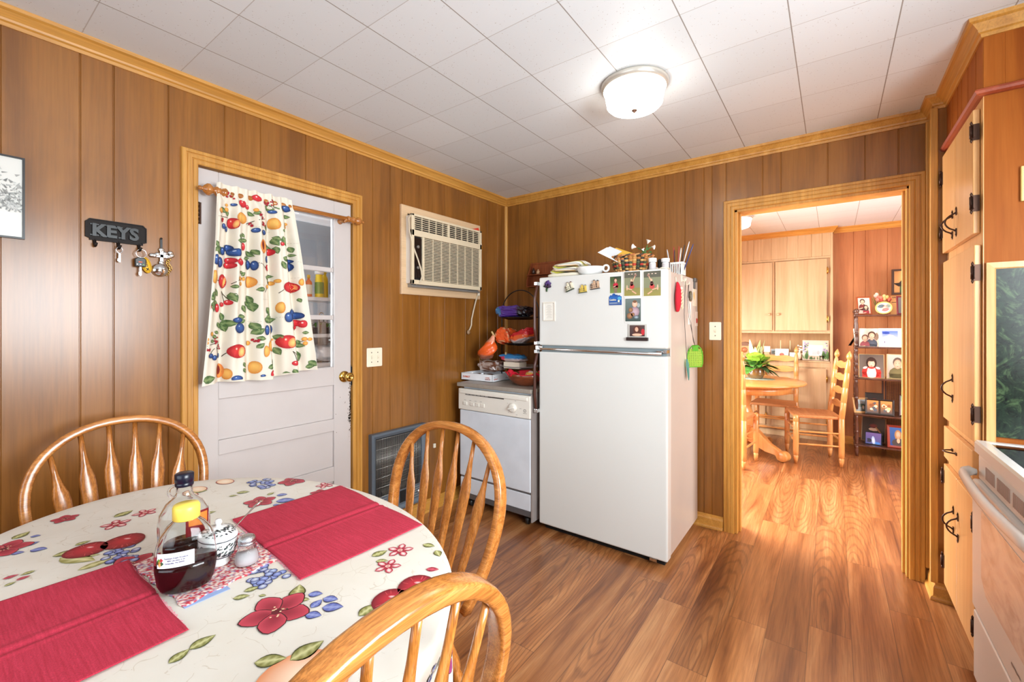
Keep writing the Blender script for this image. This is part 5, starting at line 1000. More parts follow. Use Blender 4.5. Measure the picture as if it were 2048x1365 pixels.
# ------------------------------------------------------------------ spice rack on the back wall
t = thing('spice_rack', 'red brown wooden wall rack half hidden behind the refrigerator', 'rack', (-1.95, YB-.03, 1.65))
M_sp = wood('spice_wood', [(120, 56, 26), (146, 72, 34), (164, 88, 44)], 'z', 2, .4)
mb = MB().box(-2.07, -1.70, YB-.008, YB, 1.648, 1.85).box(-2.07, -1.70, YB-.07, YB-.008, 1.648, 1.658).box(-2.07, -1.70, YB-.07, YB-.008, 1.745, 1.753).box(-2.07, -1.70, YB-.012, YB, 1.84, 1.855)
mb.build('shelf_body', M_sp, t, bevel=.002)
mb = MB(); pl = [(-2.07, YB-.008, 1.648), (-2.07, YB-.075, 1.648), (-2.07, YB-.075, 1.70), (-2.07, YB-.05, 1.76), (-2.07, YB-.03, 1.80), (-2.07, YB-.012, 1.845), (-2.07, YB-.008, 1.85)]
mb.poly([Vector(p) for p in pl], (1, 0, 0), 0, .010); mb.build('side_panel', M_sp, t)
for x, h, c, lb in ((-2.02, .055, (60, 40, 30), 'small dark bottle on the spice rack'), (-1.975, .04, (210, 170, 130), 'small tan jar on the spice rack')):
    b = MB().lathe([(.014, 0), (.014, h*.65), (.006, h*.8), (.006, h)], (x, YB-.04, 1.7535), 12); tag(b.build('spice_jar', plain('jar_%d' % c[0], c, .3)), lb, 'jar')
b = MB().lathe([(.011, 0), (.011, .04), (0, .045)], (-1.99, YB-.04, 1.6585), 10); tag(b.build('spice_jar', plain('jar_90', (120, 80, 40), .3)), 'low brown jar on the lower shelf of the spice rack', 'jar')

# ------------------------------------------------------------------ portable dishwasher
t = thing('dishwasher', 'white portable dishwasher on casters left of the refrigerator', 'dishwasher', (-1.9, 2.68, 0))
M_ctop = plain('worktop_grey', (150, 142, 132), .35, var=.08, vscale=30); M_dwb = plain('dw_body_white', (214, 220, 228), .35); M_dwp = plain('dw_panel_cream', (226, 222, 212), .35, var=.02)
MB().box(-2.235, -1.578, 2.355, 3.03, .882, .910).build('worktop', M_ctop, t, bevel=.005, seg=3)
MB().box(-2.205, -1.59, 2.40, 3.02, .10, .882).build('tub_body', M_dwb, t, bevel=.004)
MB().box(-2.222, -1.588, 2.358, 2.395, .716, .868).build('control_panel', M_dwp, t, bevel=.006, seg=3)
MB().box(-2.205, -1.606, 2.350, 2.362, .834, .856).build('panel_lip', M_dwp, t, bevel=.004)
MB().box(-2.15, -1.80, 2.3555, 2.3585, .826, .840).build('vent_slot', plain('slot_dark', (56, 54, 52), .5), t)
mb = MB()
for k in range(6): mb.box(-2.14+k*.035, -2.115+k*.035, 2.352, 2.356, .829, .838)
mb.build('vent_louvre', plain('louvre_grey', (150, 148, 144), .4), t)
for k in range(4): MB().box(-2.17+k*.048+(.02 if k > 0 else 0), -2.135+k*.048+(.02 if k > 0 else 0), 2.352, 2.36, .752, .776).build('push_button', M_dwp, t, bevel=.002)
mb = MB(); f = ony(2.3578)
for k in range(4): mb.line(f, -2.165+k*.05, .788, -2.145+k*.05, .788, .002, (120, 116, 112), 1, 0, 1)
for a in range(5): mb.line(f, -1.725+math.cos(a*1.3)*.055, .778+math.sin(a*1.3)*.05, -1.715+math.cos(a*1.3)*.06, .778+math.sin(a*1.3)*.05, .002, (120, 116, 112), 1, 0, 1)
mb.disc(f, -1.628, .768, .011, .011, 0, (110, 108, 106), None, 1, 16, 1, mi=0); mb.disc(f, -1.628, .768, .008, .008, 0, (226, 222, 212), None, 2, 16, 1, mi=0); mb.text('GE', f, -1.6345, .764, .010, (80, 78, 76), L=3, mi=0, sx=.75); mb.line(f, -1.642, .751, -1.612, .751, .002, (120, 116, 112), 2, 0, 1)
mb.build('panel_print', M_print, t)
k = MB().lathe([(.033, 0), (.032, .008), (.026, .012), (.024, .018), (0, .019)], (-1.725, 2.358, .778), 28, axis=(0, -1, 0)).obox(Matrix.Translation((-1.725, 2.335, .778)) @ Matrix.Rotation(-.3, 4, 'Y'), .048, .014, .010).build('dial', M_dwp, t, bevel=.002)
MB().box(-2.214, -1.590, 2.366, 2.40, .232, .712).build('door_panel', M_dwb, t, bevel=.006)
MB().box(-2.214, -1.592, 2.372, 2.40, .108, .218).build('lower_panel', M_dwb, t, bevel=.005)
MB().box(-2.21, -1.59, 2.376, 2.40, .216, .232).build('seam_strip', plain('seam_dark', (96, 96, 98), .4), t)
MB().box(-2.19, -1.592, 2.385, 3.0, .072, .092).box(-2.19, -1.592, 2.38, 2.39, .066, .104).box(-1.600, -1.590, 2.385, 3.0, .066, .104).build('chassis', plain('chassis_steel', (120, 126, 134), .35, .7), t, bevel=.003)
MB().box(-1.589, -1.579, 2.372, 3.02, .04, .8815).build('side_panel', plain('dw_side', (150, 140, 136), .5), t)
for x, y in ((-1.64, 2.42), (-2.14, 2.42), (-1.64, 2.95), (-2.14, 2.95)):
    c = MB().lathe([(.0, 0), (.020, 0), (.026, .004), (.028, .012), (.026, .022), (.020, .026), (0, .026)], (x-.013, y, .028), 18, axis=(1, 0, 0)).build('caster_wheel', M_black, t)
    MB().box(x-.020, x-.014, y-.014, y+.014, .03, .074).box(x+.014, x+.020, y-.014, y+.014, .03, .074).box(x-.020, x+.020, y-.018, y+.018, .062, .074).build('caster_fork', M_dark, c)
ZW = .910
t = thing('doughnut_box', 'open white doughnut box with orange lettering on the dishwasher', 'box', (-2.17, 2.63, ZW))
M_card = plain('card_white', (236, 238, 242), .5)
x0, x1, y0, y1, zt = -2.325, -2.015, 2.50, 2.73, ZW+.054
MB().box(x0, x1, y0, y1, ZW, ZW+.003).box(x0, x1, y0, y0+.002, ZW, zt).box(x0, x1, y1-.002, y1, ZW, zt).box(x0, x0+.002, y0, y1, ZW, zt).box(x1-.002, x1, y0, y1, ZW, zt).box(x0, x1, y0, y0+.012, zt-.001, zt).box(x1-.012, x1, y0, y1, zt-.001, zt).box(x0+.10, x0+.108, y0, y0+.02, zt-.002, zt+.008).box(x0+.2, x0+.208, y0, y0+.02, zt-.002, zt+.008).build('carton', M_card, t)
mb = MB(); f = ony(y0-.0004); mb.text('DUNROT', f, x0+.018, ZW+.020, .018, (206, 84, 40), mi=0, L=1, bold=.0008, sx=.95); mb.text('1 DOZEN', f, x1-.07, ZW+.026, .010, (206, 100, 60), mi=0, L=1, bold=.0004); mb.text('DONUTS', f, x1-.07, ZW+.013, .012, (150, 70, 60), mi=0, L=1, bold=.0006)
f = lambda a, b, h: Vector((x1+.0004+h, a, b)); mb.text('No. 1', f, y0+.02, ZW+.028, .011, (60, 40, 50), mi=0, L=1); mb.text('DONUT', f, y0+.016, ZW+.014, .012, (200, 80, 50), mi=0, L=1, bold=.0006); mb.text('1 DOZEN', f, y0+.155, ZW+.028, .011, (196, 90, 60), mi=0, L=1); mb.text('DONUTS', f, y0+.155, ZW+.015, .011, (160, 70, 50), mi=0, L=1)
mb.build('box_print', M_print, t)
random.seed(11); n = 0
for i in range(3):
    for j in range(2):
        a, b = x0+.055+i*.10, y0+.06+j*.105; d = MB().tube([(a+.026*math.cos(q), b+.026*math.sin(q), ZW+.020) for q in [2*PI*k/18 for k in range(18)]], .016, 10, loop=True)
        o = d.build('doughnut', plain('doughnut_glaze%d' % (n % 2), ((96, 54, 40), (130, 84, 60))[n % 2], .25, coat=.4)); tag(o, '%s doughnut, %s in the %s row of the open white box' % (('chocolate glazed', 'sugar glazed')[n % 2], ('leftmost', 'middle', 'rightmost')[i], ('front', 'back')[j]), 'doughnut', 'doughnuts in the box'); n += 1
pillow('bread_bag', (-2.15, 2.66, ZW+.098), .20, .15, .08, [(150, 96, 66), (190, 170, 160), (110, 70, 52), (200, 190, 186), (96, 62, 50), (168, 140, 126)], 6, label='clear plastic bag of brown rolls lying on the doughnut box', cat='bag', wr=.12, crumple=.055)
# three tier rack
t = thing('tiered_rack', 'black wire three tier rack with arched handle in the corner', 'rack', (-1.93, 2.72, ZW))
CX, CY = -1.925, 2.72; M_wire = plain('black_wire', (18, 16, 16), .35)
arc = [(CX-.172, CY, ZW+.002), (CX-.172, CY, 1.42)]+[(CX-.172*math.cos(a), CY, 1.42+.178*math.sin(a)) for a in [PI*k/18 for k in range(1, 18)]]+[(CX+.172, CY, 1.42), (CX+.172, CY, ZW+.002)]
MB().tube(arc, .0042, 8).build('arched_frame', M_wire, t)
MB().tube([(CX-.172, CY-.10, ZW+.004), (CX-.172, CY+.10, ZW+.004)], .004, 8).tube([(CX+.172, CY-.10, ZW+.004), (CX+.172, CY+.10, ZW+.004)], .004, 8).build('foot_bar', M_wire, t)
for z in (1.372, 1.178): MB().lathe([(0, 0), (.10, 0), (.105, .002), (.158, .016), (.166, .016), (.166, .020), (.156, .020), (.104, .006), (0, .005)], (CX, CY, z), 36, sy=.72).build('tray', plain('tray_black', (20, 18, 18), .25), t)
MB().lathe([(0, 0), (.09, 0), (.095, .002), (.150, .018), (.168, .021), (.169, .025), (.150, .023), (.095, .007), (0, .006)], (CX, CY, 1.0), 36, sy=.8).build('plate', plain('plate_grey', (176, 170, 166), .2), t)
def blk(v): return (24, 18, 30) if v.x > .25 else ((74, 44, 140) if v.x > -.55 else (60, 130, 190))
pillow('cookie_bag', (CX-.01, CY-.03, 1.430), .27, .17, .085, [], 21, pat=blk, label='black and purple snack bag on the top tier of the rack', cat='bag', wr=.16, nseg=40, nr=20, crumple=.055)
for k, (x, y, z, a, lb) in enumerate(((-2.075, 2.66, 1.435, .5, 'pair of pale wooden clip sticks on the purple snack bag'), (-1.99, 2.63, 1.10, 1.5, 'pale wooden clip standing up on the lowest tier'), (-2.055, 2.56, 1.262, .9, 'pale wooden clip closing the orange chip bag'))):
    M = Matrix.Translation((x, y, z)) @ Matrix.Rotation(a, 4, 'Y'); tag(MB().obox(M @ Matrix.Translation((0, 0, .004)), .05, .008, .003).obox(M @ Matrix.Rotation(.12, 4, 'Y') @ Matrix.Translation((0, 0, -.004)), .05, .008, .003).build('clothes_peg', plain('peg_wood', (226, 196, 140), .6)), lb, 'clothes peg')
def orp(v):
    k = math.sin(5*v.x+3*v.z)+math.cos(6*v.y); return (232, 92, 40) if k > -.4 else ((214, 176, 130) if k > -.9 else (180, 60, 30))
pillow('cracker_bag', (CX-.085, CY-.06, 1.243), .15, .14, .11, [], 31, pat=orp, label='orange clear sided bag on the left of the middle tier', cat='bag', wr=.14, nseg=32, nr=16, crumple=.055)
def rdp(v):
    q = v.z+.5*v.x; return (206, 30, 44) if q > .15 else ((228, 96, 44) if q > -.35 else (196, 190, 190))
pillow('crisp_bag', (CX+.075, CY-.06, 1.245), .18, .13, .085, [], 33, pat=rdp, label='red and orange crisp bag on the right of the middle tier', cat='bag', wr=.12, tilt=-.4, nseg=32, nr=16, crumple=.055)
pillow('bun_bag', (CX-.02, CY-.05, 1.082), .20, .13, .055, [], 35, pat=lambda v: (200, 60, 84) if v.x < -.3 and v.z < .2 else ((44, 130, 190) if v.z > .0 else (196, 180, 176)), label='blue and red bag lying over the small box on the lowest tier', cat='bag', wr=.15, nseg=32, nr=16, crumple=.055)
tag(MB().box(CX-.075, CX+.07, CY-.105, CY-.01, 1.0075, 1.055).build('cream_box', plain('cream_box', (236, 226, 206), .5), bevel=.002), 'small cream carton on the lowest tier under the blue bag', 'box')
# hanging orange bag
mb = MB(); rs = []; cs = []; random.seed(13)
for k in range(14):
    q = k/13; r = .012+.058*math.sin(PI*(q**1.1)*.75)**1.3 if q < .98 else .03; rs.append([(-2.055-.085*q+r*(1+.2*math.sin(3*a+k))*math.cos(a), 2.56+r*.75*(1+.2*math.cos(2*a+k*.7))*math.sin(a)+.0*q, 1.255-.185*q) for a in [2*PI*i/20 for i in range(20)]])
    cs.append(lin((226, 150, 120) if q < .3 else (234, 96, 34) if q < .82 else (150, 90, 70)))
tag(mb.rings(rs, col=cs).build('orange_chip_bag', M_foil), 'orange plastic bag hanging from a peg beside the rack, above the doughnut box', 'bag')
t = thing('wooden_bowl', 'oval wooden bowl lined with red cloth in front of the rack', 'bowl', (-1.72, 2.52, ZW))
mb = MB(); W_b = wood('bowl_wood', [(96, 44, 22), (130, 62, 32), (150, 78, 42)], 'x', 3, .3, coat=.3)
MB().lathe([(0, 0), (.055, 0), (.06, .002), (.095, .022), (.125, .055), (.138, .082), (.132, .084), (.118, .056), (.085, .026), (0, .012)], (-1.735, 2.52, ZW), 40, sx=1.08, sy=.8).build('bowl_body', W_b, t)
mb = MB(); rs = []
for h, r in ((.090, .147), (.083, .130), (.060, .115), (.040, .085), (.034, .02)): rs.append([(-1.735+r*1.08*math.cos(a), 2.52+r*.8*math.sin(a), ZW+h+(.010*math.sin(7*a)+.006*math.sin(11*a+1))*(r > .1)) for a in [2*PI*i/56 for i in range(56)]])
mb.rings(rs, cap=False); mb.build('cloth_lining', plain('lining_red', (212, 20, 50), .6), t, solid=.002)
pillow('nut_packet', (-1.66, 2.50, ZW+.075), .09, .08, .05, [(226, 214, 200), (196, 150, 60), (210, 190, 180)], 41, label='small pale packet in the red lined bowl', cat='packet', crumple=.055)

# ------------------------------------------------------------------ pantry cupboard
M_pf = wood('pantry_front_wood', [(212, 154, 92), (224, 170, 106), (232, 182, 122)], 'z', .9, .32, coat=.2, fine=.10, dist=1.2, bump=.02)  # lighter than the side: left light and sheen put into the base colour
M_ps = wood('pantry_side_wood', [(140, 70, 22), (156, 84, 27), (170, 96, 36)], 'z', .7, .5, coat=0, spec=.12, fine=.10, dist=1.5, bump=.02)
M_red = wood('redwood_trim', [(140, 58, 34), (158, 70, 42), (172, 84, 52)], 'y', 1.5, .35, fine=.12)
PX, PY0, PY1 = .442, 2.30, 2.93
t = thing('pantry_cupboard', 'tall honey coloured built in pantry cupboard at the right of the doorway', 'cupboard', (.77, 2.62, 0))
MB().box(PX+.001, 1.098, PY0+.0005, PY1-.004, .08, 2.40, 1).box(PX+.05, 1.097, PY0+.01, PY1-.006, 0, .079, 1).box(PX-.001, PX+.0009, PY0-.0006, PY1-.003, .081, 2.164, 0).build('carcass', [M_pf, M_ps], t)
mb = MB(); panel_patch(mb, lambda a, b, h: Vector((PX-.0015-h, a, b)), PY0, PY1, 2.175, 2.395, [2.40, 2.52, 2.63, 2.70, 2.80, 2.87], th=.001); mb.build('frieze_front', M_ps, t)
mb = MB(); panel_patch(mb, ony(PY0-.0015), PX, 1.09, 2.19, 2.395, [.492, .60, .73, .82, .95], th=.001); mb.build('frieze_side', M_ps, t)
MB().molding([(PX, PY1, 2.165), (PX, PY0, 2.165), (1.09, PY0, 2.165)], [(0, 0), (.012, 0), (.022, .005), (.027, .013), (.024, .020), (.014, .025), (0, .026)], (0, 0, 1), -1).build('picture_rail', M_red, t)
def pull(parent, x, y, z, L=.05, horiz=False):
    pts = [(x-.003, -L*1.0)]+[(x-.006-.030*math.sin(PI*k/8)**.7 if 0 < k < 8 else x-.006, -L*.9+L*1.8*k/8) for k in range(9)]+[(x-.003, L*1.0)]
    P = [(a, y+b if horiz else y, z if horiz else z+b) for a, b in pts]
    m = MB().tube(P, [.0032]*11, 8)
    for s_ in (-1, 1):
        if horiz: m.box(x-.004, x, y+s_*L-.010, y+s_*L+.010, z-.006, z+.006)
        else: m.box(x-.004, x, y-.006, y+.006, z+s_*L-.012, z+s_*L+.012); m.lathe([(.004, 0), (0, .014)], (x-.002, y, z+s_*(L+.012)), 6, axis=(0, 0, s_))
    return m.build('pull_handle', M_bronze, parent)
def hinge_h(parent, x, y, z, s_=1):
    m = MB().box(x-.004, x-.0005, y-s_*.004, y-s_*.022, z-.022, z+.022).lathe([(.0055, -.024), (.0055, .024)], (x-.006, y, z), 10).lathe([(.003, .024), (.004, .034), (0, .042)], (x-.006, y, z), 8).lathe([(.003, -.024), (.004, -.034), (0, -.042)], (x-.006, y, z), 8)
    m.box(x-.004, x+.016, y+s_*.001, y+s_*.018, z-.03, z+.03)
    return m.build('hinge', M_bronze, parent)
dx0, dx1 = PX-.021, PX-.002
def pdoor(y0, y1, z0, z1, hy=None, hz=(), py=None, pz=None, name='door', horiz=False):
    d = MB().box(dx0, dx1, y0, y1, z0, z1).build(name, M_pf, t, bevel=.003)
    if hy is not None:
        for z in hz: hinge_h(d, dx0+.001, hy, z, 1 if hy < (y0+y1)/2 else -1)
    if py is not None: pull(d, dx0, py, pz, .040 if not horiz else .038, horiz)
    return d
pdoor(2.335, 2.628, 1.672, 2.135, 2.330, (2.05, 1.785), 2.650-.05, 1.768)
pdoor(2.632, 2.900, 1.672, 2.135, 2.905, (2.03, 1.775), 2.675, 1.768)
pdoor(2.318, 2.880, .895, 1.628, 2.313, (1.525, 1.0), 2.672, 1.055)
pdoor(2.345, 2.865, .712, .858, None, (), 2.64, .785, 'drawer', True)
pdoor(2.318, 2.600, .115, .680, 2.313, (.60, .215), 2.625-.055, .485)
pdoor(2.604, 2.865, .115, .680, 2.870, (.62, .22), 2.655, .485)
def marble():
    tt = NT('green_marble'); a = tt.noise(tt.mapv((1, 1, 1)), 13, 8, .72, 2.5); b = tt.noise(tt.mapv((1, 1, 1)), 30, 6, .7, 1.5)
    base = tt.ramp(b, [(.35, lin((8, 13, 9))), (.65, lin((28, 44, 30)))])
    tt.out('Base Color', tt.mix(tt.ramp(a, [(.50, (0, 0, 0)), (.74, (1, 1, 1))]), base, lin((84, 108, 70)))); tt.out('Roughness', .22); tt.out('Specular IOR Level', .2); return tt.m
tag(MB().box(.470, 1.09, PY0-.010, PY0-.0005, .93, 1.538).build('marble_splashback', marble()), 'dark green marble splashback panel above the white stove', 'splashback')
t2 = thing('splashback_frame', 'honey wood frame around the green marble panel', 'frame', (.47, PY0, .9))
MB().molding([(.447, PY0-.0005, .90), (.447, PY0-.0005, 1.556), (1.09, PY0-.0005, 1.556)], [(0, 0), (0, .012), (.020, .014), (.024, .010), (.024, 0)], (0, -1, 0), -1).build('frame_board', M_pf, t2)
t3 = thing('wall_thermometer', 'cream ruled thermometer board on the pantry side, cut by the photo edge', 'thermometer', (.56, PY0-.01, 1.76))
MB().box(.531, .60, PY0-.012, PY0-.0005, 1.765, 1.888).build('thermometer_board', plain('thermo_cream', (226, 196, 120), .5), t3, bevel=.002)
mb = MB(); f = ony(PY0-.0121)
mb.rect(f, .536, 1.77, .545, 1.884, (212, 208, 168), 1, 0)
for k in range(14): mb.line(f, .537, 1.775+k*.008, .544, 1.775+k*.008, .002, (110, 100, 60), 2, 0, 1)
mb.build('scale_marks', M_print, t3)

# ------------------------------------------------------------------ stove
t = thing('stove', 'white electric range with black glass top against the pantry side', 'stove', (.75, 1.905, 0))
SX, SY0, SY1 = .412, 1.525, 2.284; M_st = plain('stove_enamel', (218, 214, 208), .22, var=.01, vscale=2)
MB().box(SX+.03, 1.08, SY0, SY1, .02, .872).build('oven_body', M_st, t, bevel=.003)
MB().box(SX+.035, 1.03, SY0+.028, SY1-.022, .898, .9095).build('glass_cooktop', plain('black_glass', (10, 10, 11), .05), t)
mb = MB().molding([(SX+.004, SY0, .872), (SX+.004, SY1, .872), (1.08, SY1, .872), (1.08, SY0, .872)], [(0, 0), (0, .032), (-.004, .041), (-.020, .0415), (-.032, .040), (-.034, .034), (-.034, 0)], (0, 0, 1), 1, loop=True); mb.build('cooktop_rim', M_st, t)
MB().box(SX+.06, 1.02, SY0+.03, SY1-.03, .873, .897).build('cooktop_support', M_dark, t)
MB().box(SX+.012, SX+.05, SY0+.008, SY1-.008, .775, .866).build('vent_panel', M_st, t, bevel=.008, seg=3)
for k in range(44):
    if k in (9, 10, 22, 23, 34, 35): continue
    MB().box(SX+.010, SX+.0135, 2.17-k*.0118, 2.174-k*.0118, .800, .842).build('vent_slot', plain('slot_pinkish', (176, 146, 130), .6), t)
d = MB().box(SX-.004, SX+.035, SY0+.006, SY1-.006, .205+.11, .775).build('oven_door', M_st, t, bevel=.009, seg=3)
def doorglass():
    tt = NT('oven_window'); w = tt.noise(tt.mapv((2, 3, 9), rot=(.5, 0, 0)), 1.4, 4, .55, 2.2)  # pale bands imitate a reflection, painted into the glass colour
    tt.out('Base Color', tt.ramp(w, [(.35, lin((196, 172, 158))), (.5, lin((214, 192, 178))), (.66, lin((226, 206, 192)))])); tt.out('Roughness', .12); return tt.m
MB().poly([(SX-.0042, a, b) for a, b in [(1.66+(.0), .43), (2.09, .43), (2.145, .47), (2.145, .70), (1.66, .70)]], (-1, 0, 0), 0, .0012).build('oven_window', doorglass(), d)
hp = [(SX+.004, 2.262, .800), (SX-.012, 2.262, .802), (SX-.030, 2.245, .800)]+[(SX-.034-.014*math.sin(PI*k/12), 2.225-k*.0533, .795) for k in range(13)]+[(SX-.030, 1.565, .800), (SX-.012, 1.548, .802), (SX+.004, 1.548, .800)]
MB().tube(hp, [.018]*3+[.021]*13+[.018]*3, 14, flat=.62, up=(1, 0, .15)).build('door_handle', M_st, t)
MB().box(SX, SX+.035, SY0+.006, SY1-.006, .055, .300).build('storage_drawer', M_st, t, bevel=.006, seg=3)
mb = MB(); f = lambda a, b, h: Vector((SX-.0045-h, a, b)); random.seed(6)
for k in range(14): mb.disc(f, 1.765+k*.0055, .372+.0015*math.sin(k), .0022, .0055*random.uniform(.6, 1), .2, (96, 88, 82), None, 1, 7, 1, mi=0)
mb.build('badge', M_print, d)
for y in (SY0+.05, SY1-.05): MB().lathe([(.018, 0), (.018, .022)], (.6, y, 0), 10).build('foot', M_dark, t)
# ------------------------------------------------------------------ dining table with cloth
TCX, TCY, TRX, TRY, TZ = -1.245, .402, .688, .498, .76
t = thing('kitchen_table', 'oval oak pedestal table hidden under the fruit printed tablecloth', 'table', (TCX, TCY, 0))
MB().lathe([(0, -.026), (.97, -.026), (.985, -.02), (.985, -.006), (.975, -.0035), (0, -.0035)], (TCX, TCY, TZ), 64, sx=TRX, sy=TRY).build('table_top', M_oaky, t)
MB().lathe([(0, .12), (.07, .12), (.085, .20), (.06, .26), (.05, .45), (.075, .60), (.06, .68), (.16, .72), (.16, .733), (0, .733)], (TCX, TCY, 0), 28).build('pedestal', M_oak, t)
for k in range(4):
    a = PI/4+k*PI/2; d = Vector((math.cos(a), math.sin(a), 0)); c = Vector((TCX, TCY, 0))
    MB().tube([c+d*.03+Vector((0, 0, .20)), c+d*.15+Vector((0, 0, .17)), c+d*.28+Vector((0, 0, .09)), c+d*.38+Vector((0, 0, .025))], [.045, .038, .032, .024], 12).build('leg', M_oaky, t)
def cloth(u, v, h):
    qx, qy = (u-TCX)/TRX, (v-TCY)/TRY; r = math.hypot(qx, qy)
    if r <= 1: return Vector((u, v, TZ+h))
    bx, by = TCX+(u-TCX)/r, TCY+(v-TCY)/r; d = math.hypot(u-bx, v-by)
    nx, ny = qx/r/TRX, qy/r/TRY; l = math.hypot(nx, ny); nx, ny = nx/l, ny/l; ang = math.atan2(qy, qx)
    R = .014; q = min(d/R, PI/2); fold = (.020*math.sin(13*ang+.6)+.010*math.sin(23*ang))*smooth01((d-.02)/.16)
    o = R*math.sin(q)+fold-.028*smooth01((d-.02)/.14)+h*math.sin(q); z = TZ-R*(1-math.cos(q))-max(0, d-R*PI/2)+h*math.cos(q)
    return Vector((bx+nx*o, by+ny*o, z))
mb = MB(); NA = 168; rad = [0, .15, .3, .45, .6, .75, .88, .96, 1.0]; dr_ = [.006, .012, .02, .03, .05, .075, .10, .13, .16, .19, .22, .25]
vs = [cloth(TCX, TCY, 0)]; rr = []
for a in range(NA):
    q = 2*PI*a/NA; rr.append((math.cos(q), math.sin(q)))
rows = []
for r in rad[1:]: rows.append([(TCX+TRX*r*c, TCY+TRY*r*s_) for c, s_ in rr])
for d in dr_:
    row = []
    for c, s_ in rr:
        L_ = math.hypot(TRX*c, TRY*s_); k = 1+d/L_; row.append((TCX+TRX*k*c, TCY+TRY*k*s_))
    rows.append(row)
for row in rows: vs += [cloth(u, v, 0) for u, v in row]
fs = [(0, 1+i, 1+(i+1) % NA) for i in range(NA)]
for k in range(len(rows)-1):
    for i in range(NA): fs.append((1+k*NA+i, 1+(k+1)*NA+i, 1+(k+1)*NA+(i+1) % NA, 1+k*NA+(i+1) % NA))
mb.add(vs, fs, 0, True, (1, 1, .999))
CF = lambda a, b, h: cloth(a, b, h+.0006)
def apple(x, y, r):
    mb.disc(CF, x, y, r, r*.96, .3, (190, 44, 58), (112, 24, 38), 4, 22, 4, .03, 3, -.1, .1)
    mb.disc(CF, x-r*.2, y+r*.2, r*.22, r*.12, .6, (240, 190, 190), (200, 60, 72), 5, 9, 2)
    for k in range(14):
        a = random.uniform(0, 6.28); mb.line(CF, x+r*.55*math.cos(a), y+r*.55*math.sin(a), x+r*.85*math.cos(a), y+r*.85*math.sin(a), .0012, (214, 90, 92), 5, 1, 1)
def flower(x, y, r, c0=(196, 66, 84), c1=(140, 30, 50)):
    a0 = random.uniform(0, 1)
    for k in range(5):
        a = a0+k*2*PI/5; px, py = x+math.cos(a)*r*.55, y+math.sin(a)*r*.55
        mb.disc(CF, px, py, r*.50, r*.40, a, tuple(min(255, int(v*.42)) for v in c1), None, 3+k*.2, 14, 1, .05, 4); mb.disc(CF, px, py, r*.46, r*.37, a, c1, c0, 3.1+k*.2, 14, 3, .06, 4, -.6, 0)
    for k in range(12):
        a = random.uniform(0, 6.28); l = r*random.uniform(.12, .3); mb.disc(CF, x+math.cos(a)*l, y+math.sin(a)*l, r*.035, r*.035, 0, (240, 210, 170), None, 5, 6, 1)
    mb.disc(CF, x, y, r*.16, r*.16, 0, (96, 20, 34), None, 4.6, 10, 1)
def oflower(x, y, r):
    a0 = random.uniform(0, 1)
    for k in range(5):
        a = a0+k*2*PI/5; px, py = x+math.cos(a)*r*.58, y+math.sin(a)*r*.58
        mb.disc(CF, px, py, r*.44, r*.30, a, (168, 48, 66), None, 3, 12, 1, .08, 5); mb.disc(CF, px+math.cos(a)*r*.06, py+math.sin(a)*r*.06, r*.32, r*.19, a, (244, 226, 218), (206, 104, 116), 3.2, 10, 2, .12, 6)
    mb.disc(CF, x, y, r*.2, r*.2, 0, (176, 58, 72), (236, 206, 190), 3.5, 10, 1)
def grapes(x, y, r):
    for k in range(26):
        a = random.uniform(0, 6.28); l = math.sqrt(random.random())
        px, py = x+math.cos(a)*l*r*1.25, y+math.sin(a)*l*r*.62; q = r*.20
        mb.disc(CF, px, py, q, q, 0, (36, 36, 66), None, 2+k*.1, 10, 1); mb.disc(CF, px, py, q*.86, q*.86, 0, random.choice([(190, 206, 232), (160, 176, 222), (214, 220, 226)]), (84, 98, 166), 2.05+k*.1, 10, 2, 0, 5, -.2, .2)
random.seed(17)
for m in CLOTH:
    k = m[0]
    if k == 'apple': apple(m[1], m[2], m[3])
    elif k == 'flower': flower(m[1], m[2], m[3])
    elif k == 'oflower': oflower(m[1], m[2], m[3])
    elif k == 'grapes': grapes(m[1], m[2], m[3])
    elif k == 'leaf':
        mb.leaf(CF, m[1], m[2], m[3], m[4], .62, (62, 66, 34), (120, 118, 60), 2, 1, 7); mb.leaf(CF, m[1], m[2], m[3], m[4], .50, (128, 128, 66), (208, 206, 150), 2.4, 1, 8)
    elif k == 'pale': mb.leaf(CF, m[1], m[2], m[3], m[4], .42, (150, 146, 84), (226, 220, 168), 2, 1, 7)
    elif k == 'blue':
        mb.leaf(CF, m[1], m[2], m[3], m[4], .72, (40, 36, 70), (60, 60, 110), 2, 1, 7); mb.leaf(CF, m[1], m[2], m[3], m[4], .58, (92, 104, 172), (150, 160, 206), 2.4, 1, 7)
    elif k == 'slice': mb.disc(CF, m[1], m[2], m[3], m[3]*.7, .2, (150, 50, 50), None, 2, 18, 1); mb.disc(CF, m[1], m[2], m[3]*.92, m[3]*.62, .2, (248, 232, 208), (236, 196, 160), 3, 18, 2)
    elif k == 'peach': mb.disc(CF, m[1], m[2], m[3], m[3]*.95, 0, (246, 218, 190), (222, 140, 92), 2, 26, 4, 0, 5, -.2, .2)
    elif k == 'bud': mb.leaf(CF, m[1], m[2], m[3], m[4], .6, (150, 36, 58), (210, 96, 110), 3, 1, 6)
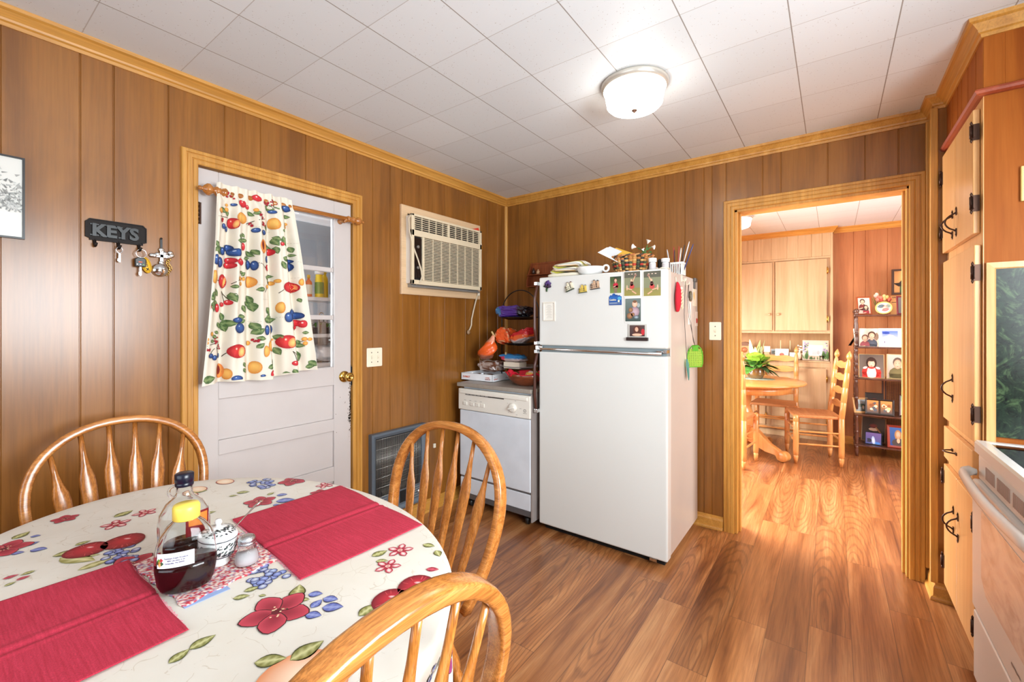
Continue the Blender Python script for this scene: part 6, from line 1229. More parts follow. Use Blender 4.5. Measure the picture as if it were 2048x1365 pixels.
# hang side prints and the unseen remainder of the cloth
for (u, v, kk, r) in ((-.530, .70, 'flower', .045), (-.47, .44, 'oflower', .04), (-.50, .56, 'grapes', .03), (-.46, .30, 'flower', .045), (-1.60, -.02, 'flower', .05), (-1.25, -.05, 'apple', .045), (-.95, .02, 'oflower', .03), (-.80, .15, 'flower', .05), (-1.05, .98, 'flower', .04), (-1.6, 1.0, 'oflower', .04), (-.74, .92, 'apple', .035), (-1.45, -.16, 'apple', .04), (-1.0, -.16, 'flower', .04), (-.70, .02, 'apple', .04), (-2.02, .5, 'flower', .05)):
    {'flower': lambda: flower(u, v, r, (150, 60, 110), (96, 24, 70)), 'apple': lambda: apple(u, v, r), 'oflower': lambda: oflower(u, v, r), 'grapes': lambda: grapes(u, v, r)}[kk]()
for (a, b, c, d) in ((-.545, .64, -.515, .69), (-.545, .60, -.51, .60), (-.50, .52, -.46, .55), (-.51, .40, -.47, .37), (-.50, .34, -.45, .36), (-.60, .80, -.57, .84), (-.52, .48, -.49, .47), (-.56, .72, -.60, .76)): mb.leaf(CF, a, b, c, d, .55, (92, 100, 62), (150, 152, 104), 2, 1, 6)
def clothmat():
    t_ = NT('tablecloth_cream'); v = t_.n('TexVoronoi', feature='DISTANCE_TO_EDGE', i_Vector=t_.n('VectorMath', operation='ADD', i_0=t_.obj(), i_1=t_.n('VectorMath', operation='SCALE', i_0=t_.n('TexNoise', i_Vector=t_.obj(), i_Scale=14.).outputs[1], i_Scale=.06).outputs[0]).outputs[0], i_Scale=15., i_Randomness=1.).outputs[0]
    n1 = t_.noise(t_.obj(), 11, 5, .6, 1.5)
    ln = t_.math('MULTIPLY', t_.math('LESS_THAN', v, .009), t_.math('GREATER_THAN', n1, .50))
    n2 = t_.noise(t_.obj(), 4, 4)
    c = t_.ramp(n2, [(.35, lin((218, 211, 198))), (.65, lin((227, 222, 212)))]); c = t_.mix(t_.math('MULTIPLY', ln, .35), c, lin((176, 156, 126)))
    t_.out('Base Color', c); t_.out('Roughness', .55); t_.bump(t_.noise(t_.obj(), 6, 3), .15, .02); return t_.m
tag(mb.build('tablecloth', [clothmat(), printmat('printed_vinyl', .5)]), 'cream tablecloth printed with apples, grapes and red flowers over the oval table', 'tablecloth')

# placemats, folded red cloth with a raised centre seam
def redmat():
    t_ = NT('red_placemat_cloth'); a = t_.noise(t_.mapv((3, 60, 1)), 4, 4, .6); b = t_.noise(t_.mapv((1, 1, 1)), 420, 2, .6)
    c = t_.ramp(a, [(.35, lin((176, 34, 58))), (.65, lin((196, 48, 74)))]); c = t_.mix(1.0, c, t_.ramp(b, [(.35, (.8, .8, .8)), (.65, (1.1, 1.1, 1.1))]), 'MULTIPLY')
    t_.out('Base Color', c); t_.out('Roughness', .9); t_.bump(b, .4, .001); return t_.m
M_rm = redmat(); M_fr = plain('fringe_pink', (222, 120, 140), .9)
def placemat(P, lb, seed):
    # P: four corners in order along the long seam: a->b near end, d->c far end
    a, b, c, d = [Vector((p[0], p[1], 0)) for p in P]; mb = MB(); random.seed(seed); nu, nv = 90, 36; vs = []
    for j in range(nv+1):
        for i in range(nu+1):
            u, v = i/nu, j/nv; p = a.lerp(b, u).lerp(d.lerp(c, u), v)
            n = (b-a).normalized(); m = (d-a).normalized(); edge = .004*math.sin(5*u+seed)*(1-abs(2*v-1)) if 0 else 0
            p += m*(.0015*math.sin(4*u*PI+seed)*(abs(2*v-1)**4))+n*(.002*math.sin(5*v+seed)*(abs(2*u-1)**2))
            z = TZ+.0052+.0010*math.sin(11*u+3*v+seed)*math.sin(5*v)+.0022*math.exp(-((u-.5)/.02)**2)-.0030*math.exp(-((u-.535)/.008)**2)+.0020*math.exp(-((u-.57)/.01)**2)
            vs.append(Vector((p.x, p.y, z)))
    mb.add(vs, [(j*(nu+1)+i, j*(nu+1)+i+1, (j+1)*(nu+1)+i+1, (j+1)*(nu+1)+i) for j in range(nv) for i in range(nu)], 0, True)
    t = thing('placemat', lb, 'place mat', (a.x, a.y, TZ))
    mb.build('cloth_panel', M_rm, t, solid=.0016)
    for (p, q) in ((d, c), (a, b)):
        fr = MB(); o = (d-a).normalized()*(1 if p == d else -1); n = int((q-p).length/.0045)
        for k in range(n):
            s_ = p.lerp(q, (k+.5)/n)+Vector((0, 0, TZ+.0030)); e = s_+o*random.uniform(.002, .005)+Vector((0, 0, random.uniform(-.001, .0)))
            fr.tube([s_-o*.003, e], .0007, 4)
        fr.build('fringe', M_fr, t)
placemat([(-1.376, -.05), (-.955, -.048), (-.966, .297), (-1.366, .300)], 'red fringed placemat on the near side of the table, nearest the left edge', 2)
placemat([(-1.408, .545), (-.952, .506), (-.938, .849), (-1.402, .886)], 'red fringed placemat on the far side of the table beside the oak chair', 5)
# crocheted mat
mb = MB(); random.seed(3); A, B, C_, D = [Vector((x, y, 0)) for x, y in ((-1.335, .300), (-1.055, .318), (-1.085, .515), (-1.375, .530))]; nu, nv = 74, 52; vs = []; cs = []
for j in range(nv+1):
    for i in range(nu+1):
        u, v = i/nu, j/nv; p = A.lerp(B, u).lerp(D.lerp(C_, u), v); w = math.sin(i*PI/1.5)*math.cos(j*PI/1.5)
        vs.append(Vector((p.x+.003*math.sin(v*21)*(abs(2*u-1)**6), p.y+.003*math.sin(u*25)*(abs(2*v-1)**6), TZ+.0040+.0013*w+.0012*math.sin(6*u)*math.sin(5*v))))
        k = random.random(); cs.append(lin((236, 220, 208) if k < .42 else ((196, 52, 66) if k < .82 else (150, 130, 160))))
mb.add(vs, [(j*(nu+1)+i, j*(nu+1)+i+1, (j+1)*(nu+1)+i+1, (j+1)*(nu+1)+i) for j in range(nv) for i in range(nu)], 0, True, cs)
tag(mb.build('crocheted_mat', printmat('crochet_yarn', .9, bump=.6), solid=.003), 'red and white crocheted mat in the middle of the table under the syrup bottles', 'mat')
tag(MB().box(-1.075, -1.048, .318, .40, TZ+.0008, TZ+.0016).build('blue_napkin', plain('napkin_blue', (150, 172, 214), .8)), 'thin pale blue edge of cloth peeking from under the crocheted mat', 'napkin')

# syrup bottles
M_sy = glass('syrup_dark', (92, 14, 12), ior=1.36)
def syrup_mat():
    if 'syrup' in MATS: return MATS['syrup']
    t_ = NT('syrup'); t_.out('Base Color', lin((52, 8, 10))); t_.out('Roughness', .08); t_.out('Transmission Weight', .25); MATS['syrup'] = t_.m; return t_.m
ZM = TZ+.0062
def ovalb(o, prof, ang, k, seg=40):
    M = Matrix.Translation(o) @ Matrix.Rotation(ang, 4, 'Z')
    return MB().lathe([(r, h) for r, h in prof], (0, 0, 0), seg, sy=k, cap=False).xf(M)
o1 = Vector((-1.118, .342, ZM)); VA = math.radians(70)   # broad side turned to the room
t = thing('syrup_bottle', 'clear oval syrup bottle with yellow cap and white label, half full, front of the pair', 'bottle', o1)
outer = [(0, .002), (.036, .002), (.044, .006), (.050, .020), (.0545, .05), (.055, .075), (.052, .10), (.045, .122), (.033, .140), (.024, .148), (.021, .152), (.021, .160)]
inner = [(.0185, .160), (.0185, .152), (.0215, .146), (.0305, .1375), (.0425, .120), (.0495, .099), (.0525, .075), (.052, .05), (.0475, .021), (.042, .009), (.034, .006), (0, .006)]
ovalb(o1, outer+inner, VA, .60).build('glass_body', glass('bottle_glass', (250, 252, 252), ior=1.30), t)
ovalb(o1, [(0, .0046), (.0345, .0046), (.0430, .0085), (.0487, .0215), (.0533, .05), (.0537, .066), (0, .066)], VA, .60).build('syrup_fill', syrup_mat(), t)
MB().lathe([(.0, .150), (.0225, .150), (.0245, .152), (.0245, .176), (.022, .181), (0, .182)], o1, 30).build('cap', plain('cap_yellow', (244, 218, 92), .35), t)
lab = MB(); Mb = Matrix.Translation(o1) @ Matrix.Rotation(VA, 4, 'Z')
def lf_(a, b, h):
    # wraps the printed label round the front of the oval body
    R = .0556+h+.0006; q = -PI/2+a/.050*1.0; return Mb @ Vector((R*math.cos(q), R*.60*math.sin(q)-.0004, b))
lab.rect(lf_, -.050, .064, .014, .094, (240, 240, 246), 0, 0, nx=16, ny=2)
for cx_, cy_, c in ((-.045, .080, (96, 160, 60)), (-.040, .081, (190, 60, 70)), (-.044, .075, (226, 130, 40)), (-.048, .076, (40, 70, 40)), (-.039, .074, (50, 90, 60)), (-.043, .071, (236, 190, 130))): lab.disc(lf_, cx_, cy_, .0038, .0038, 0, c, None, 1, 8, 1, .15, 4, mi=0)
for k, (s_, x_, y_, z_) in enumerate((("Tomme's Fresh Produce", -.0355, .0805, .0040), ('9091 US Hwy 4 W', -.030, .0755, .0038), ('Campsville, TN 99999', -.034, .0705, .0036))): lab.text(s_, lf_, x_+.002, y_+.002, z_, (60, 60, 110), L=3, mi=0, sx=.95, bold=.00012)
lab.build('paper_label', M_print, t)
o2 = Vector((-1.272, .385, ZM))
t = thing('syrup_jug', 'clear glass syrup jug with black cap and small loop handle, behind the yellow capped bottle', 'bottle', o2)
outer = [(0, .002), (.040, .002), (.046, .008), (.050, .03), (.052, .055), (.053, .085), (.049, .112), (.036, .136), (.020, .150), (.0165, .158), (.0165, .176), (.018, .178)]
inner = [(.0145, .178), (.0145, .158), (.018, .149), (.034, .1345), (.0465, .111), (.0505, .085), (.0495, .055), (.0475, .031), (.0435, .010), (.038, .006), (0, .006)]
ovalb(o2, outer+inner, VA, .62).build('glass_body', glass('bottle_glass', (250, 252, 252), ior=1.30), t)
ovalb(o2, [(0, .0046), (.0390, .0046), (.0447, .0105), (.0487, .031), (.0502, .046), (0, .046)], VA, .62).build('syrup_fill', syrup_mat(), t)
MB().lathe([(0, .174), (.018, .174), (.019, .176), (.019, .181), (.0175, .183), (.0195, .185), (.0195, .203), (.017, .205), (0, .205)], o2, 28).build('cap', plain('cap_navy', (20, 22, 40), .3), t)
hM = Matrix.Translation(o2) @ Matrix.Rotation(VA, 4, 'Z')
MB().tube([hM @ Vector((-.020-.010*math.sin(a), 0, .162-.013*math.cos(a))) for a in [PI*k/10 for k in range(11)]], .0032, 8).build('loop_handle', glass('bottle_glass', (250, 252, 252), ior=1.30), t)
lab = MB(); Mb = Matrix.Translation(o2) @ Matrix.Rotation(VA, 4, 'Z')
def lf2(a, b, h): R = .0535+h+.0006; q = -PI/2+a/.050; return Mb @ Vector((R*math.cos(q), R*.62*math.sin(q), b))
lab.rect(lf2, .004, .060, .055, .115, (116, 24, 30), 0, 0, nx=16, ny=3); lab.rect(lf2, .010, .085, .050, .110, (206, 120, 50), 1, 0, nx=12, ny=2)
lab.build('paper_label', M_print, t)
# sugar bowl
o3 = Vector((-1.178, .424, ZM)); t = thing('sugar_bowl', 'white lidded sugar bowl with dark floral print and a spoon, behind the bottles', 'sugar bowl', o3)
M_ch = plain('china_white', (232, 232, 230), .15, coat=.5, var=.01)
MB().lathe([(0, 0), (.026, 0), (.028, .004), (.024, .012), (.040, .028), (.048, .046), (.047, .060), (.043, .066), (.041, .066), (.044, .058), (.045, .046), (.036, .028), (0, .016)], o3, 40, sx=1.05, sy=.8).build('bowl', M_ch, t)
l = MB().lathe([(.047, .064), (.049, .067), (.046, .071), (.034, .079), (.018, .084), (.008, .086), (.006, .090), (.010, .096), (.007, .102), (0, .103)], o3, 40, sx=1.05, sy=.8, cap=False).build('lid', M_ch, t)
pr = MB(); random.seed(12)
for k in range(420):
    a = random.uniform(0, 6.28); q = random.choice((0, 0, 1))
    if q == 0: h = random.uniform(.028, .056); R = .0405+.0075*min(1, (h-.028)/.018)+.0008; p = Vector((1.05*R*math.cos(a), .8*R*math.sin(a), h)); n = Vector((math.cos(a), math.sin(a), -.2)).normalized()
    else: r = random.uniform(.020, .042); h = .0795-(r-.034)*.66+.001 if r > .034 else .084-(r-.018)*.31+.001; p = Vector((1.05*r*math.cos(a), .8*r*math.sin(a), h)); n = Vector((math.cos(a)*.4, math.sin(a)*.4, 1)).normalized()
    u = n.orthogonal().normalized(); w = n.cross(u); b = random.uniform(0, 3); e = random.uniform(.0016, .0040); c = random.choice([(30, 34, 50), (50, 62, 66), (40, 40, 40), (80, 96, 90)])
    pr.add([o3+p+n*.0004+(u*math.cos(b+i*PI/3)*e+w*math.sin(b+i*PI/3)*e*.5) for i in range(6)], [(0, 1, 2, 3, 4, 5)], 0, False, lin(c))
for R, h in ((.0475, .0635), (.0385, .024)):
    for k in range(40):
        a, b = 2*PI*k/40, 2*PI*(k+1)/40; pr.add([o3+Vector((1.05*(R+.001)*math.cos(x), .8*(R+.001)*math.sin(x), hh)) for x, hh in ((a, h), (b, h), (b, h+.0018), (a, h+.0018))], [(0, 1, 2, 3)], 0, False, lin((34, 36, 50)))
pr.build('floral_print', M_print, t)
t = thing('teaspoon', 'silver teaspoon handle sticking out of the sugar bowl', 'spoon', o3+Vector((.03, .02, .07)))
MB().tube([o3+Vector((.015, .0, .050)), o3+Vector((.022, .018, .072)), o3+Vector((.028, .045, .098)), o3+Vector((.034, .07, .122)), o3+Vector((.037, .082, .128))], [.003, .0028, .0032, .0048, .004], 8, flat=.45).build('spoon_handle', M_chrome, t)
# salt shaker
o4 = Vector((-1.118, .462, ZM)); t = thing('salt_shaker', 'small cut glass salt shaker with dimpled chrome lid', 'shaker', o4)
mb = MB(); rs = []
for r, h in ((.0, .001), (.021, .001), (.0235, .004), (.0245, .012), (.023, .024), (.019, .036), (.0165, .045), (.0165, .049)): rs.append([o4+Vector(((r*(1+.03*math.cos(14*a+h*500)))*math.cos(a), (r*(1+.03*math.cos(14*a+h*500)))*math.sin(a), h)) for a in [2*PI*i/42 for i in range(42)]])
mb.rings(rs); mb.build('glass_body', glass('cut_glass', (245, 245, 248), .08, 1.25), t)
MB().lathe([(0, .003), (.0195, .003), (.0205, .012), (.017, .026), (0, .027)], o4, 20).build('salt', plain('salt_white', (238, 236, 236), .9), t)
MB().lathe([(.0175, .047), (.0185, .048), (.0185, .052), (.0175, .053), (.0185, .054), (.0185, .059), (.016, .064), (.009, .0675), (0, .068)], o4, 28).build('lid', plain('dimpled_chrome', (200, 204, 208), .2, 1, bump=1, bscale=500), t)

# ------------------------------------------------------------------ bow back oak chairs, built at the origin facing +y
def oak_chair(label):
    t = thing('oak_chair', label, 'chair', group='bow back oak chairs round the table')
    mb = MB(); rs = []; n = 48
    def outl(k, s=1.0): a = 2*PI*k/n; c, q = math.cos(a), math.sin(a); return (math.copysign(abs(c)**.85, c)*.222*s, math.copysign(abs(q)**.9, q)*.208*s)
    for s_, z in ((0.02, .412), (.80, .412), (.95, .420), (1.0, .432), (.985, .446), (.93, .449), (.78, .440), (.45, .434), (.02, .436)): rs.append([Vector((outl(k, s_)[0], outl(k, s_)[1]+.01, z)) for k in range(n)])
    mb.rings(rs); mb.build('seat', M_oakx, t)
    for sx in (-1, 1):
        for sy in (-1, 1):
            top = Vector((sx*.135, sy*.125+.01, .415)); bot = Vector((sx*.205, sy*.20+(.01 if sy > 0 else -.01), 0))
            prof = [(.0, .013), (.08, .015), (.16, .017), (.20, .013), (.23, .018), (.30, .021), (.45, .022), (.58, .019), (.64, .014), (.67, .019), (.72, .020), (.80, .017), (.92, .014), (1, .013)]
            MB().tube([bot.lerp(top, q) for q, r in prof], [r for q, r in prof], 12).build('leg', M_oak, t)
    def st(p, q): pr_ = [(0, .007), (.15, .009), (.35, .012), (.5, .014), (.65, .012), (.85, .009), (1, .007)]; return MB().tube([Vector(p).lerp(Vector(q), a) for a, r in pr_], [r for a, r in pr_], 10)
    for sx in (-1, 1): st((sx*.180, -.165, .17), (sx*.180, .170, .17)).build('stretcher', M_oaky, t)
    st((-.18, .0, .17), (.18, .0, .17)).build('stretcher', M_oakx, t)
    TL = math.tan(math.radians(13.0))
    def back(x, h): return Vector((x, -.170-h*TL-.012*math.sin(PI*min(1, h/.54))+.010*(x/.2)**2*0, .440+h))
    P = []
    for k in range(10):
        h = .30*k/10; P.append((-(.252-.072*((.30-h)/.30)**1.7), h))
    for k in range(25):
        a = PI-PI*k/24; c, q = math.cos(a), math.sin(a); P.append((.252*math.copysign(abs(c)**.92, c), .30+.232*abs(q)**.92))
    for k in range(1, 11): h = .30*(10-k)/10; P.append((.252-.072*((.30-h)/.30)**1.7, h))
    pts = [back(x, h) for x, h in P]; bn = (back(0, 0)-back(0, .3)).normalized(); N_ = Vector((0, math.cos(math.radians(13)), math.sin(math.radians(13)))); secs = []
    sec = rrect(.027, .038, .007, 2)
    for k in range(len(pts)):
        d = (pts[min(k+1, len(pts)-1)]-pts[max(k-1, 0)]).normalized(); A_ = d.cross(N_).normalized(); secs.append((A_, N_, sec))
    MB().sweep(pts, secs, sm=True).build('bow', M_oakx, t)
    xb = [-.118, -.071, -.024, .024, .071, .118]; xt = [-.190, -.114, -.038, .038, .114, .190]
    for a, b in zip(xb, xt):
        ht = .30+.232*(max(0, 1-(b/.252)**2))**.5-.008
        pr_ = [(0, .0100, .0075), (.10, .0135, .0068), (.30, .0170, .0058), (.50, .0205, .0054), (.64, .0230, .0054), (.70, .0215, .0058), (.78, .0130, .0068), (.86, .0088, .0072), (1, .0074, .0070)]
        m = MB(); rs = []
        for q, w, th in pr_:
            p = back(lerp(a, b, q), ht*q); d = (back(b, ht)-back(a, 0)).normalized(); X_ = Vector((1, 0, 0)); X_ = (X_-d*X_.dot(d)).normalized(); Y_ = d.cross(X_)
            rs.append([p+X_*w*math.cos(r)*(1 if abs(math.cos(r)) > .9 else .86)+Y_*th*math.sin(r) for r in [2*PI*i/12 for i in range(12)]])
        m.rings(rs); m.build('spindle', M_oak, t)
    return t
ch = oak_chair('oak bow back chair pushed in at the left wall, nearest the key rack')
ch.location = (-1.872, .458, 0); ch.rotation_euler = (0, 0, -PI/2)
dup(ch, (-1.098, .835, 0), PI, 'oak bow back chair on the far side of the table in front of the dishwasher')
dup(ch, (-.727, .350, 0), PI/2, 'oak bow back chair closest to the camera at the right end of the table')
# ------------------------------------------------------------------ dining room: built in cabinet
M_map = wood('maple_cabinet', [(188, 156, 116), (198, 168, 128), (208, 180, 142)], 'z', .8, .38, fine=.07, dist=1.2, bump=.02)
t = thing('built_in_cabinet', 'pale maple built in cabinet across the far dining room wall', 'cabinet', (-.95, 6.3, 0))
mb = MB(); Yc = 6.10; x0, x1 = -1.9, -.0252
mb.box(x0, x1, Yc, Yc+.45, 2.392, 2.40).box(x0, x1, Yc+.43, Yc+.45, .08, 2.39).box(x0, x1, Yc, Yc+.42, 1.236, 1.258).box(x0, x1, Yc+.01, Yc+.42, .885, .905).box(x0, x1, Yc+.06, Yc+.42, .0, .09)
for a, b in ((-.598, -.567), (-1.235, -1.20), (-1.9, -1.87)): mb.box(a, b, Yc+.001, Yc+.0115, 1.2585, 2.094)
mb.box(-.025, 0, Yc, Yc+.42, .08, 2.39).box(x0, x1, Yc, Yc+.0115, 2.095, 2.119).box(x0, x1, Yc, Yc+.0095, .845, .9045).box(x0, x1, Yc, Yc+.0115, .091, .13)
for a, b in ((-.07, -.0255), (-.66, -.60), (-1.25, -1.19)): mb.box(a, b, Yc+.001, Yc+.0115, .1305, .8445)
mb.box(x0, x1, Yc+.012, Yc+.02, .13, .845).box(x0, x1, Yc+.012, Yc+.02, 1.258, 2.106)
mb.build('face_frame', M_map, t, bevel=.002)
mb = MB(); panel_patch(mb, ony(Yc-.001), x0, x1, 2.12, 2.392, [-1.8, -1.6, -1.42, -1.2, -1.05, -.94, -.852, -.79, -.71, -.60, -.44, -.33, -.20, -.10], th=.01); mb.build('frieze_boards', M_map, t)
MB().box(x0, x1, Yc-.012, Yc+.02, .905, .921).build('ledge', M_map, t, bevel=.003)
MB().box(x0, -.0255, Yc+.421, Yc+.429, .9215, 1.2355).build('niche_back', wood('maple_shadow', [(196, 150, 98), (208, 164, 112), (216, 174, 124)], 'z', 1, .5, fine=.1), t)
for a, b in ((-.567+.01, -.055), (-1.19, -.590), (-1.86, -1.24)):
    d = MB().box(a, b, Yc-.018, Yc, 1.268, 2.088).build('upper_door', M_map, t, bevel=.004)
    kx = a+.03 if a > -.6 else b-.03
    MB().lathe([(.006, 0), (.006, .012), (.016, .020), (.016, .026), (.010, .032), (0, .033)], (kx, Yc-.018, 1.46), 16, axis=(0, -1, 0)).build('knob', M_map, d)
    hx = b+.004 if a > -.6 else a-.004
    for z in (1.40, 1.95): MB().box(hx-.006, hx+.012, Yc-.020, Yc-.0005, z-.026, z+.026).lathe([(.005, -.04), (.005, .04)], (hx, Yc-.020, z), 8).build('hinge', M_brass, d)
for a, b in ((-.60, -.060), (-1.19, -.66), (-1.86, -1.25)):
    d = MB().box(a, b, Yc-.018, Yc, .130, .830).build('lower_door', M_map, t, bevel=.004)
    for z in (.24, .72): MB().box(b-.002, b+.014, Yc-.020, Yc-.0005, z-.026, z+.026).lathe([(.005, -.04), (.005, .04)], (b+.004, Yc-.020, z), 8).build('hinge', M_brass, d)
# picture frames --------------------------------------------------------
def frame(x, y, z, w, h, tilt, yaw, col, kind, seed, label, bw=.012, bd=.012, shape='rect', kinds=None, mat=None):
    t = thing('picture_frame', label, 'picture frame', (x, y, z))
    M = Matrix.Translation((x, y, z)) @ Matrix.Rotation(yaw, 4, 'Z') @ Matrix.Rotation(-tilt, 4, 'X')
    fm = plain('frame_%d_%d_%d' % col, col, .35)
    F_ = lambda a, b, hh: M @ Vector((a, -hh-bd*.45, b))
    if shape == 'rect':
        MB().molding([(-w/2, 0, 0), (w/2, 0, 0), (w/2, 0, h), (-w/2, 0, h)], [(0, 0), (0, bd*.8), (-bw*.3, bd), (-bw, bd*.55), (-bw, 0)], (0, -1, 0), -1, loop=True).xf(M).build('frame_border', fm, t)
        mb = MB().box(-w/2+.001, w/2-.001, -bd*.4, 0, .001, h-.001).xf(M)
        if mat: mb.rect(F_, -w/2+bw, bw, w/2-bw, h-bw, mat, .2)
        q = bw+(.022 if mat else 0)
        if kinds:
            photo(mb, F_, -w/2+q, q, -.008, h-q, kinds[0], seed); photo(mb, F_, .008, q, w/2-q, h-q, kinds[1], seed+1)
        else: photo(mb, F_, -w/2+q, q, w/2-q, h-q, kind, seed)
        mb.m = [0]*6+[1]*(len(mb.m)-6); mb.build('picture', [plain('frame_backing', (60, 44, 34), .8), M_print], t)
    else:
        n = 36; rs = []
        for k in range(n): a = 2*PI*k/n; rs.append([M @ Vector(((w/2+o)*math.cos(a), -dd, h/2+(h/2+o)*math.sin(a))) for o, dd in ((0, 0), (0, bd), (-bw*.4, bd*1.1), (-bw, bd*.6), (-bw, 0))])
        rs.append(rs[0]); MB().rings(rs, cap=False).build('frame_border', fm, t)
        mb = MB(); mb.add([M @ Vector(((w/2-bw*.5)*math.cos(2*PI*k/n), -bd*.4, h/2+(h/2-bw*.5)*math.sin(2*PI*k/n))) for k in range(n)], [tuple(range(n))], 1, False, lin((226, 214, 200)))
        for cx_, cy_, rx, ry, c in ((-.02, .02, .03, .02, (90, 110, 120)), (.01, .005, .024, .026, (226, 184, 170)), (.015, -.02, .03, .018, (206, 110, 110)), (.035, .02, .02, .02, (120, 140, 130)), (-.03, -.02, .02, .015, (240, 236, 236)), (.01, .026, .014, .012, (236, 200, 180))): mb.disc(F_, cx_*w/.14, h/2+cy_*h/.14, rx*w/.14, ry*h/.14, .3, c, None, 2, 10, 1, .1, 4)
        mb.build('picture', [M_print, M_print], t)
    ty = math.tan(tilt+.35)*h*.6
    MB().add([M @ Vector((-.015, .0, h*.6)), M @ Vector((.015, 0, h*.6)), Matrix.Translation((x, y, z)) @ Matrix.Rotation(yaw, 4, 'Z') @ Vector((.02, h*.42, .001)), Matrix.Translation((x, y, z)) @ Matrix.Rotation(yaw, 4, 'Z') @ Vector((-.02, h*.42, .001))], [(0, 1, 2, 3)]).build('easel_back', M_black, t, solid=.002)
    return t
ZN = .921
frame(-.165, 6.16, ZN, .25, .235, .18, .0, (214, 196, 178), 'pale', 1, 'wide pale frame painted with irises at the right of the niche', .055, .012)
mb = MB(); random.seed(21); Mi = Matrix.Translation((-.165, 6.16, ZN)) @ Matrix.Rotation(-.18, 4, 'X'); Fi = lambda a, b, h: Mi @ Vector((a, -h-.0135, b))
for k in range(46):
    s_ = random.choice((-1, 1)); x_ = s_*random.uniform(.072, .118); z_ = random.uniform(.02, .21)
    if z_ < .09: mb.leaf(Fi, x_, .01, x_+random.uniform(-.02, .02), z_+.04, .2, (70, 120, 70), (120, 160, 100), 1, 0, 4)
    else: mb.disc(Fi, x_, z_, .010, .007, random.uniform(0, 3), random.choice([(150, 150, 190), (130, 130, 170), (96, 140, 90), (190, 176, 210)]), None, 2, 8, 1, .3, 3, mi=0)
for k in range(14): x_ = random.uniform(-.09, .09); mb.leaf(Fi, x_, .008, x_+random.uniform(-.01, .01), random.uniform(.03, .055), .25, (96, 140, 90), None, 1, 0, 4)
mb.build('iris_print', M_print, bpy.data.objects['picture_frame'])
frame(-.500, 6.20, ZN, .14, .125, .2, .0, (240, 238, 232), 'couple_pink', 2, 'white frame showing a figure in pink, left of the pale iris frame', .012, mat=(236, 234, 230))
frame(-.385, 6.17, ZN, .07, .085, .2, .0, (232, 226, 214), 'pale', 3, 'tiny white flowered frame beside the cream vase in the niche', .008)
frame(-.660, 6.25, ZN+.075, .07, .075, .12, .0, (236, 226, 208), 'pale', 4, 'small cream card frame high behind the potted plant in the niche', .006)
frame(-.585, 6.24, ZN+.05, .07, .07, .12, .0, (206, 184, 160), 'landscape', 5, 'small brown toned frame just right of the cream card frame', .006)
tag(MB().box(-.70, -.55, 6.235, 6.33, ZN, ZN+.049).build('wooden_box', M_map, bevel=.003), 'low maple box under the two small frames in the niche', 'box')
tag(MB().box(-.69, -.63, 6.24, 6.31, ZN+.049, ZN+.0745).build('wooden_box', M_map, bevel=.003), 'small maple block under the cream card frame in the niche', 'box')
for x, lb in ((-.520, 'left upright cream candle post behind the white frame'), (-.420, 'right upright cream candle post beside the white frame')): tag(MB().lathe([(0, 0), (.022, 0), (.022, .01), (.008, .016), (.0065, .03), (.0065, .215), (.008, .222), (0, .225)], (x, 6.30, ZN), 14).build('taper_candle', plain('candle_cream', (226, 204, 160), .5)), lb, 'candle')
t = thing('cream_vase', 'cream vase of white blossoms between the chair post and the iris frame', 'vase', (-.325, 6.2, ZN))
MB().lathe([(0, 0), (.022, 0), (.030, .02), (.034, .05), (.026, .075), (.018, .085)], (-.325, 6.2, ZN), 18).build('vase_body', plain('vase_cream', (230, 206, 180), .3), t)
mb = MB(); random.seed(4)
for k in range(26): mb.ball((-.325+random.gauss(0, .020), 6.2+random.gauss(0, .015), ZN+.12+random.gauss(0, .026)), .011, .011, .009, 7, 5)
mb.build('blossoms', plain('blossom_cream', (240, 228, 212), .7), t)
MB().tube([(-.325, 6.2, ZN+.05), (-.325, 6.2, ZN+.11)], .012, 6).build('stems', plain('stem_green', (70, 110, 50), .5), t)
for x, h, lb in ((-.030-.04, .085, 'clear glass vase at the right end of the niche'), (-.105, .06, 'low clear glass votive beside the clear vase')): tag(MB().lathe([(0, 0), (.018, 0), (.020, .004), (.014, h*.4), (.024, h), (.022, h), (.012, h*.42), (.016, .008), (0, .007)], (x, 6.22 if h > .07 else 6.15, ZN), 16, cap=False).build('glass_vase', M_gl), lb, 'vase')
t = thing('mantel_clock', 'arched brown mantel clock at the left of the niche behind the plant', 'clock', (-.90, 6.2, ZN))
pts = [(-1.0, ZN), (-.80, ZN), (-.80, ZN+.09)]+[(-.90+.10*math.cos(a), ZN+.09+.11*math.sin(a)) for a in [PI*k/10 for k in range(1, 10)]]+[(-1.0, ZN+.09)]
MB().poly([(a, 6.24, b) for a, b in pts], (0, -1, 0), 0, .07).build('case', plain('clock_brown', (110, 72, 44), .4), t, bevel=.004)
MB().box(-.965, -.835, 6.166, 6.170, ZN+.02, ZN+.15).build('front_panel', plain('clock_tan', (206, 140, 90), .4), t)
MB().lathe([(0, 0), (.035, 0), (.035, .004), (0, .005)], (-.90, 6.166, ZN+.10), 20, axis=(0, -1, 0)).build('dial', plain('dial_tan', (170, 110, 70), .4), t)

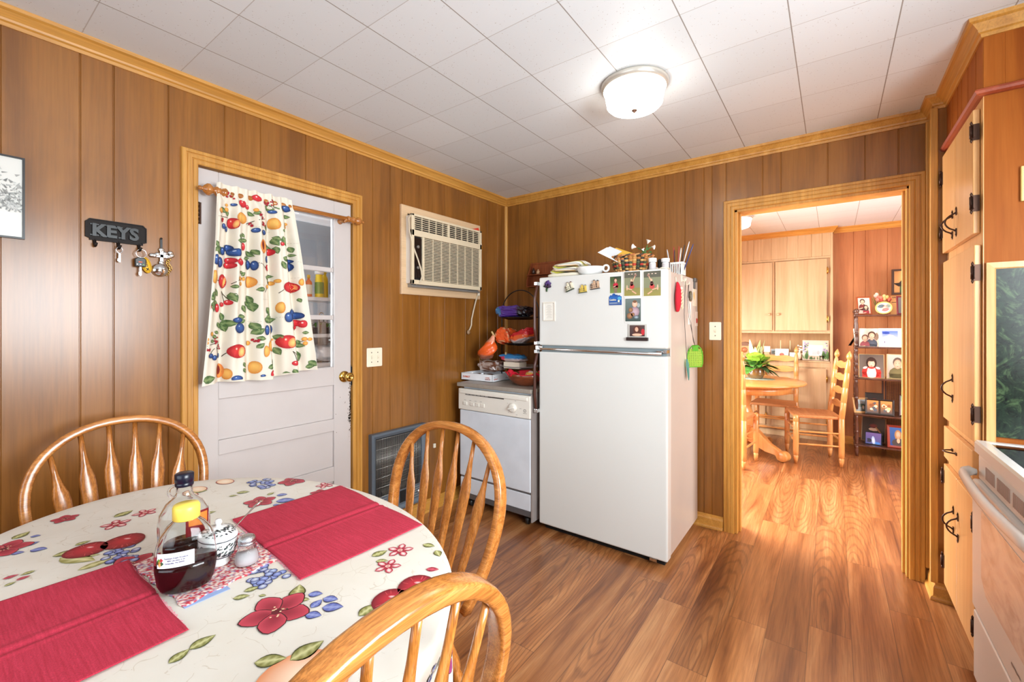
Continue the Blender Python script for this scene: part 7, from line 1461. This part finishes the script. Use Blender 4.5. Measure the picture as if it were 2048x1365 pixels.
# ------------------------------------------------------------------ dining table and ladder back chairs
M_din = wood('golden_pine', [(192, 128, 66), (206, 144, 80), (218, 160, 98)], 'z', 1.5, .30, coat=.3, fine=.12, bump=.02)
M_dinx = wood('golden_pine_x', [(192, 128, 66), (206, 144, 80), (218, 160, 98)], 'x', 1.5, .30, coat=.3, fine=.12, bump=.02)
DX, DY = -.775, 5.17
t = thing('dining_table', 'round golden pine pedestal table in the dining room', 'table', (DX, DY, 0))
MB().lathe([(0, .728), (.50, .728), (.535, .732), (.565, .742), (.572, .750), (.568, .758), (.555, .762), (0, .762)], (DX, DY, 0), 64).build('table_top', M_dinx, t)
MB().lathe([(.42, .655), (.45, .655), (.45, .728), (.42, .728), (.42, .655)], (DX, DY, 0), 48, cap=False).build('apron', M_din, t)
MB().lathe([(0, .10), (.085, .10), (.09, .16), (.075, .20), (.11, .26), (.12, .34), (.095, .44), (.07, .50), (.085, .53), (.09, .62), (.15, .70), (.15, .727), (0, .727)], (DX, DY, 0), 32).build('pedestal', M_din, t)
for k in range(4):
    a = k*PI/2+.35-PI/4; c = Vector((DX, DY, 0)); d = Vector((math.cos(a), math.sin(a), 0)); w = Vector((-math.sin(a), math.cos(a), 0))
    prof = [(.05, .30), (.12, .30), (.20, .24), (.30, .15), (.40, .10), (.44, .10), (.47, .07), (.46, .02), (.42, .0), (.38, .01), (.36, .05), (.26, .06), (.15, .10), (.05, .14)]
    MB().poly([c+d*r+Vector((0, 0, z))-w*.03 for r, z in prof], w, 0, .06).build('leg', M_din, t, bevel=.008)
    MB().lathe([(.0, -.042), (.045, -.042), (.050, -.030), (.050, .030), (.045, .042), (0, .042)], c+d*.43+Vector((0, 0, .052)), 22, axis=w).build('scroll_foot', M_din, t)
t = thing('doily', 'green and white doily under the potted plant on the dining table', 'doily', (-.66, 5.27, .762))
mb = MB(); mb.disc(onz(.7628), -.655, 5.27, .17, .13, .2, (214, 222, 214), (120, 150, 120), 1, 40, 3, .04, 20); mb.build('doily_cloth', [M_cprint, M_cprint], t, solid=.001)
# potted plant
t = thing('potted_plant', 'leafy green houseplant in a round brown glazed pot on the dining table', 'plant', (-.665, 5.285, .764))
PO = Vector((-.665, 5.285, .764))
MB().lathe([(0, 0), (.052, 0), (.070, .015), (.083, .045), (.084, .075), (.076, .105), (.078, .112), (.072, .112), (.070, .10), (0, .095)], PO, 32).build('pot', plain('pot_olive', (108, 78, 40), .15, coat=.5, var=.15), t)
MB().lathe([(0, .096), (.07, .096), (0, .101)], PO, 20).build('soil', plain('soil', (52, 34, 24), .9, bump=1), t)
def leafset(n, seed, col, lmin, lmax, wd, up0, up1, droop, name, R0=.03, spread=1.0):
    random.seed(seed); mb = MB()
    for k in range(n):
        a = random.uniform(0, 6.28); b = PO+Vector((math.cos(a)*R0*random.random(), math.sin(a)*R0*random.random(), .10)); L_ = random.uniform(lmin, lmax); up = random.uniform(up0, up1); d = Vector((math.cos(a), math.sin(a), 0)); w = Vector((-math.sin(a), math.cos(a), 0)); prev = None; vs = []; ns = 9
        for i in range(ns+1):
            q = i/ns; p = b+d*(L_*q*math.cos(up)*spread)+Vector((0, 0, L_*(q*math.sin(up)-droop*q*q))); ww = wd*L_*(.06+(math.sin(PI*max(0, (q-.25)/.75)**.8) if q > .25 else 0))
            for s_ in (-1, 0, 1): vs.append(p+w*ww*s_+Vector((0, 0, .2*ww*abs(s_))))
        mb.add(vs, [(i*3+j, i*3+j+1, (i+1)*3+j+1, (i+1)*3+j) for i in range(ns) for j in (0, 1)], 0, True)
    return mb.build(name, plain(name+'_green', col, .45, var=.35, vscale=25), t)
leafset(34, 1, (64, 112, 40), .17, .29, .18, .4, 1.3, .55, 'dark_leaves'); leafset(16, 2, (134, 176, 58), .20, .30, .22, .7, 1.35, .35, 'bright_leaves'); leafset(7, 5, (190, 206, 150), .24, .34, .10, 1.25, 1.5, .05, 'spear_leaves'); leafset(16, 7, (44, 74, 40), .16, .25, .17, .2, .7, .6, 'trailing_leaves')
# ladder back chair, facing -x when rotz=0 is turned; local: faces +y
M_rush = wood('rush_weave', [(176, 112, 60), (196, 132, 78), (210, 150, 94)], 'x', 5, .6, fine=.3, bump=.4)
def ladder_chair(label):
    t = thing('ladder_back_chair', label, 'chair', group='ladder back chairs in the dining room')
    rings_ = lambda zs: zs
    for sx in (-1, 1):
        pr = [(0, .012), (.04, .018), (.075, .022), (.080, .016), (.085, .023), (.14, .024), (.45, .024), (.455, .021), (.46, .024), (.60, .024), (.605, .021), (.61, .024), (.74, .0235), (.745, .020), (.75, .0235), (.88, .0225), (.885, .019), (.89, .0225), (.985, .018), (1.0, .012), (1.01, .011), (1.02, .019), (1.035, .023), (1.055, .020), (1.075, .010), (1.09, .003)]
        MB().tube([Vector((sx*.195, -.185-max(0, z-.45)*.10, z)) for z, r in pr], [r for z, r in pr], 14).build('back_post', M_din, t)
        pf = [(0, .012), (.04, .018), (.075, .022), (.080, .016), (.085, .023), (.14, .024), (.40, .024), (.405, .021), (.41, .024), (.465, .021), (.47, .012)]
        MB().tube([Vector((sx*.225, .185, z)) for z, r in pf], [r for z, r in pf], 14).build('leg', M_din, t)
    for k, z in enumerate((.56, .69, .82, .94)):
        rs = []; n = 16
        for i in range(n+1):
            q = i/n; x = lerp(-.185, .185, q); hh = .026+.012*math.sin(PI*q)+.007*math.cos(4*PI*q)*(-1); y = -.188-(z-.45)*.10-.020*math.sin(PI*q); rs.append([Vector((x, y-.006, z-hh*.8)), Vector((x, y+.006, z-hh*.8)), Vector((x, y+.006, z+hh)), Vector((x, y-.006, z+hh))])
        MB().rings(rs, sm=False).build('ladder_slat', M_dinx, t, bevel=.002)
    mb = MB(); c = Vector((0, 0, .462)); K = [(-.225, .20), (.225, .20), (.195, -.195), (-.195, -.195)]
    vs = []
    for x, y in K: vs += [Vector((x, y, .440)), Vector((x, y, .468))]
    mb.add(vs+[c], [(1, 3, 8), (3, 5, 8), (5, 7, 8), (7, 1, 8), (0, 2, 3, 1), (2, 4, 5, 3), (4, 6, 7, 5), (6, 0, 1, 7), (6, 4, 2, 0)]); mb.build('rush_seat', M_rush, t, bevel=.009, seg=3)
    def rung(p, q, bulb=0):
        P = [Vector(p).lerp(Vector(q), k/12) for k in range(13)]; r = [.0075+(.009*math.exp(-((k/12-.3)/.07)**2)+.009*math.exp(-((k/12-.7)/.07)**2) if bulb else .002*math.sin(PI*k/12)) for k in range(13)]; return MB().tube(P, r, 10).build('rung', M_dinx, t)
    for z in (.19, .31): rung((-.22, .185, z+.02), (.22, .185, z+.02), 1); rung((-.222, .18, z), (-.197, -.185, z)); rung((.222, .18, z), (.197, -.185, z))
    rung((-.19, -.187, .24), (.19, -.187, .24))
    return t
lc = ladder_chair('ladder back chair right of the dining table, facing left, rush seat in full view')
lc.location = (-.16, 5.275, 0); lc.rotation_euler = (0, 0, PI/2+.23)
dup(lc, (-.535, 5.74, 0), PI, 'ladder back chair behind the dining table, facing the kitchen')
dup(lc, (-.845, 4.70, 0), -.06, 'ladder back chair in front of the dining table, cut by the left doorway jamb')

# ------------------------------------------------------------------ display rack with pictures
M_rk = wood('dark_spool_wood', [(64, 38, 30), (84, 52, 40), (104, 68, 54)], 'z', 2, .3, coat=.3, fine=.2)
t = thing('display_rack', 'dark spool turned five tier display rack holding family pictures', 'shelf', (.5, 5.87, 0))
RX0, RX1, RY0, RY1 = .195, .80, 5.73, 6.02; SZ = (.118, .430, .790, 1.110, 1.437)
for k, z in enumerate(SZ):
    y0 = RY0-(.06 if k < 2 else 0)
    MB().box(RX0-.02, RX1+.02, y0-.015, RY1+.02, z-.016, z).build('shelf_board', M_rk, t, bevel=.005)
for x in (RX0, RX1):
    for y in (RY0, RY1):
        for k in range(4):
            yy = y-(.06 if (y == RY0 and k < 1) else 0); z0, z1 = SZ[k], SZ[k+1]-.016; L_ = z1-z0
            MB().lathe([(.011, 0), (.013, L_*.05), (.010, L_*.08), (.014, L_*.12), (.0155, L_*.28), (.011, L_*.40), (.017, L_*.42), (.017, L_*.45), (.011, L_*.47), (.0155, L_*.52), (.015, L_*.70), (.010, L_*.86), (.015, L_*.90), (.011, L_*.94), (.012, L_)], (x, yy, z0), 14).build('spool_post', M_rk, t)
        yf = y-(.06 if y == RY0 else 0)
        MB().lathe([(0, 0), (.009, .0), (.014, .03), (.018, .06), (.012, .075), (.016, .085), (.016, .102)], (x, yf, 0), 14).build('foot', M_rk, t)
        MB().lathe([(.012, 0), (.018, .010), (.012, .016), (.020, .026), (.024, .042), (.018, .058), (.0, .066)], (x, y, SZ[4]), 16).build('ball_finial', M_rk, t)
z = SZ[4]
frame(.262, 5.79, z, .125, .192, .20, .25, (150, 74, 36), 'family', 3, 'brown wood frame with two people in red on the top tier of the rack', .013)
frame(.412, 5.78, z+.004, .135, .135, .35, -.1, (226, 190, 110), 'oval', 4, 'gold oval frame of a baby on the top tier of the rack', .011, shape='oval')
frame(.570, 5.78, z, .12, .185, .12, .15, (110, 34, 44), 'portrait_dark', 5, 'burgundy frame with a dim portrait at the right of the top tier', .013)
z = SZ[3]
frame(.300, 5.79, z, .165, .190, .14, -.15, (206, 196, 190), 'two', 6, 'photograph of two people in a thin grey frame on the second tier', .004)
frame(.462, 5.78, z, .175, .190, .14, .06, (226, 220, 204), 'winter', 7, 'wide white frame with a blue snowy picture on the second tier', .026)
frame(.205, 5.90, z, .06, .185, .1, .9, (224, 210, 190), 'golden', 8, 'narrow photo strip turned sideways behind the left post on the second tier', .003)
z = SZ[2]
frame(.318, 5.78, z, .205, .245, .16, .04, (206, 180, 130), 'girl', 9, 'thin gold frame of a girl in a red dress and white pinafore', .005)
frame(.520, 5.80, z, .17, .25, .10, -.12, (214, 190, 140), 'boy', 10, 'thin gold frame of a boy in an olive shirt on the middle tier', .006)
z = SZ[1]
frame(.345, 5.86, z, .15, .20, .15, .0, (60, 54, 50), 'scene_dark', 11, 'dark silver edged frame behind the twin picture frame on the fourth tier', .010)
frame(.235, 5.73, z, .13, .155, .25, .35, (196, 160, 110), 'landscape', 12, 'light wood landscape frame leaning at the left end of the fourth tier', .018)
frame(.375, 5.70, z, .225, .158, .12, -.02, (36, 28, 24), 'golden', 13, 'black double frame with two golden pictures on the fourth tier', .016, kinds=('golden', 'golden'))
frame(.600, 5.74, z, .15, .21, .18, -.2, (70, 40, 34), 'hand', 14, 'dark frame with teal and pink picture at the right of the fourth tier', .012)
z = SZ[0]
frame(.335, 5.88, z, .20, .255, .16, -.25, (150, 126, 100), 'scene_dark', 15, 'large frame with a dark red picture at the back of the lowest tier', .008)
frame(.330, 5.74, z, .135, .125, .22, -.1, (40, 50, 60), 'dancer', 16, 'small frame with a blue and violet picture at the front of the lowest tier', .007)
frame(.520, 5.72, z, .17, .22, .18, .1, (136, 44, 24), 'blonde', 17, 'reddish wood frame of a fair haired woman on the lowest tier', .022)
# wooden roses and plaque box
t = thing('rose_bunch', 'pink and cream wooden rose buds behind the oval frame on the top tier', 'flowers', (.40, 5.92, SZ[4]))
random.seed(7); mb = MB(); m2 = MB()
for x, zz, c in ((.330, 1.62, (246, 196, 180)), (.352, 1.605, (236, 140, 120)), (.345, 1.58, (240, 170, 150)), (.375, 1.575, (232, 110, 100)), (.395, 1.615, (240, 206, 140)), (.40, 1.585, (240, 200, 140)), (.418, 1.605, (236, 196, 120)), (.435, 1.580, (226, 110, 90)), (.37, 1.60, (238, 150, 130)), (.34, 1.635, (246, 206, 190))):
    m2.tube([(.385, 5.93, SZ[4]+.01), (x, 5.92, zz-.01)], .002, 5); mb.lathe([(.004, -.006), (.013, .004), (.016, .016), (.012, .030), (.004, .036)], (x+.03, 5.92, zz), 10, axis=((x-.385)*4, -.2, 1), col=lin(c))
m2.tube([(.39, 5.93, 1.46), (.40, 5.92, 1.62), (.385, 5.92, 1.70)], .0015, 5).tube([(.39, 5.93, 1.46), (.37, 5.92, 1.60), (.345, 5.92, 1.67)], .0015, 5)
mb.build('rose_buds', M_matte, t); m2.build('stems', plain('stem_green', (70, 110, 50), .5), t)
t = thing('plaque_box', 'dark shadow box with a hatted figure silhouette over a lettered tan base', 'plaque', (.58, 5.98, SZ[4]))
bx0, bx1, by, bz = .490, .73, 5.99, SZ[4]
MB().box(bx0, bx1, by+.02, by+.028, bz+.21, bz+.47).molding([(bx0, by+.02, bz+.21), (bx1, by+.02, bz+.21), (bx1, by+.02, bz+.47), (bx0, by+.02, bz+.47)], [(0, 0), (0, .05), (-.018, .05), (-.018, 0)], (0, -1, 0), -1, loop=True).build('box_frame', plain('box_dark', (56, 36, 26), .4), t)
MB().box(bx0+.018, bx1-.018, by+.012, by+.020, bz+.228, bz+.452).build('box_back', plain('box_back_tan', (232, 170, 104), .5), t)
mb = MB(); f = ony(by+.010); q = lambda a, b: (bx0+.10+a, bz+.34+b)
mb.add([f(*q(a, b), .002) for a, b in ((-.085, -.012), (-.04, -.008), (-.02, .02), (-.01, .055), (.01, .07), (.03, .06), (.04, .03), (.05, .0), (.085, -.005), (.06, -.035), (.01, -.045), (-.045, -.045))], [tuple(range(12))], 0, False, lin((40, 30, 22)))
mb.disc(f, bx0+.135, bz+.415, .020, .014, 0, (40, 30, 22), None, 8, 12, 1, mi=0); mb.disc(f, bx0+.135, bz+.415, .010, .006, 0, (232, 170, 104), None, 9, 12, 1, mi=0); mb.add([f(*q(a, b), .001) for a, b in ((-.035, -.04), (.05, -.04), (.075, -.11), (.035, -.11), (.01, -.07), (-.01, -.11), (-.035, -.11))], [tuple(range(7))], 0, False, lin((60, 84, 50)))
mb.build('hat_silhouette', M_matte, t)
MB().box(bx0-.01, bx1, by-.005, by+.028, bz, bz+.20).build('lettered_base', plain('base_tan', (220, 160, 96), .5), t, bevel=.003)
mb = MB(); f = ony(by-.0055); mb.text('HAL GREEN TE', f, bx0+.004, bz+.176, .018, (70, 40, 20), mi=0, L=1, bold=.0006); mb.text('Country music', f, bx0+.03, bz+.158, .014, (110, 70, 40), mi=0, L=1)
for k in range(5): mb.line(f, bx0+(.0 if k == 0 else .04), bz+.13-k*.016, bx0+.09, bz+.13-k*.016, .006, (90, 56, 30), 1, 0, 1)
mb.build('lettering', M_print, t)
t = thing('mesh_panel', 'black wire mesh panel leaning behind the fourth tier of the rack', 'panel', (.56, 6.08, 0))
MB().box(.42, .435, 6.10, 6.115, 0, .78).box(.445, .455, 6.09, 6.10, 0, .78).build('post', plain('mesh_post', (70, 44, 40), .4), t)
mb = MB()
for k in range(24): mb.box(.455+k*.014, .458+k*.014, 6.10, 6.103, .1, .765)
for k in range(44): mb.box(.455, .79, 6.10, 6.103, .1+k*.0152, .103+k*.0152)
mb.build('wire_mesh', M_black, t)
